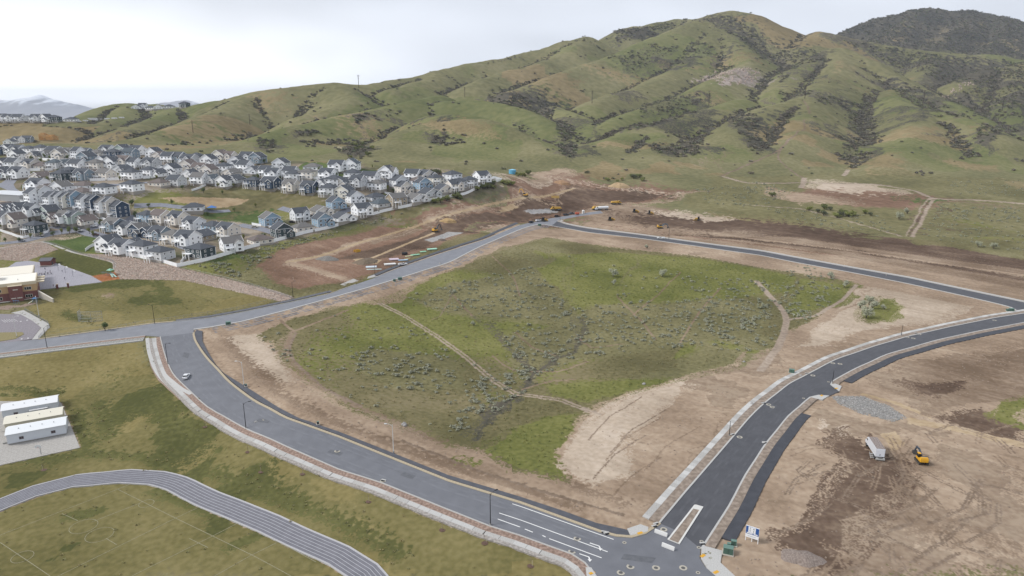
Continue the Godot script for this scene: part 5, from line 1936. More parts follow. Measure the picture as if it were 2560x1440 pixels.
func build_school() -> void:
	# the sunk pad with its portable classrooms
	var f0 := P(20, 1114)
	var f1 := P(167, 1086)
	var y := f0.y + 0.05
	f0.y = y
	f1.y = y
	var along := (f1 - f0).normalized()
	var behind := Vector3(along.z, 0, -along.x)
	classroom(f0, f1, 7.0, 3.3, "c9cdd2", "d9dcde", "white portable classroom with two front windows at the pad edge", 0)
	var g0 := level(11, 1063, y + 3.4) 
	var s2 := (g0 - f0).dot(behind)
	var a2 := (g0 - f0).dot(along)
	classroom(f0 + behind * s2 + along * a2, f1 + behind * s2 + along * a2, 7.0, 3.3, "c4bda6", "d5d0c0", "cream portable classroom in the middle of the three", 0)
	var h0 := level(4, 1030, y + 3.4)
	var s3 := (h0 - f0).dot(behind)
	var a3 := (h0 - f0).dot(along)
	classroom(f0 + behind * s3 + along * a3, f1 + behind * s3 + along * a3, 7.0, 3.3, "c3c8cd", "dadcde", "white portable classroom with an awning behind the cream one", 1)
	hoop(P(103, 1136) + Vector3(0, 0.05, 0), 0.2, "white basketball hoop on the portable classroom pad")
	# running track
	var inner := smooth_line(ground_line(TRACK_INNER), 3.0)
	var b := MB.new()
	for k in 7:
		strip(b, inner, k * 0.96, (k + 1) * 0.96, 0.1, 0.5 if k == 0 or k == 6 else 0.0)
	structure("running_track", b, grain("6c6c73", 0.07, 20.0))
	b = MB.new()
	for k in 8:
		var o := 0.1 + k * 0.93
		strip(b, inner, o - 0.05, o + 0.05, 0.125, 0.0)
	structure("lane_lines", b, mat("b4b4b9"))
	b = MB.new()
	strip(b, inner, 6.72, 7.0, 0.14)
	structure("track_edge", b, grain("b0afb0", 0.1, 3.0))
	b = MB.new()
	strip(b, inner, -0.35, 0.0, 0.14)
	structure("track_edge", b, grain("b0afb0", 0.1, 3.0))
	# pitch lines
	b = MB.new()
	for q in [[[363,1196],[-30,1350]], [[363,1196],[505,1264],[600,1307],[700,1357],[790,1405]], [[296,1224],[440,1296],[635,1390],[700,1425],[780,1470]], [[505,1264],[436,1297],[150,1438],[90,1468]], [[596,1307],[530,1341],[330,1440]], [[695,1355],[625,1390],[530,1444]], [[155,1284],[195,1302]], [[265,1346],[292,1362]], [[0,1356],[60,1396],[125,1440]], [[473,1346],[520,1369]], [[350,1258],[230,1305]]]:
		strip(b, smooth_line(ground_line(q), 4.0), -0.09, 0.09, 0.03, 0.0)
	for q in [[366,1259,2.0], [209,1316,3.4], [249,1337,3.4], [56,1392,2.45]]:
		var c := P(q[0], q[1])
		var l := PackedVector2Array()
		for k in 33:
			l.append(Vector2(c.x + cos(k * TAU / 32) * q[2], c.z + sin(k * TAU / 32) * q[2]))
		strip(b, l, -0.08, 0.08, 0.03, 0.0)
	structure("pitch_markings", b, grain("8c8768", 0.2, 3.0))
	# school building
	var p0 := P(97, 745)
	var p1 := P(0, 757)
	var o := thing("school_building", "two-storey school of red brick and tan panels with a cream flat roof", "school", p0, atan2(-(p0.z - p1.z), p0.x - p1.x))
	# local x to the right along the front, z = 0 at the front
	var brick := grain("7b4a44", 0.2, 2.0)
	var tan := mat("b79a74", 0.85)
	var cream := mat("cfc3aa", 0.85)
	var white := mat("d9d5cc", 0.8)
	var glass := mat("191d22", 0.12)
	var L := 60.0
	for s in [["lower_wall", brick, 0.0, 4.4, 0.0], ["upper_wall", tan, 4.4, 8.0, -0.05], ["parapet", cream, 8.0, 9.6, 0.12]]:
		b = MB.new()
		b.box(Vector3(-L * 0.5, (s[2] + s[3]) * 0.5, -11.0), Vector3(L + s[4], s[3] - s[2], 22.0 + s[4]))
		part(s[0], b, s[1], o)
	b = MB.new()
	b.box(Vector3(-L * 0.5, 9.62, -11.0), Vector3(L - 0.6, 0.1, 21.5))
	part("roof", b, mat("e2ded4"), o)
	b = MB.new()
	b.box(Vector3(-9.3, 4.0, 0.9), Vector3(6.0, 8.4, 2.2))
	part("brick_bay", b, brick, o)
	b = MB.new()
	b.box(Vector3(-9.3, 8.3, 0.9), Vector3(6.2, 0.3, 2.4))
	part("bay_cap", b, cream, o)
	b = MB.new()
	b.box(Vector3(-28, 8.7, -34), Vector3(52, 1.8, 24))
	part("rear_parapet", b, cream, o)
	b = MB.new()
	b.box(Vector3(-28, 4.0, -34), Vector3(51, 7.8, 23.4))
	part("rear_wall", b, tan, o)
	b = MB.new()
	b.box(Vector3(-28, 9.66, -34), Vector3(51.4, 0.1, 23.4))
	part("rear_roof", b, mat("dcd6c8"), o)
	for q in [[-21, 11.2, -14, 9, 3.2, 7], [-34, 11.0, -30, 12, 2.6, 8]]:
		b = MB.new()
		b.box(Vector3(q[0], q[1], q[2]), Vector3(q[3], q[4], q[5]))
		var ph := part("rooftop_unit", b, white, o)
		b = MB.new()
		for k in 2:
			b.box(Vector3(q[0] - 2 + k * 3.2, q[1], q[2] + q[5] * 0.5 + 0.03), Vector3(1.6, 1.4, 0.06))
		part("louvre", b, mat("8f8f92"), ph)
	for k in 3:
		b = MB.new()
		b.box(Vector3(1.6, 7.6 - 0.0, -7.0 - k * 6.0), Vector3(3.6, 0.5, 2.6))
		part("canopy", b, cream, o)
	for k in 6:
		b = MB.new()
		b.tube(Vector3(-8.0 - k * 7.0, 9.6, -6 - (k % 3) * 4), Vector3(-8.0 - k * 7.0, 10.4, -6 - (k % 3) * 4), 0.2, -1, 6)
		part("roof_vent", b, mat("b9b9b6"), o)
	for x in [-4.0, -17.0, -23.5, -30.0, -36.0]:
		for yy in [1.9, 6.0]:
			b = MB.new()
			b.box(Vector3(x, yy, 0.03), Vector3(3.2, 1.7, 0.1))
			var fr := part("window", b, mat("c9c5ba"), o)
			for k in 3:
				b = MB.new()
				b.box(Vector3(x + (k - 1) * 1.0, yy, 0.08), Vector3(0.85, 1.35, 0.06))
				part("pane", b, glass, fr)
	for q in [[-9.3, 6.3], [-10.6, 1.8], [-8.0, 1.8]]:
		b = MB.new()
		b.box(Vector3(q[0], q[1], 2.03), Vector3(2.2, 0.5, 0.08))
		part("slot_window", b, mat("c9c5ba"), o)
	b = MB.new()
	b.box(Vector3(-L * 0.5, 0.1, 0.2), Vector3(L, 0.4, 0.5))
	part("plinth", b, white, o)
	# retaining wall
	var r0 := P(99, 745)
	var r1 := P(134, 756)
	var w := thing("retaining_wall", "pale concrete retaining wall running from the school corner to the lawn", "wall", r0, atan2(-(r1.z - r0.z), r1.x - r0.x))
	b = MB.new()
	var wl := r0.distance_to(r1)
	b.side(PackedVector2Array([Vector2(0, -1.5), Vector2(wl, -1.5), Vector2(wl, 1.6), Vector2(0, 4.0)]), -0.25, 0.25)
	part("wall", b, grain("b7b0a4", 0.12, 3.0), w)
	b = MB.new()
	b.bar(Vector3(0, 4.05, 0), Vector3(wl, 1.65, 0), 0.7, 0.15)
	part("coping", b, mat("c9c2b6"), w)
	# brick shed
	o = thing("brick_shed", "small red brick shed with grey gable roof beside the school court", "shed", P(121, 662), 0.15)
	b = MB.new()
	gable_wall(b, 6.0, 6.5, 0, 3.2, 1.1)
	part("wall", b, grain("77443c", 0.2, 2.0), o)
	b = MB.new()
	gable_roof(b, 6.0, 6.5, 3.2, 1.2, 0.5)
	part("roof", b, grain("5e5f66", 0.15, 2.0), o)
	b = MB.new()
	b.box(Vector3(0, 0.1, 0), Vector3(7.4, 0.25, 7.6))
	part("slab", b, mat("b9b6b0"), o)
	b = MB.new()
	b.box(Vector3(3.03, 1.2, 1.2), Vector3(0.08, 2.1, 1.1))
	part("door", b, mat("4a4446"), o)
	for q in [[146,676],[164,683],[183,692]]:
		hoop(P(q[0], q[1]) + Vector3(0, 0.05, 0), 2.7, "white basketball hoop along the school court edge")
	for q in [[144,722],[171,719]]:
		var pl := thing("court_pillar", "short brick wall panel standing at the school court edge", "wall", P(q[0], q[1]), 0.4, "brick ball walls")
		b = MB.new()
		b.box(Vector3(0, 1.3, 0), Vector3(1.0, 2.6, 0.5))
		part("wall", b, brick, pl)
		b = MB.new()
		b.box(Vector3(0, 2.68, 0), Vector3(1.2, 0.16, 0.7))
		part("coping", b, cream, pl)
	# play equipment
	o = thing("playground", "green-roofed play structure with slides at the foot of the rock slope", "playground", P(278, 690), -0.3)
	b = MB.new()
	b.hexa(Vector3(0, 3.6, 0), Vector3(3.4, 0.9, 3.0), 0.5, 0.5)
	part("roof", b, mat("7fae98", 0.6), o)
	for sx in [-1, 1]:
		for sz in [-1, 1]:
			b = MB.new()
			b.tube(Vector3(sx * 1.2, 0, sz * 1.0), Vector3(sx * 1.2, 3.7, sz * 1.0), 0.09, -1, 6)
			part("post", b, mat("5b6b72"), o)
	b = MB.new()
	b.box(Vector3(0, 1.6, 0), Vector3(2.5, 0.15, 2.2))
	part("platform", b, mat("59656d"), o)
	for q in [[1.2, 5.4, 0.3], [1.2, 3.8, 1.2]]:
		b = MB.new()
		b.bar(Vector3(q[0], 1.7, q[2]), Vector3(q[1], 0.15, q[2] + 1.2), 0.8, 0.14)
		part("slide", b, mat("a9c9bd", 0.5), o)
	b = MB.new()
	for k in 6:
		b.bar(Vector3(-1.5 - k * 1.0, 0, 0), Vector3(-1.5 - k * 1.0, 2.1, 0), 0.08)
	b.bar(Vector3(-1.5, 2.1, 0), Vector3(-6.5, 2.1, 0), 0.1)
	b.bar(Vector3(-1.5, 2.1, 0.9), Vector3(-6.5, 2.1, 0.9), 0.1)
	part("monkey_bars", b, mat("6b7880"), o)
	o = thing("playground", "small blue play structure with white slide below the school windows", "playground", P(88, 757), 0.2)
	b = MB.new()
	b.hexa(Vector3(0, 2.4, 0), Vector3(2.2, 0.6, 1.9), 0.4, 0.4)
	part("roof", b, mat("3c6f9d", 0.6), o)
	for sx in [-1, 1]:
		for sz in [-1, 1]:
			b = MB.new()
			b.tube(Vector3(sx * 0.8, 0, sz * 0.7), Vector3(sx * 0.8, 2.5, sz * 0.7), 0.08, -1, 6)
			part("post", b, mat("3c6f9d"), o)
	b = MB.new()
	b.bar(Vector3(-0.6, 1.5, 0.5), Vector3(-2.8, 0.1, 1.6), 0.7, 0.12)
	part("slide", b, mat("cfd6c6", 0.5), o)
	o = thing("climbing_frame", "blue tubular climbing frame in the brown play yard", "playground", P(42, 761), 0.2)
	for k in 4:
		b = MB.new()
		b.tube(Vector3(k * 0.8 - 1.2, 0, 0), Vector3(k * 0.8 - 1.2, 2.3, 0), 0.07, -1, 6)
		b.tube(Vector3(k * 0.8 - 1.2, 2.3, 0), Vector3(k * 0.8 - 1.2, 2.3, 1.4), 0.07, -1, 6)
		part("post", b, mat("5f86a5"), o)
	b = MB.new()
	b.tube(Vector3(-1.2, 2.3, 0.7), Vector3(1.2, 2.3, 0.7), 0.07, -1, 6)
	part("rail", b, mat("5f86a5"), o)
	# baseball backstop
	o = thing("baseball_backstop", "grey chain-link baseball backstop on the dry school field", "backstop", P(226, 803), facing(202, 802, 250, 800))
	var steel := mat("a9adb0", 0.4, 0.5)
	var pts := [Vector3(-5.6, 0, -4.0), Vector3(-5.2, 0, 0), Vector3(0.8, 0, 0.8), Vector3(5.6, 0, 0.2)]
	for p in pts:
		b = MB.new()
		b.tube(p, p + Vector3(0, 5.0, 0), 0.08, -1, 6)
		part("post", b, steel, o)
	for k in 3:
		b = MB.new()
		for h in [0.1, 1.7, 3.3, 4.95]:
			b.tube(pts[k] + Vector3(0, h, 0), pts[k + 1] + Vector3(0, h, 0), 0.05, -1, 5)
		part("rail", b, steel, o)
		b = MB.new()
		var n := 26
		for i in n:
			var u: Vector3 = pts[k].lerp(pts[k + 1], i / float(n))
			b.bar(u, u + Vector3(0, 4.9, 0), 0.015)
		for i in 20:
			b.bar(pts[k] + Vector3(0, i * 0.25, 0), pts[k + 1] + Vector3(0, i * 0.25, 0), 0.015)
		part("wire_mesh", b, steel, o)
	# walks and the car park island
	for s in [[[[59,776],[122,810],[125,818],[97,848],[80,850],[104,820],[82,803],[53,787],[28,783]], "sidewalk", grain("b0aeaa", 0.1, 3.0), 0.2], [[[-30,833],[0,832],[56,831],[60,836],[38,848],[0,854],[-30,857]], "lawn_island", grain("85794a", 0.25, 3.0), 0.19], [[[-40,760],[0,762],[97,757],[30,777],[20,775],[-40,772]], "play_yard", grain("8d7767", 0.2, 3.0), 0.06]]:
		b = MB.new()
		sheet(b, px_poly(s[0]), s[3], 3.0)
		structure(s[1], b, s[2])
	b = MB.new()
	for q in [[50,804],[66,801],[52,848],[68,846]]:
		dash(b, [[q[0], q[1]], [q[0] + 4, q[1] - 0.8]], 0.9, 0.064)
	for k in 6:
		dash(b, [[4 + k * 6, 800 - k * 0.5], [14 + k * 6, 806 - k * 0.5]], 0.15, 0.062)
	structure("car_park_markings", b, mat("d0d0ce"))
	# footpath above the school
	b = MB.new()
	strip(b, smooth_line(ground_line([[-20,624],[60,612],[105,605],[150,619],[192,633],[240,644],[283,656],[286,672]]), 3.0), -0.9, 0.9, 0.12)
	structure("footpath", b, grain("a9a6a0", 0.1, 3.0))

# ---------------------------------------------------------------- people
func bone_field(p: Vector3, bones: Array) -> float:   # smooth union of tapered capsules
	var d := 9.0
	for b in bones:
		var ab: Vector3 = b[1] - b[0]
		var t := clampf((p - b[0]).dot(ab) / ab.length_squared(), 0.0, 1.0)
		var e: float = p.distance_to(b[0] + ab * t) - lerpf(b[2], b[3], t)
		var h := clampf(0.5 + 0.5 * (d - e) / 0.05, 0.0, 1.0)
		d = lerpf(d, e, h) - 0.05 * h * (1.0 - h)
	return d

func person_mesh(stride: float, arm: float, top: Color, legs: Color) -> ArrayMesh:
	var skin := Color(0.5, 0.33, 0.25)
	var hair := Color(0.05, 0.035, 0.025)
	var bones := [
		[Vector3(0, 0.92, 0), Vector3(0, 1.2, 0), 0.13, 0.14], [Vector3(0, 1.2, 0), Vector3(0, 1.4, 0), 0.15, 0.1], [Vector3(-0.15, 1.36, 0), Vector3(0.15, 1.36, 0), 0.07, 0.07],
		[Vector3(0, 1.42, 0), Vector3(0, 1.52, 0.01), 0.055, 0.055], [Vector3(0, 1.6, 0.02), Vector3(0, 1.66, 0.0), 0.088, 0.1], [Vector3(0, 1.6, 0.1), Vector3(0, 1.585, 0.115), 0.02, 0.02]]
	for s in [-1.0, 1.0]:
		var hip := Vector3(s * 0.08, 0.9, 0)
		var knee := Vector3(s * 0.1, 0.5, stride * s * 0.5 + 0.03)
		var foot := Vector3(s * 0.11, 0.09, stride * s)
		bones.append([hip, knee, 0.095, 0.068])
		bones.append([knee, foot, 0.065, 0.045])
		bones.append([foot - Vector3(0, 0.03, 0), foot + Vector3(0, -0.04, 0.15), 0.05, 0.04])
		var sh := Vector3(s * 0.19, 1.36, 0)
		var el := Vector3(s * 0.25, 1.1, -0.02 + arm * 0.2)
		var wr := Vector3(s * 0.24, 0.88 + absf(arm) * 0.2, 0.08 + arm)
		bones.append([sh, el, 0.055, 0.045])
		bones.append([el, wr, 0.043, 0.032])
		bones.append([wr, wr + Vector3(0, -0.1, 0.03), 0.036, 0.028])
	var c := 0.045
	var n := Vector3i(18, 42, 18)
	var o := Vector3(-0.4, -0.04, -0.4)
	var f := PackedFloat32Array()
	f.resize((n.x + 1) * (n.y + 1) * (n.z + 1))
	var at := func(x: int, y: int, z: int) -> int: return (z * (n.y + 1) + y) * (n.x + 1) + x
	for z in n.z + 1:
		for y in n.y + 1:
			for x in n.x + 1:
				f[at.call(x, y, z)] = bone_field(o + Vector3(x, y, z) * c, bones)
	var vert := {}
	for z in n.z:
		for y in n.y:
			for x in n.x:
				var sum := Vector3.ZERO
				var k := 0
				for e in [[0, 0, 0, 1, 0, 0], [0, 1, 0, 1, 1, 0], [0, 0, 1, 1, 0, 1], [0, 1, 1, 1, 1, 1], [0, 0, 0, 0, 1, 0], [1, 0, 0, 1, 1, 0], [0, 0, 1, 0, 1, 1], [1, 0, 1, 1, 1, 1], [0, 0, 0, 0, 0, 1], [1, 0, 0, 1, 0, 1], [0, 1, 0, 0, 1, 1], [1, 1, 0, 1, 1, 1]]:
					var a: float = f[at.call(x + e[0], y + e[1], z + e[2])]
					var b: float = f[at.call(x + e[3], y + e[4], z + e[5])]
					if (a < 0.0) != (b < 0.0):
						sum += Vector3(e[0], e[1], e[2]).lerp(Vector3(e[3], e[4], e[5]), a / (a - b))
						k += 1
				if k:
					vert[Vector3i(x, y, z)] = o + (Vector3(x, y, z) + sum / k) * c
	var st := SurfaceTool.new()
	st.begin(Mesh.PRIMITIVE_TRIANGLES)
	st.set_smooth_group(0)
	for z in range(1, n.z):
		for y in range(1, n.y):
			for x in range(1, n.x):
				var here: float = f[at.call(x, y, z)]
				for ax in 3:
					var d: Vector3i = [Vector3i(1, 0, 0), Vector3i(0, 1, 0), Vector3i(0, 0, 1)][ax]
					var there: float = f[at.call(x + d.x, y + d.y, z + d.z)]
					if (here < 0.0) == (there < 0.0):
						continue
					var u: Vector3i = [Vector3i(0, 1, 0), Vector3i(0, 0, 1), Vector3i(1, 0, 0)][ax]
					var w: Vector3i = [Vector3i(0, 0, 1), Vector3i(1, 0, 0), Vector3i(0, 1, 0)][ax]
					var p := Vector3i(x, y, z)
					var q := [p - u - w, p - w, p, p - u]
					if here > 0.0:
						q.reverse()
					for i in [0, 2, 1, 0, 3, 2]:
						var v: Vector3 = vert[q[i]]
						var col := top
						if v.y < 0.93:
							col = skin if absf(v.x) > 0.19 and v.y > 0.6 else (legs if v.y > 0.13 else Color(0.03, 0.03, 0.035))
						elif v.y > 1.44:
							col = hair if v.y > 1.68 or v.z < -0.02 else skin
						st.set_color(col)
						st.add_vertex(v)
	st.index()
	st.generate_normals()
	var m := StandardMaterial3D.new()
	m.vertex_color_use_as_albedo = true
	m.roughness = 0.9
	st.set_material(m)
	return st.commit()

func build_people() -> void:
	var kinds := [person_mesh(0.05, 0.02, Color(0.03, 0.035, 0.06), Color(0.04, 0.045, 0.06)), person_mesh(0.18, 0.12, Color(0.09, 0.03, 0.05), Color(0.03, 0.03, 0.04)), person_mesh(-0.14, 0.2, Color(0.05, 0.06, 0.07), Color(0.06, 0.07, 0.1))]
	var wear := ["dark blue jacket", "dark red jacket", "dark grey jacket"]
	for q in [[90,689],[92,687],[96,690],[99,688],[103,687],[105,689],[108,687],[111,689],[113,688],[114,683],[119,687],[121,686],[126,685],[126,681],[130,687]]:
		var k := rng.randi() % 3
		var o := obj("person", kinds[k])
		o.position = P(q[0], q[1]) + Vector3(0, 0.05, 0)
		o.rotation.y = rng.randf() * TAU
		o.scale = Vector3.ONE * rng.randf_range(0.75, 0.95)
		tag(o, "person in %s standing in the group on the school court" % wear[k], "person", "people gathered on the school court")
	for q in [[113,675,0,"person in dark clothes standing just behind the group on the court"], [156,681,2,"person standing below the middle basketball hoop"], [110,699,1,"person standing alone between the group and the school"], [162,699,0,"person walking alone in the middle of the court"], [134,717,1,"person beside the nearer brick ball wall"], [140,721,2,"person at the lawn edge of the court"]]:
		var o := obj("person", kinds[q[2]])
		o.position = P(q[0], q[1]) + Vector3(0, 0.05, 0)
		o.rotation.y = rng.randf() * TAU
		o.scale = Vector3.ONE * 0.9
		tag(o, q[3], "person")

# ---------------------------------------------------------------- houses
const SIDING := {"w": ["f1f2f3", "white"], "g": ["c2c4c6", "grey"], "i": ["dcdee0", "light grey"], "b": ["d9d2c8", "beige"], "n": ["3a4a5d", "navy blue"], "s": ["808e99", "slate blue"], "l": ["8ea6b8", "light blue"], "d": ["3d4a4d", "dark green-grey"], "t": ["9a8d78", "tan"], "c": ["dcd7ca", "cream"], "p": ["a9b5ae", "pale green"]}
const ROOFING := {"k": ["434850", "charcoal"], "r": ["665b57", "brown"], "m": ["6a6866", "grey-brown"], "z": ["47525a", "blue-grey"]}
const FORM := {"g": "two-storey front-gabled", "s": "two-storey side-gabled", "h": "two-storey hip-roofed", "x": "two-storey cross-gabled", "r": "one-storey hip-roofed", "t": "three-storey narrow gabled", "o": "one-storey gabled"}
# zone: [where, turn in degrees, houses as "px,py,form siding roof"]
const HOUSES := [
	["on the top street under the hills", -14.0, ["8,386,xnk","24,385,gwk","47,386,xwk","76,386,hwk","105,384,hwk","139,389,sgk","176,394,xgm","215,395,ssk","271,386,xwk","286,396,hnk","309,388,gpk","343,388,xwk","328,395,ssz","387,395,gwk","403,398,obr","424,406,swk","447,406,ssk","475,411,xgk","494,405,hdk","524,413,gwk","553,402,gcr","573,403,xbr","596,408,owk","620,405,xik","645,408,gsk","704,423,gik","783,425,rwm","845,428,xwk","880,426,gwz"]],
	["in the second row above white walls", -16.0, ["44,399,giw","91,397,obk","121,393,ogm","155,398,gbm","198,400,twk","245,396,hbm","13,422,gik","38,422,sik","79,422,xbk","107,422,rbr","141,422,hgz","166,417,ogz","195,424,sik","219,407,gsk","242,423,hbm","263,417,gwk","283,420,gik","312,416,xbr","335,419,sik","380,419,xgk","413,431,owk","432,437,gwk","472,427,gbr","503,433,xbr","562,431,hwk","586,421,owk","614,428,sik","636,434,ogk","669,439,swk","728,442,sik","770,446,hbm","821,447,xwk","884,449,hgk","927,455,swk","969,443,gwk","975,446,xwm","1033,449,swk"]],
	["in the third row behind the grassy bank", -18.0, ["7,445,ggk","22,443,owk","49,445,xwk","105,450,obr","156,451,hdk","177,443,hnk","211,450,xsk","239,444,owr","267,448,sbm","307,431,ogk","330,448,hwk","376,441,hwk","399,441,owk","442,464,sgk","479,443,owk","501,459,swm","531,457,ogz","524,440,gbr","563,466,gwk","580,440,obm","587,457,ogk","635,467,hnk","679,470,xnk","686,447,xwk","730,477,xbm","737,451,hgk","776,481,xnk","806,467,owk","824,487,hgk","837,464,hgk","856,466,obk","862,492,gck","896,467,xgk","943,474,hwm"]],
	["on the curved street above townhouses", -20.0, ["98,475,xwk","127,481,obr","156,483,gim","211,472,rwr","263,485,hik","208,489,rbr","332,478,hwk","399,465,rbr"]],
	["in the tall townhouse row", -27.0, ["90,511,tik","112,504,tim","134,518,tik","150,518,twk","169,519,tck","187,516,tlk","215,526,twk","238,526,tnk","260,532,twm","277,532,tbk","302,543,tnk"]],
	["in the cottage row below the townhouses", -27.0, ["11,529,ogr","25,531,owk","44,533,owk","56,530,ogk","83,540,xwk","101,537,ogk","127,545,gpk","141,553,obr","162,556,xwm","187,557,xpk","217,560,obr"]],
	["at the corner by the street trees", -24.0, ["14,560,sgk","42,567,gbr","91,581,hdk","289,576,xsm"]],
	["around the inner cul-de-sac", -24.0, ["317,584,xwk","351,591,gnm","379,590,onk","403,598,xsk","438,607,hbm","472,611,xwk","505,598,otk"]],
	["backing onto the lawn and the park", -30.0, ["371,555,hlk","406,556,sbr","448,560,xbk","487,573,xgk","535,582,hlk","572,587,xbk"]],
	["along the white fence above the rock slope", -26.0, ["276,626,gwk","310,631,xwk","331,625,olk","361,635,hik","404,648,hgk","503,642,hdk"]],
	["along the white fence beside the earthworks", 42.0, ["580,626,xwm","652,608,rbr","706,592,gdk","758,577,rbm","807,565,glk","857,552,owk","905,537,xik","955,517,rgz","992,512,stm","1040,504,ogm","1073,491,ogk","1109,481,obk","1134,477,xbk","1147,470,hgk","1173,465,hgk","1204,455,xwk"]],
	["one street back from the fence", 42.0, ["676,563,glm","750,550,xik","803,536,obm","840,521,glk","887,507,gwk","939,500,rgk","1009,483,gbk","998,467,gik","1045,460,owr","1056,473,glk","1089,460,hck","1131,452,hik","1066,445,obk"]],
]
var win_mesh := {}
var glass_m: StandardMaterial3D

func window_parts(root: Node3D, at: Vector3, w: float, h: float, turn: float, white: Material) -> void:
	var key := "%.1f %.1f" % [w, h]
	if not win_mesh.has(key):
		var f := MB.new()
		for s in [-1, 1]:
			f.box(Vector3(s * (w * 0.5 + 0.04), 0, 0.03), Vector3(0.16, h + 0.24, 0.1))
			f.box(Vector3(0, s * (h * 0.5 + 0.04), 0.03), Vector3(w, 0.16, 0.1))
		f.box(Vector3(0, 0, 0.03), Vector3(0.08, h, 0.08))
		var g := MB.new()
		g.box(Vector3(0, 0, 0.0), Vector3(w, h, 0.06))
		win_mesh[key] = [f.done(white), g.done(glass_m)]
	var o := obj("window", win_mesh[key][0], root)
	o.position = at
	o.rotation.y = turn
	obj("pane", win_mesh[key][1], o)

func gable_roof(b: MB, w: float, d: float, y: float, rise: float, over: float, thick := 0.22) -> void:   # ridge along local x
	var e := d * 0.5 + over
	var drop := over * rise / (d * 0.5)
	for s in [-1.0, 1.0]:
		var a := Vector3(-w * 0.5 - over, y - drop, s * e)
		var c := Vector3(w * 0.5 + over, y - drop, s * e)
		var r1 := Vector3(w * 0.5 + over, y + rise, 0)
		var r0 := Vector3(-w * 0.5 - over, y + rise, 0)
		var u := Vector3(0, thick, 0)
		b.quad(a + u, c + u, r1 + u, r0 + u)
		b.quad(a, r0, r1, c)
		b.quad(a, c, c + u, a + u)
		b.quad(c, r1, r1 + u, c + u)
		b.quad(a, a + u, r0 + u, r0)

func gable_wall(b: MB, w: float, d: float, y0: float, y: float, rise: float) -> void:
	var p := PackedVector2Array([Vector2(-d * 0.5, y0), Vector2(d * 0.5, y0), Vector2(d * 0.5, y), Vector2(0, y + rise), Vector2(-d * 0.5, y)])
	var keep := b.t
	b.t = b.t * Transform3D(Basis(Vector3.UP, PI * 0.5), Vector3.ZERO)
	b.side(p, -w * 0.5, w * 0.5)
	b.t = keep

func hip_roof(b: MB, w: float, d: float, y: float, rise: float, over: float) -> void:
	var x := w * 0.5 + over
	var z := d * 0.5 + over
	var r := maxf(0.3, (w - d) * 0.5)
	var p := [Vector3(-x, y, -z), Vector3(x, y, -z), Vector3(x, y, z), Vector3(-x, y, z)]
	var a := Vector3(-r, y + rise, 0)
	var c := Vector3(r, y + rise, 0)
	b.quad(p[3], a, c, p[2])
	b.quad(p[1], c, a, p[0])
	b.tri(p[2], c, p[1])
	b.tri(p[0], a, p[3])
	b.box(Vector3(0, y - 0.1, 0), Vector3(x * 2, 0.2, z * 2))

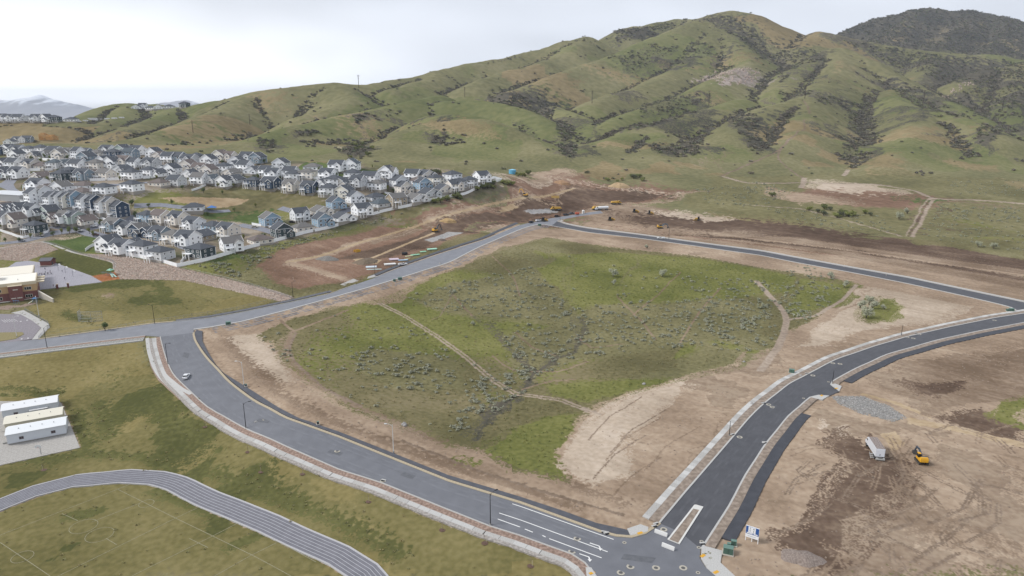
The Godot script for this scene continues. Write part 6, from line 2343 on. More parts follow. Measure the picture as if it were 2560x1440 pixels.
func house_proto(form: String, wall: String, roof: String) -> Node3D:
	var root := Node3D.new()
	var wm := mat(SIDING[wall][0], 0.8)
	var rm := grain(ROOFING[roof][0], 0.25, 2.5, 0.95)
	var white := mat("f0f1f2", 0.7)
	var base := mat("9b958d", 0.9)
	var two := form in ["g", "s", "h", "x"]
	var w := 12.5
	var d := 10.5
	var y := 5.9
	if form == "t":
		w = 8.0
		d = 11.0
		y = 8.6
	elif form in ["r", "o"]:
		w = 14.0
		d = 11.0
		y = 3.2
	var b := MB.new()
	b.box(Vector3(0, -1.2, 0), Vector3(w + 0.1, 3.0, d + 0.1))
	part("foundation", b, base, root)
	b = MB.new()
	var r := MB.new()
	var trim := MB.new()
	var rise := d * 0.5 * 0.62
	if form in ["h", "r"]:
		b.box(Vector3(0, y * 0.5 + 0.1, 0), Vector3(w, y - 0.2, d))
		hip_roof(r, w, d, y, rise * 0.85, 0.5)
	elif form in ["g", "o"]:
		# gable towards the front
		var turn := Transform3D(Basis(Vector3.UP, PI * 0.5), Vector3.ZERO)
		b.t = turn
		r.t = turn
		rise = w * 0.5 * (0.62 if form == "g" else 0.5)
		gable_wall(b, d, w, 0.1, y, rise - 0.05)
		gable_roof(r, d, w, y, rise, 0.45)
		b.t = Transform3D()
		r.t = Transform3D()
		for s in [-1.0, 1.0]:
			for f in [-1.0, 1.0]:
				trim.bar(Vector3(s * (w * 0.5 + 0.45), y - 0.1, f * (d * 0.5 + 0.42)), Vector3(0, y + rise + 0.05, f * (d * 0.5 + 0.42)), 0.14, 0.3)
	else:
		gable_wall(b, w, d, 0.1, y, rise - 0.05)
		gable_roof(r, w, d, y, rise, 0.45)
		for s in [-1.0, 1.0]:
			for f in [-1.0, 1.0]:
				trim.bar(Vector3(f * (w * 0.5 + 0.42), y - 0.1, s * (d * 0.5 + 0.45)), Vector3(f * (w * 0.5 + 0.42), y + rise + 0.05, 0), 0.14, 0.3)
	if form in ["x", "o", "g"]:
		# a lower wing with its own gable
		var tw := 5.5
		var side := 0.24 if form == "x" else 0.3
		var tr := Transform3D(Basis(Vector3.UP, PI * 0.5), Vector3(w * side, 0, d * 0.5 + 0.6))
		b.t = tr
		r.t = tr
		var wy := y - (0.4 if form == "x" else (2.6 if form == "g" else 0.3))
		gable_wall(b, 3.4, tw, 0.1, wy, tw * 0.34)
		gable_roof(r, 3.4, tw, wy, tw * 0.36, 0.35)
		b.t = Transform3D()
		r.t = Transform3D()
		for s in [-1.0, 1.0]:
			trim.bar(Vector3(w * side + s * (tw * 0.5 + 0.3), wy - 0.15, d * 0.5 + 2.62), Vector3(w * side, wy + tw * 0.36 + 0.1, d * 0.5 + 2.62), 0.12, 0.28)
	for sx in [-1.0, 1.0]:
		for sz in [-1.0, 1.0]:
			trim.box(Vector3(sx * w * 0.5, y * 0.5, sz * d * 0.5), Vector3(0.26, y - 0.2, 0.26))
	trim.box(Vector3(0, y - 0.02, d * 0.5 + 0.02), Vector3(w, 0.22, 0.1))
	part("wall", b, wm, root)
	var ro := part("roof", r, rm, root)
	part("trim", trim, white, root)
	var vent := MB.new()
	vent.tube(Vector3(w * 0.2, y + rise * 0.3, -d * 0.12), Vector3(w * 0.2, y + rise * 0.95, -d * 0.12), 0.1)
	part("vent_pipe", vent, mat("bbbbbb"), ro)
	# windows
	var levels := [1.6, 4.4] if two else ([1.4, 4.2, 7.0] if form == "t" else [1.7])
	for ly in levels:
		for k in 3:
			var x := (k - 1) * w * 0.31
			if form in ["x", "o", "g"] and k == 2:
				window_parts(root, Vector3(w * (0.24 if form == "x" else 0.3), minf(ly, y - 1.6), d * 0.5 + 2.34), 1.8, 1.4, 0.0, white)
			else:
				window_parts(root, Vector3(x, ly, d * 0.5 + 0.03), [1.8, 1.1, 1.8][k], 1.4, 0.0, white)
		for s in [-1.0, 1.0]:
			window_parts(root, Vector3(s * (w * 0.5 + 0.03), ly, d * 0.2), 1.1, 1.2, s * PI * 0.5, white)
			window_parts(root, Vector3(s * (w * 0.5 + 0.03), ly, -d * 0.22), 1.1, 1.2, s * PI * 0.5, white)
		window_parts(root, Vector3(-w * 0.25, ly, -d * 0.5 - 0.03), 1.8, 1.4, PI, white)
	# a deck on posts, or a porch
	if form in ["s", "h", "t", "x"]:
		var dk := MB.new()
		var dw := w * 0.42
		var dx := -w * 0.24
		var dy := 2.9 if form != "r" else 0.5
		var dd := 3.0
		dk.box(Vector3(dx, dy - 0.1, d * 0.5 + dd * 0.5), Vector3(dw, 0.24, dd))
		dk.box(Vector3(dx, dy + 0.95, d * 0.5 + dd - 0.08), Vector3(dw, 0.1, 0.1))
		for s in [-1.0, 1.0]:
			dk.box(Vector3(dx + s * (dw * 0.5 - 0.05), dy + 0.95, d * 0.5 + dd * 0.5), Vector3(0.1, 0.1, dd))
		for k in 9:
			dk.box(Vector3(dx + (k - 4) * dw / 8.4, dy + 0.45, d * 0.5 + dd - 0.08), Vector3(0.08, 0.95, 0.08))
		var deck := part("deck", dk, white, root)
		for k in 3:
			var po := MB.new()
			po.box(Vector3(dx + (k - 1) * (dw * 0.5 - 0.2), dy * 0.5 - 0.7, d * 0.5 + dd - 0.2), Vector3(0.26, dy + 1.2, 0.26))
			part("post", po, white, deck)
	var door := MB.new()
	door.box(Vector3(w * 0.06, 1.15, d * 0.5 + 0.04), Vector3(1.1, 2.1, 0.08))
	part("door", door, mat("c8c6c2"), root)
	var gd := MB.new()
	gd.box(Vector3(w * 0.24, 1.3, -d * 0.5 - 0.05), Vector3(4.8, 2.4, 0.1))
	for k in 3:
		gd.box(Vector3(w * 0.24, 0.6 + k * 0.62, -d * 0.5 - 0.11), Vector3(4.6, 0.04, 0.04))
	part("garage_door", gd, mat("cfcfcd"), root)
	return root

func build_houses() -> void:
	glass_m = mat("20262c", 0.15)
	glass_m.metallic_specular = 0.6
	var protos := {}
	for zone in HOUSES:
		for s in zone[2]:
			var f: PackedStringArray = s.split(",")
			var key := f[2]
			if key[2] == "w":
				key = key.substr(0, 2) + "k"
			if key[1] == "i" and zone[2].find(s) % 2 == 0:
				key = key[0] + "w" + key[2]
			elif key[1] == "g" and zone[2].find(s) % 3 == 0:
				key = key[0] + "i" + key[2]
			if not protos.has(key):
				protos[key] = house_proto(key[0], key[1], key[2])
			var o: Node3D = protos[key].duplicate()
			o.name = numbered("townhouse" if key[0] == "t" else "house")
			add_child(o)
			var p := P(float(f[0]), float(f[1]))
			o.position = p + Vector3(0, 0.25, 0)
			o.rotation.y = deg_to_rad(zone[1] + rng.randf_range(-4, 4))
			var k := rng.randf_range(0.92, 1.06)
			o.scale = Vector3(k, rng.randf_range(0.95, 1.05), k)
			var label := "%s %s house with %s roof %s" % [SIDING[key[1]][1], FORM[key[0]], ROOFING[key[2]][1], zone[0]]
			tag(o, label, "house", label.replace(" house ", " houses "))
	for k in protos:
		protos[k].free()

# ---------------------------------------------------------------- plants and stones
func leaf_blob(seed_: int, n: int, r: float, h: float, leaf: float, mat_: Material, hollow := 0.45, low := 0.0) -> ArrayMesh:
	# many small leaf faces spread through an uneven crown
	var g := RandomNumberGenerator.new()
	g.seed = seed_
	var v := PackedVector3Array()
	var nm := PackedVector3Array()
	var col := PackedColorArray()
	var lobes := []
	for k in 6:
		lobes.append([Vector3(g.randf_range(-0.55, 0.55) * r, h * g.randf_range(0.3, 0.75), g.randf_range(-0.55, 0.55) * r), g.randf_range(0.4, 0.62)])
	for k in n:
		var lb = lobes[k % 6]
		var d := Vector3(g.randfn(), g.randfn(), g.randfn()).normalized()
		var q := pow(g.randf(), hollow)
		var p: Vector3 = lb[0] + Vector3(d.x * r, d.y * h * 0.62, d.z * r) * q * lb[1]
		p.y = maxf(p.y, low)
		var face := (d + Vector3(g.randfn(), g.randfn() + 0.6, g.randfn()) * 0.6).normalized()
		var a := face.cross(Vector3.UP)
		a = Vector3.RIGHT if a.length() < 0.05 else a.normalized()
		var b := face.cross(a)
		a *= leaf * g.randf_range(0.6, 1.3)
		b *= leaf * g.randf_range(0.6, 1.3)
		var shade := g.randf_range(0.75, 1.2)
		for c in [p - a, p + b, p + a, p - a, p + a, p - b * 0.8]:
			v.append(c)
			nm.append(face)
			col.append(Color(shade, shade, shade * g.randf_range(0.9, 1.05)))
	var arr := []
	arr.resize(Mesh.ARRAY_MAX)
	arr[Mesh.ARRAY_VERTEX] = v
	arr[Mesh.ARRAY_NORMAL] = nm
	arr[Mesh.ARRAY_COLOR] = col
	var m := ArrayMesh.new()
	m.add_surface_from_arrays(Mesh.PRIMITIVE_TRIANGLES, arr)
	m.surface_set_material(0, mat_)
	return m

func leaf_mat(c: String) -> StandardMaterial3D:
	var m := StandardMaterial3D.new()
	m.albedo_color = Color(c)
	m.vertex_color_use_as_albedo = true
	m.roughness = 0.9
	m.cull_mode = BaseMaterial3D.CULL_DISABLED
	return m

func mass(called: String, label: String, category: String, mesh: Mesh, spots: Array) -> void:
	var mm := MultiMesh.new()
	mm.transform_format = MultiMesh.TRANSFORM_3D
	mm.use_colors = true
	mm.mesh = mesh
	mm.instance_count = spots.size()
	for i in spots.size():
		mm.set_instance_transform(i, spots[i][0])
		mm.set_instance_color(i, spots[i][1])
	var o := MultiMeshInstance3D.new()
	o.multimesh = mm
	o.name = numbered(called)
	tag(o, label, category, "", "stuff")
	add_child(o)

func spot(p: Vector3, s: float, tall := 1.0) -> Transform3D:
	return Transform3D(Basis(Vector3.UP, rng.randf() * TAU).scaled(Vector3(s * rng.randf_range(0.8, 1.25), s * tall, s * rng.randf_range(0.8, 1.25))), p)

func tint(c: float, warm := 0.06) -> Color:
	var k := c * rng.randf_range(0.8, 1.2)
	return Color(k * (1.0 + rng.randf_range(-warm, warm)), k, k * (1.0 - rng.randf_range(0.0, warm)))

func inside(px: Array) -> Array:      # bounding box of an outline
	var lo := Vector2(px[0][0], px[0][1])
	var hi := lo
	for p in px:
		lo = lo.min(Vector2(p[0], p[1]))
		hi = hi.max(Vector2(p[0], p[1]))
	return [lo, hi]

func scatter(px: Array, n: int) -> Array[Vector3]:    # ground points within an outline traced in photo pixels
	var poly := px_poly(px)
	var lo := poly[0]
	var hi := poly[0]
	for p in poly:
		lo = lo.min(p)
		hi = hi.max(p)
	var out: Array[Vector3] = []
	var tries := 0
	while out.size() < n and tries < n * 12:
		tries += 1
		var p := Vector2(rng.randf_range(lo.x, hi.x), rng.randf_range(lo.y, hi.y))
		if Geometry2D.is_point_in_polygon(p, poly):
			out.append(Vector3(p.x, ground_h(p.x, p.y), p.y))
	return out

func tree_proto(seed_: int, r: float, h: float, trunk: float, leaves: int, leaf: float, c: String, bark: String) -> Node3D:
	var o := Node3D.new()
	var b := MB.new()
	b.tube(Vector3(0, -0.3, 0), Vector3(0.05, trunk, 0.03), r * 0.09 + 0.05, r * 0.05 + 0.04, 7)
	for k in 5:
		var a := k * TAU / 5.0 + seed_
		b.tube(Vector3(0.05, trunk * (0.7 + 0.07 * k), 0.03), Vector3(cos(a) * r * 0.6, trunk + h * (0.3 + 0.08 * k), sin(a) * r * 0.6), r * 0.045 + 0.03, 0.03, 5)
	part("trunk", b, mat(bark), o)
	var crown := obj("crown", leaf_blob(seed_, leaves, r, h, leaf, leaf_mat(c), 0.5), o)
	crown.position.y = trunk * 0.75
	return o

func build_plants() -> void:
	var patchy := FastNoiseLite.new()
	patchy.seed = 21
	patchy.frequency = 0.03
	patchy.fractal_octaves = 3
	# sagebrush of the meadow: the largest as individuals, the rest as one mass
	var sage := leaf_blob(4, 70, 0.85, 0.95, 0.2, leaf_mat("9b9c89"), 0.45, 0.05)
	var spots := []
	for a in [[[[1000,745],[1180,695],[1330,665],[1390,720],[1430,790],[1350,800],[1200,790],[1100,780]], 420], [[[1240,830],[1450,768],[1760,745],[1920,760],[1900,850],[1700,870],[1500,890],[1400,915],[1310,965],[1270,900]], 700], [[[900,860],[1120,890],[1150,970],[1000,980],[880,920]], 150], [[[1180,950],[1330,920],[1320,975],[1200,1060],[1120,1090]], 170], [[[1700,690],[1880,700],[2100,720],[2060,780],[1950,830],[1900,880],[1780,880],[1750,760]], 420], [[[1400,640],[1700,650],[1900,680],[1700,750],[1450,770]], 60], [[[640,850],[900,770],[1170,840],[1250,960],[1100,1080],[900,1010],[740,920]], 130], [[[480,665],[620,640],[700,620],[690,640],[640,660],[600,695]], 160], [[[620,630],[850,575],[1050,520],[1080,512],[900,570],[700,625]], 170], [[[1740,475],[1900,455],[2000,480],[1900,520],[1760,510]], 260], [[[1900,520],[2200,540],[2250,585],[2000,560]], 160], [[[2330,510],[2570,520],[2570,560],[2330,545]], 300], [[[2290,590],[2330,545],[2570,570],[2570,640],[2400,610]], 160], [[[2360,450],[2560,450],[2560,490],[2380,490]], 160], [[[1970,640],[2110,700],[2080,760],[2000,820],[1960,790]], 130]]:
		for p in scatter(a[0], a[1] * 2):
			if patchy.get_noise_2d(p.x * 2.0, p.z * 2.0) + rng.randf_range(-0.45, 0.45) > 0.0 and class_at(p.x, p.z) != PAVED:
				spots.append([p, rng.randf_range(0.45, 1.2)])
	spots.sort_custom(func(a, b): return a[1] / a[0].distance_to(EYE) > b[1] / b[0].distance_to(EYE))
	var rest := []
	for i in spots.size():
		var t := spot(spots[i][0], spots[i][1], spots[i][1] * rng.randf_range(0.8, 1.1))
		if i < 300:
			var o := obj("sagebrush", sage)
			o.transform = t
			tag(o, "grey-green sagebrush clump growing in the rough grass", "shrub", "sagebrush clumps in the meadow")
		else:
			rest.append([t, tint(1.0)])
	mass("sagebrush_cover", "scattered grey-green sagebrush over the meadow and upper slopes", "shrubs", sage, rest)
	# tufts of grass
	var tuft := leaf_blob(8, 12, 0.5, 0.45, 0.16, leaf_mat("847d57"), 0.6, 0.03)
	rest = []
	for k in 30000:
		var x := rng.randf_range(-260, 330)
		var z := rng.randf_range(-480, -135)
		var c := class_at(x, z)
		if c in [MEADOW, SAGE, GREEN, DAMP] or (c == DRY and rng.randf() < 0.12):
			var col := tint(0.95, 0.12)
			if c == GREEN:
				col = Color(col.r * 0.85, col.g * 1.02, col.b * 0.7)
			rest.append([spot(Vector3(x, ground_h(x, z), z), rng.randf_range(0.4, 1.1)), col])
	mass("grass_tufts", "short dry grass tufts across the meadow", "grass", tuft, rest)
	# brush in the gullies of the hills
	var brush := leaf_blob(15, 46, 2.2, 2.4, 0.62, leaf_mat("6f6a5f"), 0.45, 0.1)
	rest = []
	for k in 170000:
		var z := -rng.randf_range(720, 3200)
		var x := rng.randf_range(-0.8, 0.8) * -z
		if x < -1600.0 or x > 2650.0:
			continue
		var c := class_at(x, z)
		var h := base_h(x, z)
		var hollow := (base_h(x - 22, z) + base_h(x + 22, z) + base_h(x, z - 22) + base_h(x, z + 22)) * 0.25 - h if c == HILL else 0.0
		var chance := 0.0
		if c == SCRUB:
			chance = 0.6
		elif c == HILL or c == HTAN or c == HGREEN:
			chance = 0.007 + clampf((hollow - 0.9) * 0.3, 0.0, 0.8)
		if -z < 2150.0:
			chance *= 0.15 + 1.1 * smoothstep(-0.3, 0.3, patchy.get_noise_2d(x * 0.5, z * 0.5) + 0.08)
		if rng.randf() < chance:
			var col := tint(1.0, 0.08)
			if rng.randf() < 0.3:
				col = Color(col.r * 0.95, col.g * 1.1, col.b * 0.8)
			rest.append([spot(Vector3(x, h - 0.3, z), rng.randf_range(0.6, 1.5) * (1.0 + smoothstep(1500.0, 3000.0, -z) * 0.5)), col])
	for k in 150000:
		var z := -rng.randf_range(780, 2300)
		var x := rng.randf_range(-0.76, 0.8) * -z
		var h := base_h(x, z)
		var hollow := (base_h(x - 20, z) + base_h(x + 20, z) + base_h(x, z - 20) + base_h(x, z + 20)) * 0.25 - h
		if hollow > 1.0 and rng.randf() < (hollow - 0.8) * 0.55 and (patchy.get_noise_2d(x * 0.4, z * 0.4) > -0.22 or hollow > 2.2):
			rest.append([spot(Vector3(x, h - 0.3, z), rng.randf_range(0.6, 1.5)), tint(0.95, 0.08)])
	mass("hill_brush", "dark grey-brown oak brush filling the gullies of the hills", "brush", brush, rest)
	# stones: rock slope, outcrops, gravel
	var stone := MB.new()
	var g := RandomNumberGenerator.new()
	g.seed = 3
	var ring := []
	for k in 6:
		ring.append(Vector3(cos(k * TAU / 6) * g.randf_range(0.4, 0.6), g.randf_range(0.05, 0.25), sin(k * TAU / 6) * g.randf_range(0.4, 0.6)))
	for k in 6:
		stone.tri(ring[k], ring[(k + 1) % 6], Vector3(0.05, 0.42, 0.0))
		stone.quad(ring[(k + 1) % 6], ring[k], ring[k] * Vector3(1, 0, 1) - Vector3(0, 0.3, 0), ring[(k + 1) % 6] * Vector3(1, 0, 1) - Vector3(0, 0.3, 0))
	var sm := StandardMaterial3D.new()
	sm.albedo_color = Color("a5958a")
	sm.vertex_color_use_as_albedo = true
	sm.roughness = 0.95
	var sm2: StandardMaterial3D = sm.duplicate()
	sm2.albedo_color = Color("8f8d8b")
	var rocks := stone.done(sm)
	rest = []
	for a in [[[[192,634],[301,638],[441,668],[560,695],[690,728],[735,745],[700,754],[602,732],[460,701],[301,698],[285,678],[282,656]], 9000], [[[0,618],[101,604],[145,623],[66,653],[0,650]], 3000]]:
		for p in scatter(a[0], a[1]):
			rest.append([spot(p, rng.randf_range(0.35, 1.0)), tint(rng.randf_range(0.75, 1.1), 0.05)])
	mass("riprap_stones", "pinkish loose stones covering the slope above the school field", "stones", rocks, rest)
	var rocks2 := stone.done(sm2)
	rest = []
	for p in scatter([[2078,990],[2150,990],[2220,1013],[2268,1045],[2230,1054],[2150,1034],[2092,1006]], 3500):
		rest.append([spot(p, rng.randf_range(0.2, 0.55)), tint(rng.randf_range(0.6, 1.15), 0.04)])
	mass("gravel_apron", "grey crushed stone apron leading from the street into the dirt", "gravel", rocks2, rest)
	rest = []
	for a in [[[[1740,200],[1790,180],[1870,170],[1910,190],[1870,210],[1800,215]], 170, 2.8], [[[2340,235],[2420,205],[2440,215],[2380,245]], 40, 2.4]]:
		for p in scatter(a[0], a[1]):
			rest.append([spot(p, a[2] * rng.randf_range(0.5, 1.4), a[2]), tint(rng.randf_range(0.8, 1.1), 0.04)])
	mass("rock_outcrop", "pale pink-grey boulders breaking through the hillside", "rocks", rocks, rest)
	# clods on the graded earth
	var sm3: StandardMaterial3D = sm.duplicate()
	sm3.albedo_color = Color("8d7d6f")
	var clod := stone.done(sm3)
	rest = []
	for k in 42000:
		var x := rng.randf_range(-260, 330)
		var z := rng.randf_range(-470, -135)
		var c := class_at(x, z)
		if c in [DIRT, DARK, SOIL, LOAM, BROWN, RED, TAN, PALE] and patchy.get_noise_2d(x * 1.5, z * 1.5) + rng.randf_range(-0.5, 0.4) > 0.0:
			rest.append([spot(Vector3(x, ground_h(x, z) - 0.05, z), rng.randf_range(0.15, 0.6)), tint(0.65 if c in [DARK, SOIL] else (1.2 if c == PALE else 0.95), 0.04)])
	mass("soil_clods", "loose soil clods and stones strewn over the graded earth", "soil", clod, rest)
	# single boulders and blocks
	for q in [[1010,1062,1.2],[1012,1064,0.8],[1880,1010,0.9],[1530,705,0.5],[2002,940,0.8],[1100,660,1.0],[1860,905,0.8],[640,1055,0.6],[2110,1003,0.7],[1610,960,0.8]]:
		var o := obj("boulder", rocks2)
		o.transform = spot(P(q[0], q[1]), q[2] * 1.6, 1.4)
		tag(o, "pale boulder lying on bare ground", "boulder", "single boulders")
	# trees
	var willow := [tree_proto(31, 3.4, 4.6, 1.0, 900, 0.24, "a5a790", "5a5248"), tree_proto(37, 2.8, 4.0, 0.9, 700, 0.22, "a9ab96", "5a5248")]
	for q in [[1533,692,0,1.0,"taller pale grey-green tree standing in the bright green meadow"], [1533,712,1,0.75,"small pale grey-green tree just below a taller one in the meadow"], [1656,692,0,0.95,"rounded pale grey tree standing alone in the green meadow"], [2165,795,0,1.15,"large grey-green olive tree in the grass island on bare dirt"], [2150,770,1,1.1,"grey-green olive tree behind the largest one on the grass island"], [2180,772,1,1.1,"rounded grey olive tree on the grass island edge"], [2172,760,0,0.9,"smaller grey olive tree at the back of the grass island"], [2210,775,1,0.7,"low grey bush tree at the right of the grass island"], [2078,697,1,1.0,"pale grey tree beside the far street at the meadow corner"], [2110,718,1,1.0,"grey-green tree at the meadow corner by the dirt track"], [2445,618,0,0.9,"bare pale tree on the upper right grass"], [2484,622,0,0.9,"bare pale tree beside its twin on the upper right grass"], [2247,548,0,1.2,"dark grey tree beside the dirt access road"], [2268,535,1,1.2,"pale grey-green tree behind the dark one by the access road"], [1618,622,1,0.7,"thin pale bush tree at the top edge of the meadow"], [1185,815,1,0.6,"pale grey bush in the middle of the left meadow"]]:
		var o := put(willow[q[2]], "willow_tree", P(q[0], q[1]), rng.randf() * TAU, q[4], "tree")
		o.scale = Vector3.ONE * q[3]
	var oak := [tree_proto(41, 3.2, 3.8, 0.8, 700, 0.3, "6a7040", "4a4238"), tree_proto(43, 2.8, 3.2, 0.6, 600, 0.28, "7b8046", "4a4238"), tree_proto(47, 3.0, 3.4, 0.7, 600, 0.3, "5c5f45", "4a4238")]
	for a in [[[[1065,508],[1150,488],[1180,492],[1110,510]], 10, "bright green oak bush below the white fence"], [[[1180,478],[1240,458],[1290,462],[1200,486]], 12, "green oak bush at the top end of the white fence"], [[[1505,450],[1560,440],[1612,442],[1610,455],[1520,458]], 9, "dark oak clump on the grass above the haul road"], [[[2010,528],[2060,520],[2170,528],[2180,545],[2080,545]], 16, "dense green tree in the row beside the borrow pit"], [[[1040,440],[1110,432],[1115,443],[1050,448]], 8, "yellow-green tree behind the white houses"], [[[830,385],[900,360],[960,385],[900,402]], 12, "dark oak brush clump above the top houses"], [[[1290,438],[1340,432],[1340,442],[1300,444]], 6, "dark bush beside the blue water tank"], [[[1930,492],[1935,490],[1936,494]], 1, "lone bright green tree on the sage slope"]]:
		for p in scatter(a[0], a[1]):
			var o := put(oak[rng.randi() % 3], "oak_bush", p, rng.randf() * TAU, a[2], "tree", a[2].replace("bush", "bushes"))
			o.scale = Vector3.ONE * rng.randf_range(0.8, 1.35)
	var extra_trees := []
	for k in 70:
		var x := rng.randf_range(20, 1100)
		extra_trees.append([x, rng.randf_range(388, 470) + x * 0.03])
	var street := [tree_proto(51, 1.5, 3.2, 1.6, 420, 0.2, "6d7842", "4d443a"), tree_proto(53, 1.3, 2.8, 1.5, 360, 0.19, "7c7f45", "4d443a"), tree_proto(57, 1.9, 3.4, 1.2, 460, 0.22, "55643a", "4d443a")]
	for q in [[38,538],[54,537],[139,556],[160,560],[181,563],[204,560],[144,569],[249,564],[103,593],[133,592],[155,586],[174,584],[191,583],[224,585],[234,592],[14,606],[48,605],[77,597],[4,572],[12,572],[340,545],[238,552],[64,520],[263,827],[660,596],[644,612],[708,585],[776,575],[566,606],[585,470],[748,488],[765,490],[100,458],[110,462],[58,478],[232,470],[545,470],[585,462],[330,515],[372,520],[340,552],[490,530],[520,540],[586,530],[640,520],[430,512],[970,478],[985,482],[1050,486],[905,458],[840,445],[870,449],[700,452],[430,410],[300,452],[250,440],[170,400],[125,398],[78,402],[540,450],[660,450],[470,455],[500,610],[440,590],[610,600]] + extra_trees:
		var low: bool = q[1] > 535
		var o := put(street[rng.randi() % 3], "street_tree", P(q[0], q[1]), rng.randf() * TAU, "small spring-green street tree by the lower neighbourhood road" if low else "small leafy yard tree between the upper houses", "tree", "street trees by the lower road" if low else "yard trees between houses")
		o.scale = Vector3.ONE * rng.randf_range(0.8, 1.3)
	# staked saplings on the school bank
	var sap := Node3D.new()
	var b := MB.new()
	b.tube(Vector3.ZERO, Vector3(0, 2.4, 0), 0.05, 0.03, 5)
	for k in 5:
		b.bar(Vector3(0, 1.2 + k * 0.22, 0), Vector3(cos(k * 2.4) * 0.6, 1.9 + k * 0.2, sin(k * 2.4) * 0.6), 0.03)
	part("trunk", b, mat("7a6a5c"), sap)
	b = MB.new()
	b.bar(Vector3(0.4, 0, 0), Vector3(0.4, 1.8, 0), 0.06)
	part("stake", b, mat("b5aa98"), sap)
	b = MB.new()
	for k in 10:
		b.tri(Vector3(0, 0.09, 0), Vector3(cos(k * TAU / 10), 0.05, sin(k * TAU / 10)) * Vector3(0.9, 1, 0.9), Vector3(cos((k + 1) * TAU / 10), 0.05, sin((k + 1) * TAU / 10)) * Vector3(0.9, 1, 0.9))
	part("mulch_ring", b, mat("5b463a"), sap)
	for q in [[513,1067],[620,1130],[757,1185],[922,1254],[1106,1325],[1212,1358],[1327,1415],[653,1180],[110,1175]]:
		put(sap, "sapling", P(q[0], q[1]), rng.randf() * TAU, "bare staked sapling on the grassy bank below the main road", "sapling", "saplings on the school bank")
	for x in willow + oak + street + [sap]:
		x.free()

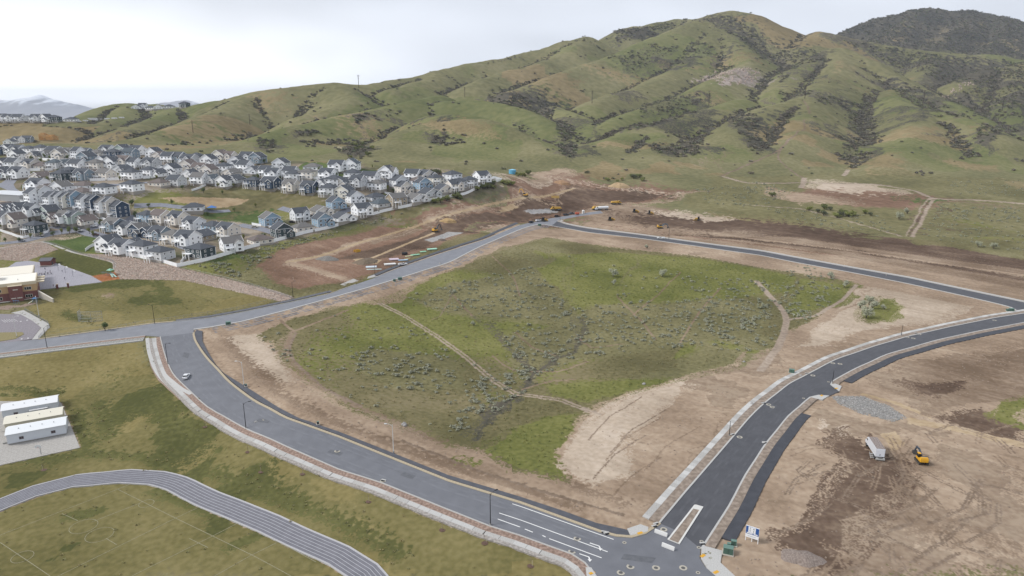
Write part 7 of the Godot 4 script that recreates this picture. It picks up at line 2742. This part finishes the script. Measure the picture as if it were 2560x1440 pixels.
# ---------------------------------------------------------------- far away
func build_distance() -> void:
	var b := MB.new()
	b.quad(Vector3(-18000, -95, 1500), Vector3(9000, -95, 1500), Vector3(9000, -95, -16000), Vector3(-18000, -95, -16000))
	structure("plain", b, mat("7a7868"))
	# snow-streaked range
	var n := FastNoiseLite.new()
	n.seed = 12
	n.frequency = 1.0 / 1150.0
	n.fractal_type = FastNoiseLite.FRACTAL_RIDGED
	n.fractal_octaves = 5
	var prof := [[-300,250],[-100,242],[0,238],[40,236],[75,250],[105,252],[150,246],[182,239],[215,250],[260,262],[300,272],[380,275],[430,262],[470,256],[520,252],[560,262],[640,275],[800,285]]
	var v := PackedVector3Array()
	var col := PackedColorArray()
	var cols := 260
	var rows := 60
	for j in rows + 1:
		var z := -12500.0 - j * 55.0
		for i in cols + 1:
			var px := -420.0 + i * 1300.0 / cols
			var x := (px - 1280.0) / 1707.0 * 14150.0 / cos(deg_to_rad(PITCH)) 
			var top := 275.0
			for k in prof.size() - 1:
				if px >= prof[k][0] and px <= prof[k + 1][0]:
					top = lerpf(prof[k][1], prof[k + 1][1], smoothstep(0.0, 1.0, (px - prof[k][0]) / float(prof[k + 1][0] - prof[k][0])))
			var crest := 105.0 + ray(px, top).y * 14150.0
			var t := 1.0 - absf(j / float(rows) - 0.5) * 2.0
			var r := n.get_noise_2d(x, z * 0.9)
			var y := lerpf(-95.0, crest, pow(t, 0.8)) + r * 80.0 * (1.0 - t * 0.75) * t
			v.append(Vector3(x, y, z))
			var snow := smoothstep(215.0, 310.0, y + n.get_noise_2d(x * 2.3, z * 0.7) * 140.0)
			col.append(Color(0.33, 0.32, 0.31).lerp(Color(0.8, 0.82, 0.85), snow))
	var st := SurfaceTool.new()
	st.begin(Mesh.PRIMITIVE_TRIANGLES)
	for i in v.size():
		st.set_color(col[i])
		st.add_vertex(v[i])
	for j in rows:
		for i in cols:
			var p := j * (cols + 1) + i
			var q := p + cols + 1
			for m in [p, q, p + 1, p + 1, q, q + 1]:
				st.add_index(m)
	st.generate_normals()
	var m := StandardMaterial3D.new()
	m.vertex_color_use_as_albedo = true
	m.roughness = 1.0
	st.set_material(m)
	var o := obj("mountains", st.commit())
	o.set_meta("kind", "structure")
	# houses on the mesa and on the far knoll
	var far := {}
	for q in [[6,303,"xwk","pale modern house at the end of the mesa"],[24,304,"xwk","wide white modern house on the mesa edge"],[48,304,"swk","long white house next to the widest one on the mesa"],[72,303,"ogk","grey low house in the middle of the mesa"],[93,304,"xik","white house with a tilted roof on the mesa"],[118,305,"gwk","white front-gabled house on the mesa"],[138,305,"hdk","dark flat-fronted house on the mesa"],[160,303,"obk","beige low house on the mesa"],[180,304,"rwk","white low house at the far end of the mesa"],[28,360,"owk","white gabled house at the foot of the mesa"],[70,356,"ssk","slate blue house beside the timber frame"],[46,358,"xwk","white cross-gabled house at the foot of the mesa"],
		[342,273,"owk","white house at the left of the far knoll group"],[358,272,"xwk","white cross-gabled house on the far knoll"],[378,274,"rwk","long white house on the far knoll"],[398,273,"owm","pale low house on the far knoll"],[424,271,"rwk","white low house right of the far knoll group"],[462,268,"hdk","dark house alone on the far ridge saddle"],
		[485,527,"rwk","white park clubhouse with dark roof beside the lawn"]]:
		if not far.has(q[2]):
			far[q[2]] = house_proto(q[2][0], q[2][1], q[2][2])
		var h := put(far[q[2]], "house", P(q[0], q[1]) + Vector3(0, 0.3, 0), deg_to_rad(rng.randf_range(-25, 15)), q[3], "house")
		h.scale = Vector3.ONE * (1.25 if q[1] < 310 else 1.0)
	for k in far:
		far[k].free()
	# house frame of bare timber
	var f := thing("timber_house_frame", "unfinished house of bare golden timber framing below the mesa", "house frame", P(120, 350), -0.2)
	var wood := mat("b98d55", 0.85)
	for part_ in [[-8.0, 9.0, 7.5], [4.0, 13.0, 5.0]]:
		b = MB.new()
		var w: float = part_[1]
		var hh: float = part_[2]
		for k in int(w / 0.9) + 1:
			for s in [-4.5, 4.5]:
				b.box(Vector3(part_[0] + k * 0.9 - w * 0.25, hh * 0.5, s), Vector3(0.3, hh, 0.3))
		for y in [0.2, hh * 0.5, hh]:
			for s in [-4.5, 4.5]:
				b.box(Vector3(part_[0] + w * 0.25, y, s), Vector3(w, 0.35, 0.35))
		var wall := part("stud_wall", b, wood, f)
		b = MB.new()
		for k in int(w / 1.1):
			var x: float = part_[0] + k * 1.1 - w * 0.25
			b.bar(Vector3(x, hh, -4.8), Vector3(x, hh + 2.6, 0), 0.25)
			b.bar(Vector3(x, hh, 4.8), Vector3(x, hh + 2.6, 0), 0.25)
		part("rafter", b, wood, wall)
	b = MB.new()
	b.box(Vector3(-7.0, 3.0, 4.2), Vector3(6.0, 5.0, 0.2))
	b.box(Vector3(9.0, 3.4, 4.2), Vector3(3.0, 6.0, 0.2))
	part("sheathing", b, mat("c59a5e"), f)
	# long flat-roofed building by the curved street
	f = thing("warehouse", "long low building with a pale flat metal roof by the curved street", "building", P(22, 502), -0.35)
	b = MB.new()
	b.box(Vector3(-8, 2.2, -8), Vector3(44, 5.0, 18))
	part("wall", b, mat("9b9c9e"), f)
	b = MB.new()
	b.box(Vector3(-8, 4.85, -8), Vector3(44.6, 0.4, 18.6))
	part("roof", b, mat("c9ccd0", 0.6), f)
	b = MB.new()
	b.box(Vector3(-20, 1.6, 1.05), Vector3(4, 3.2, 0.12))
	part("door", b, mat("5e6064"), f)
	# streets of the neighbourhood
	var asphalt := grain("7d7f88", 0.1, 20.0)
	b = MB.new()
	sheet(b, px_poly([[-10,458],[3,458],[14,450],[35,447],[44,448],[34,461],[39,471],[56,482],[70,488],[66,491],[42,487],[8,471],[-10,464]]), 0.12, 4.0)
	structure("street", b, asphalt)
	for q in [[[[-30,613],[0,609],[60,603],[130,584],[200,574],[270,561],[330,548],[368,540]], 8.0], [[[130,562],[160,567],[196,574]], 8.0], [[[200,574],[225,584],[262,592]], 8.0], [[[598,562],[640,570],[684,582],[700,586]], 8.0], [[[335,515],[400,512],[470,520],[520,528],[575,527]], 5.0], [[[440,604],[460,618],[486,624]], 7.0], [[[850,530],[900,515],[970,505]], 7.0], [[[300,395],[420,404],[560,412],[700,432]], 7.0], [[[0,410],[120,409],[240,409],[360,406]], 6.0], [[[60,460],[180,459],[300,462],[420,452]], 6.0], [[[560,446],[660,452],[780,458],[900,458],[1000,452]], 6.0], [[[700,520],[790,545],[840,540]], 6.0], [[[960,500],[1030,480],[1100,468],[1190,458]], 6.0]]:
		b = MB.new()
		strip(b, smooth_line(ground_line(q[0]), 5.0), -q[1] * 0.5, q[1] * 0.5, 0.14, 0.6)
		structure("street", b, asphalt)
	var paints := ["d5d7d9", "26292e", "8d9196", "5b2f2f", "3a4a60", "b9b4aa"]
	var shades := ["white", "black", "silver", "dark red", "navy", "beige"]
	for q in [[30,409],[75,409],[130,408],[190,409],[255,408],[330,406],[360,399],[455,406],[520,410],[605,419],[90,459],[150,459],[230,460],[330,460],[600,449],[700,454],[760,457],[840,458],[940,456],[745,531],[780,542],[990,490],[1050,476],[1120,466],[60,602],[110,589],[240,566],[300,554],[206,577],[240,588],[450,612],[470,621],[640,569],[880,520],[930,510]]:
		var k := rng.randi() % 6
		car(P(q[0], q[1]) + Vector3(rng.randf_range(-1, 1), 0.16, 2.0), rng.randf_range(-0.4, 0.2), paints[k], "parked", "%s car parked on a %s neighbourhood street" % [shades[k], "lower" if q[1] > 500 else "upper"])
	# blue canopy in the park
	f = thing("shade_canopy", "small blue shade canopy beside the park clubhouse", "canopy", P(530, 527), 0.2)
	for sx in [-1, 1]:
		for sz in [-1, 1]:
			b = MB.new()
			b.tube(Vector3(sx * 3, 0, sz * 2.2), Vector3(sx * 3, 2.6, sz * 2.2), 0.08, -1, 5)
			part("post", b, mat("9b9b9b"), f)
	b = MB.new()
	b.hexa(Vector3(0, 2.6, 0), Vector3(7, 1.6, 5), 0.6, 0.6)
	part("cover", b, mat("4a74b0"), f)
	# white material stacks on the graded pad beyond the mesa
	for k in 7:
		f = thing("material_stack", "pale wrapped building material stack on the graded mesa road", "stack", P(196 + k * 18, 305 - k * 1.6), 0.1, "material stacks beyond the mesa")
		b = MB.new()
		b.hexa(Vector3(0, 0, 0), Vector3(9 if k != 2 else 16, 2.4 if k != 2 else 5.0, 4), 8 if k != 2 else 15.5, 3.4)
		part("wrapped_load", b, mat("c5c5c5"), f)
		b = MB.new()
		b.box(Vector3(0, -0.2, 0), Vector3(9.2 if k != 2 else 16.2, 0.5, 4.2))
		part("pallet", b, mat("8a7a66"), f)

func sky_picture() -> ImageTexture:   # high overcast: pale grey cloud, whiter towards the bright west and the horizon
	var n := FastNoiseLite.new()
	n.seed = 31
	n.frequency = 1.1
	n.fractal_octaves = 4
	var im := Image.create(512, 256, false, Image.FORMAT_RGBF)
	for j in 256:
		var el := (0.5 - (j + 0.5) / 256.0) * PI
		for i in 512:
			var az := ((i + 0.5) / 512.0 - 0.5) * TAU
			var d := Vector3(-cos(el) * sin(az), sin(el), cos(el) * cos(az))
			var q := n.get_noise_3d(d.x * 2.2, d.y * 11.0, d.z * 2.2)
			var t := clampf(d.y, 0.0, 1.0)
			var c := Color(0.40, 0.425, 0.47).lerp(Color(0.38, 0.40, 0.44), smoothstep(0.0, 0.7, t))
			var glow := exp(-pow((d.x + 0.55) / 0.34, 2.0)) * exp(-pow((d.y - 0.02) / 0.085, 2.0)) * (0.95 if d.z < 0.0 else 0.4)
			c = c.lerp(Color(0.86, 0.87, 0.88), clampf(glow + 0.1 * exp(-t * 14.0), 0.0, 1.0))
			c = c * (1.0 + q * 0.22)
			if d.y < -0.02:
				c = Color(0.3, 0.29, 0.26)
			im.set_pixel(i, j, c)
	return ImageTexture.create_from_image(im)

func _ready() -> void:
	rng.seed = 7
	var cam := Camera3D.new()
	cam.name = "camera"
	cam.position = EYE
	cam.rotation_degrees = Vector3(-PITCH, 0, 0)
	cam.fov = rad_to_deg(2.0 * atan(720.0 / F))
	cam.far = 80000.0
	cam.near = 1.0
	add_child(cam)
	var we := WorldEnvironment.new()
	var env := Environment.new()
	env.background_mode = Environment.BG_SKY
	var sm := PanoramaSkyMaterial.new()
	sm.panorama = sky_picture()
	var sky := Sky.new()
	sky.sky_material = sm
	env.sky = sky
	env.tonemap_mode = Environment.TONE_MAPPER_LINEAR
	env.tonemap_exposure = 1.95
	env.sdfgi_enabled = true
	env.ssao_enabled = true
	env.ssil_enabled = true
	env.fog_enabled = FOG > 0.0
	env.fog_density = FOG
	env.fog_light_color = Color(0.80, 0.85, 0.93)
	we.environment = env
	we.name = "sky_environment"
	add_child(we)
	var sun := DirectionalLight3D.new()
	sun.name = "sun"
	sun.rotation_degrees = Vector3(-42, -80, 0)
	sun.light_energy = 0.5
	sun.light_angular_distance = 16.0
	sun.light_color = Color(1.0, 0.985, 0.965)
	sun.shadow_enabled = true
	add_child(sun)
	var t0 := Time.get_ticks_msec()
	solve_terrain()
	raise_hills()
	print("terrain ", Time.get_ticks_msec() - t0)
	make_ground_maps()
	print("plan ", Time.get_ticks_msec() - t0)
	build_ground()
	print("ground ", Time.get_ticks_msec() - t0)
	build_roads()
	print("roads ", Time.get_ticks_msec() - t0)
	build_lamps()
	build_furniture()
	build_fences()
	build_vehicles()
	build_site()
	build_school()
	build_people()
	print("objects ", Time.get_ticks_msec() - t0)
	build_houses()
	print("houses ", Time.get_ticks_msec() - t0)
	build_distance()
	print("distance ", Time.get_ticks_msec() - t0)
	build_plants()
	print("plants ", Time.get_ticks_msec() - t0)
	print("done ", Time.get_ticks_msec() - t0)
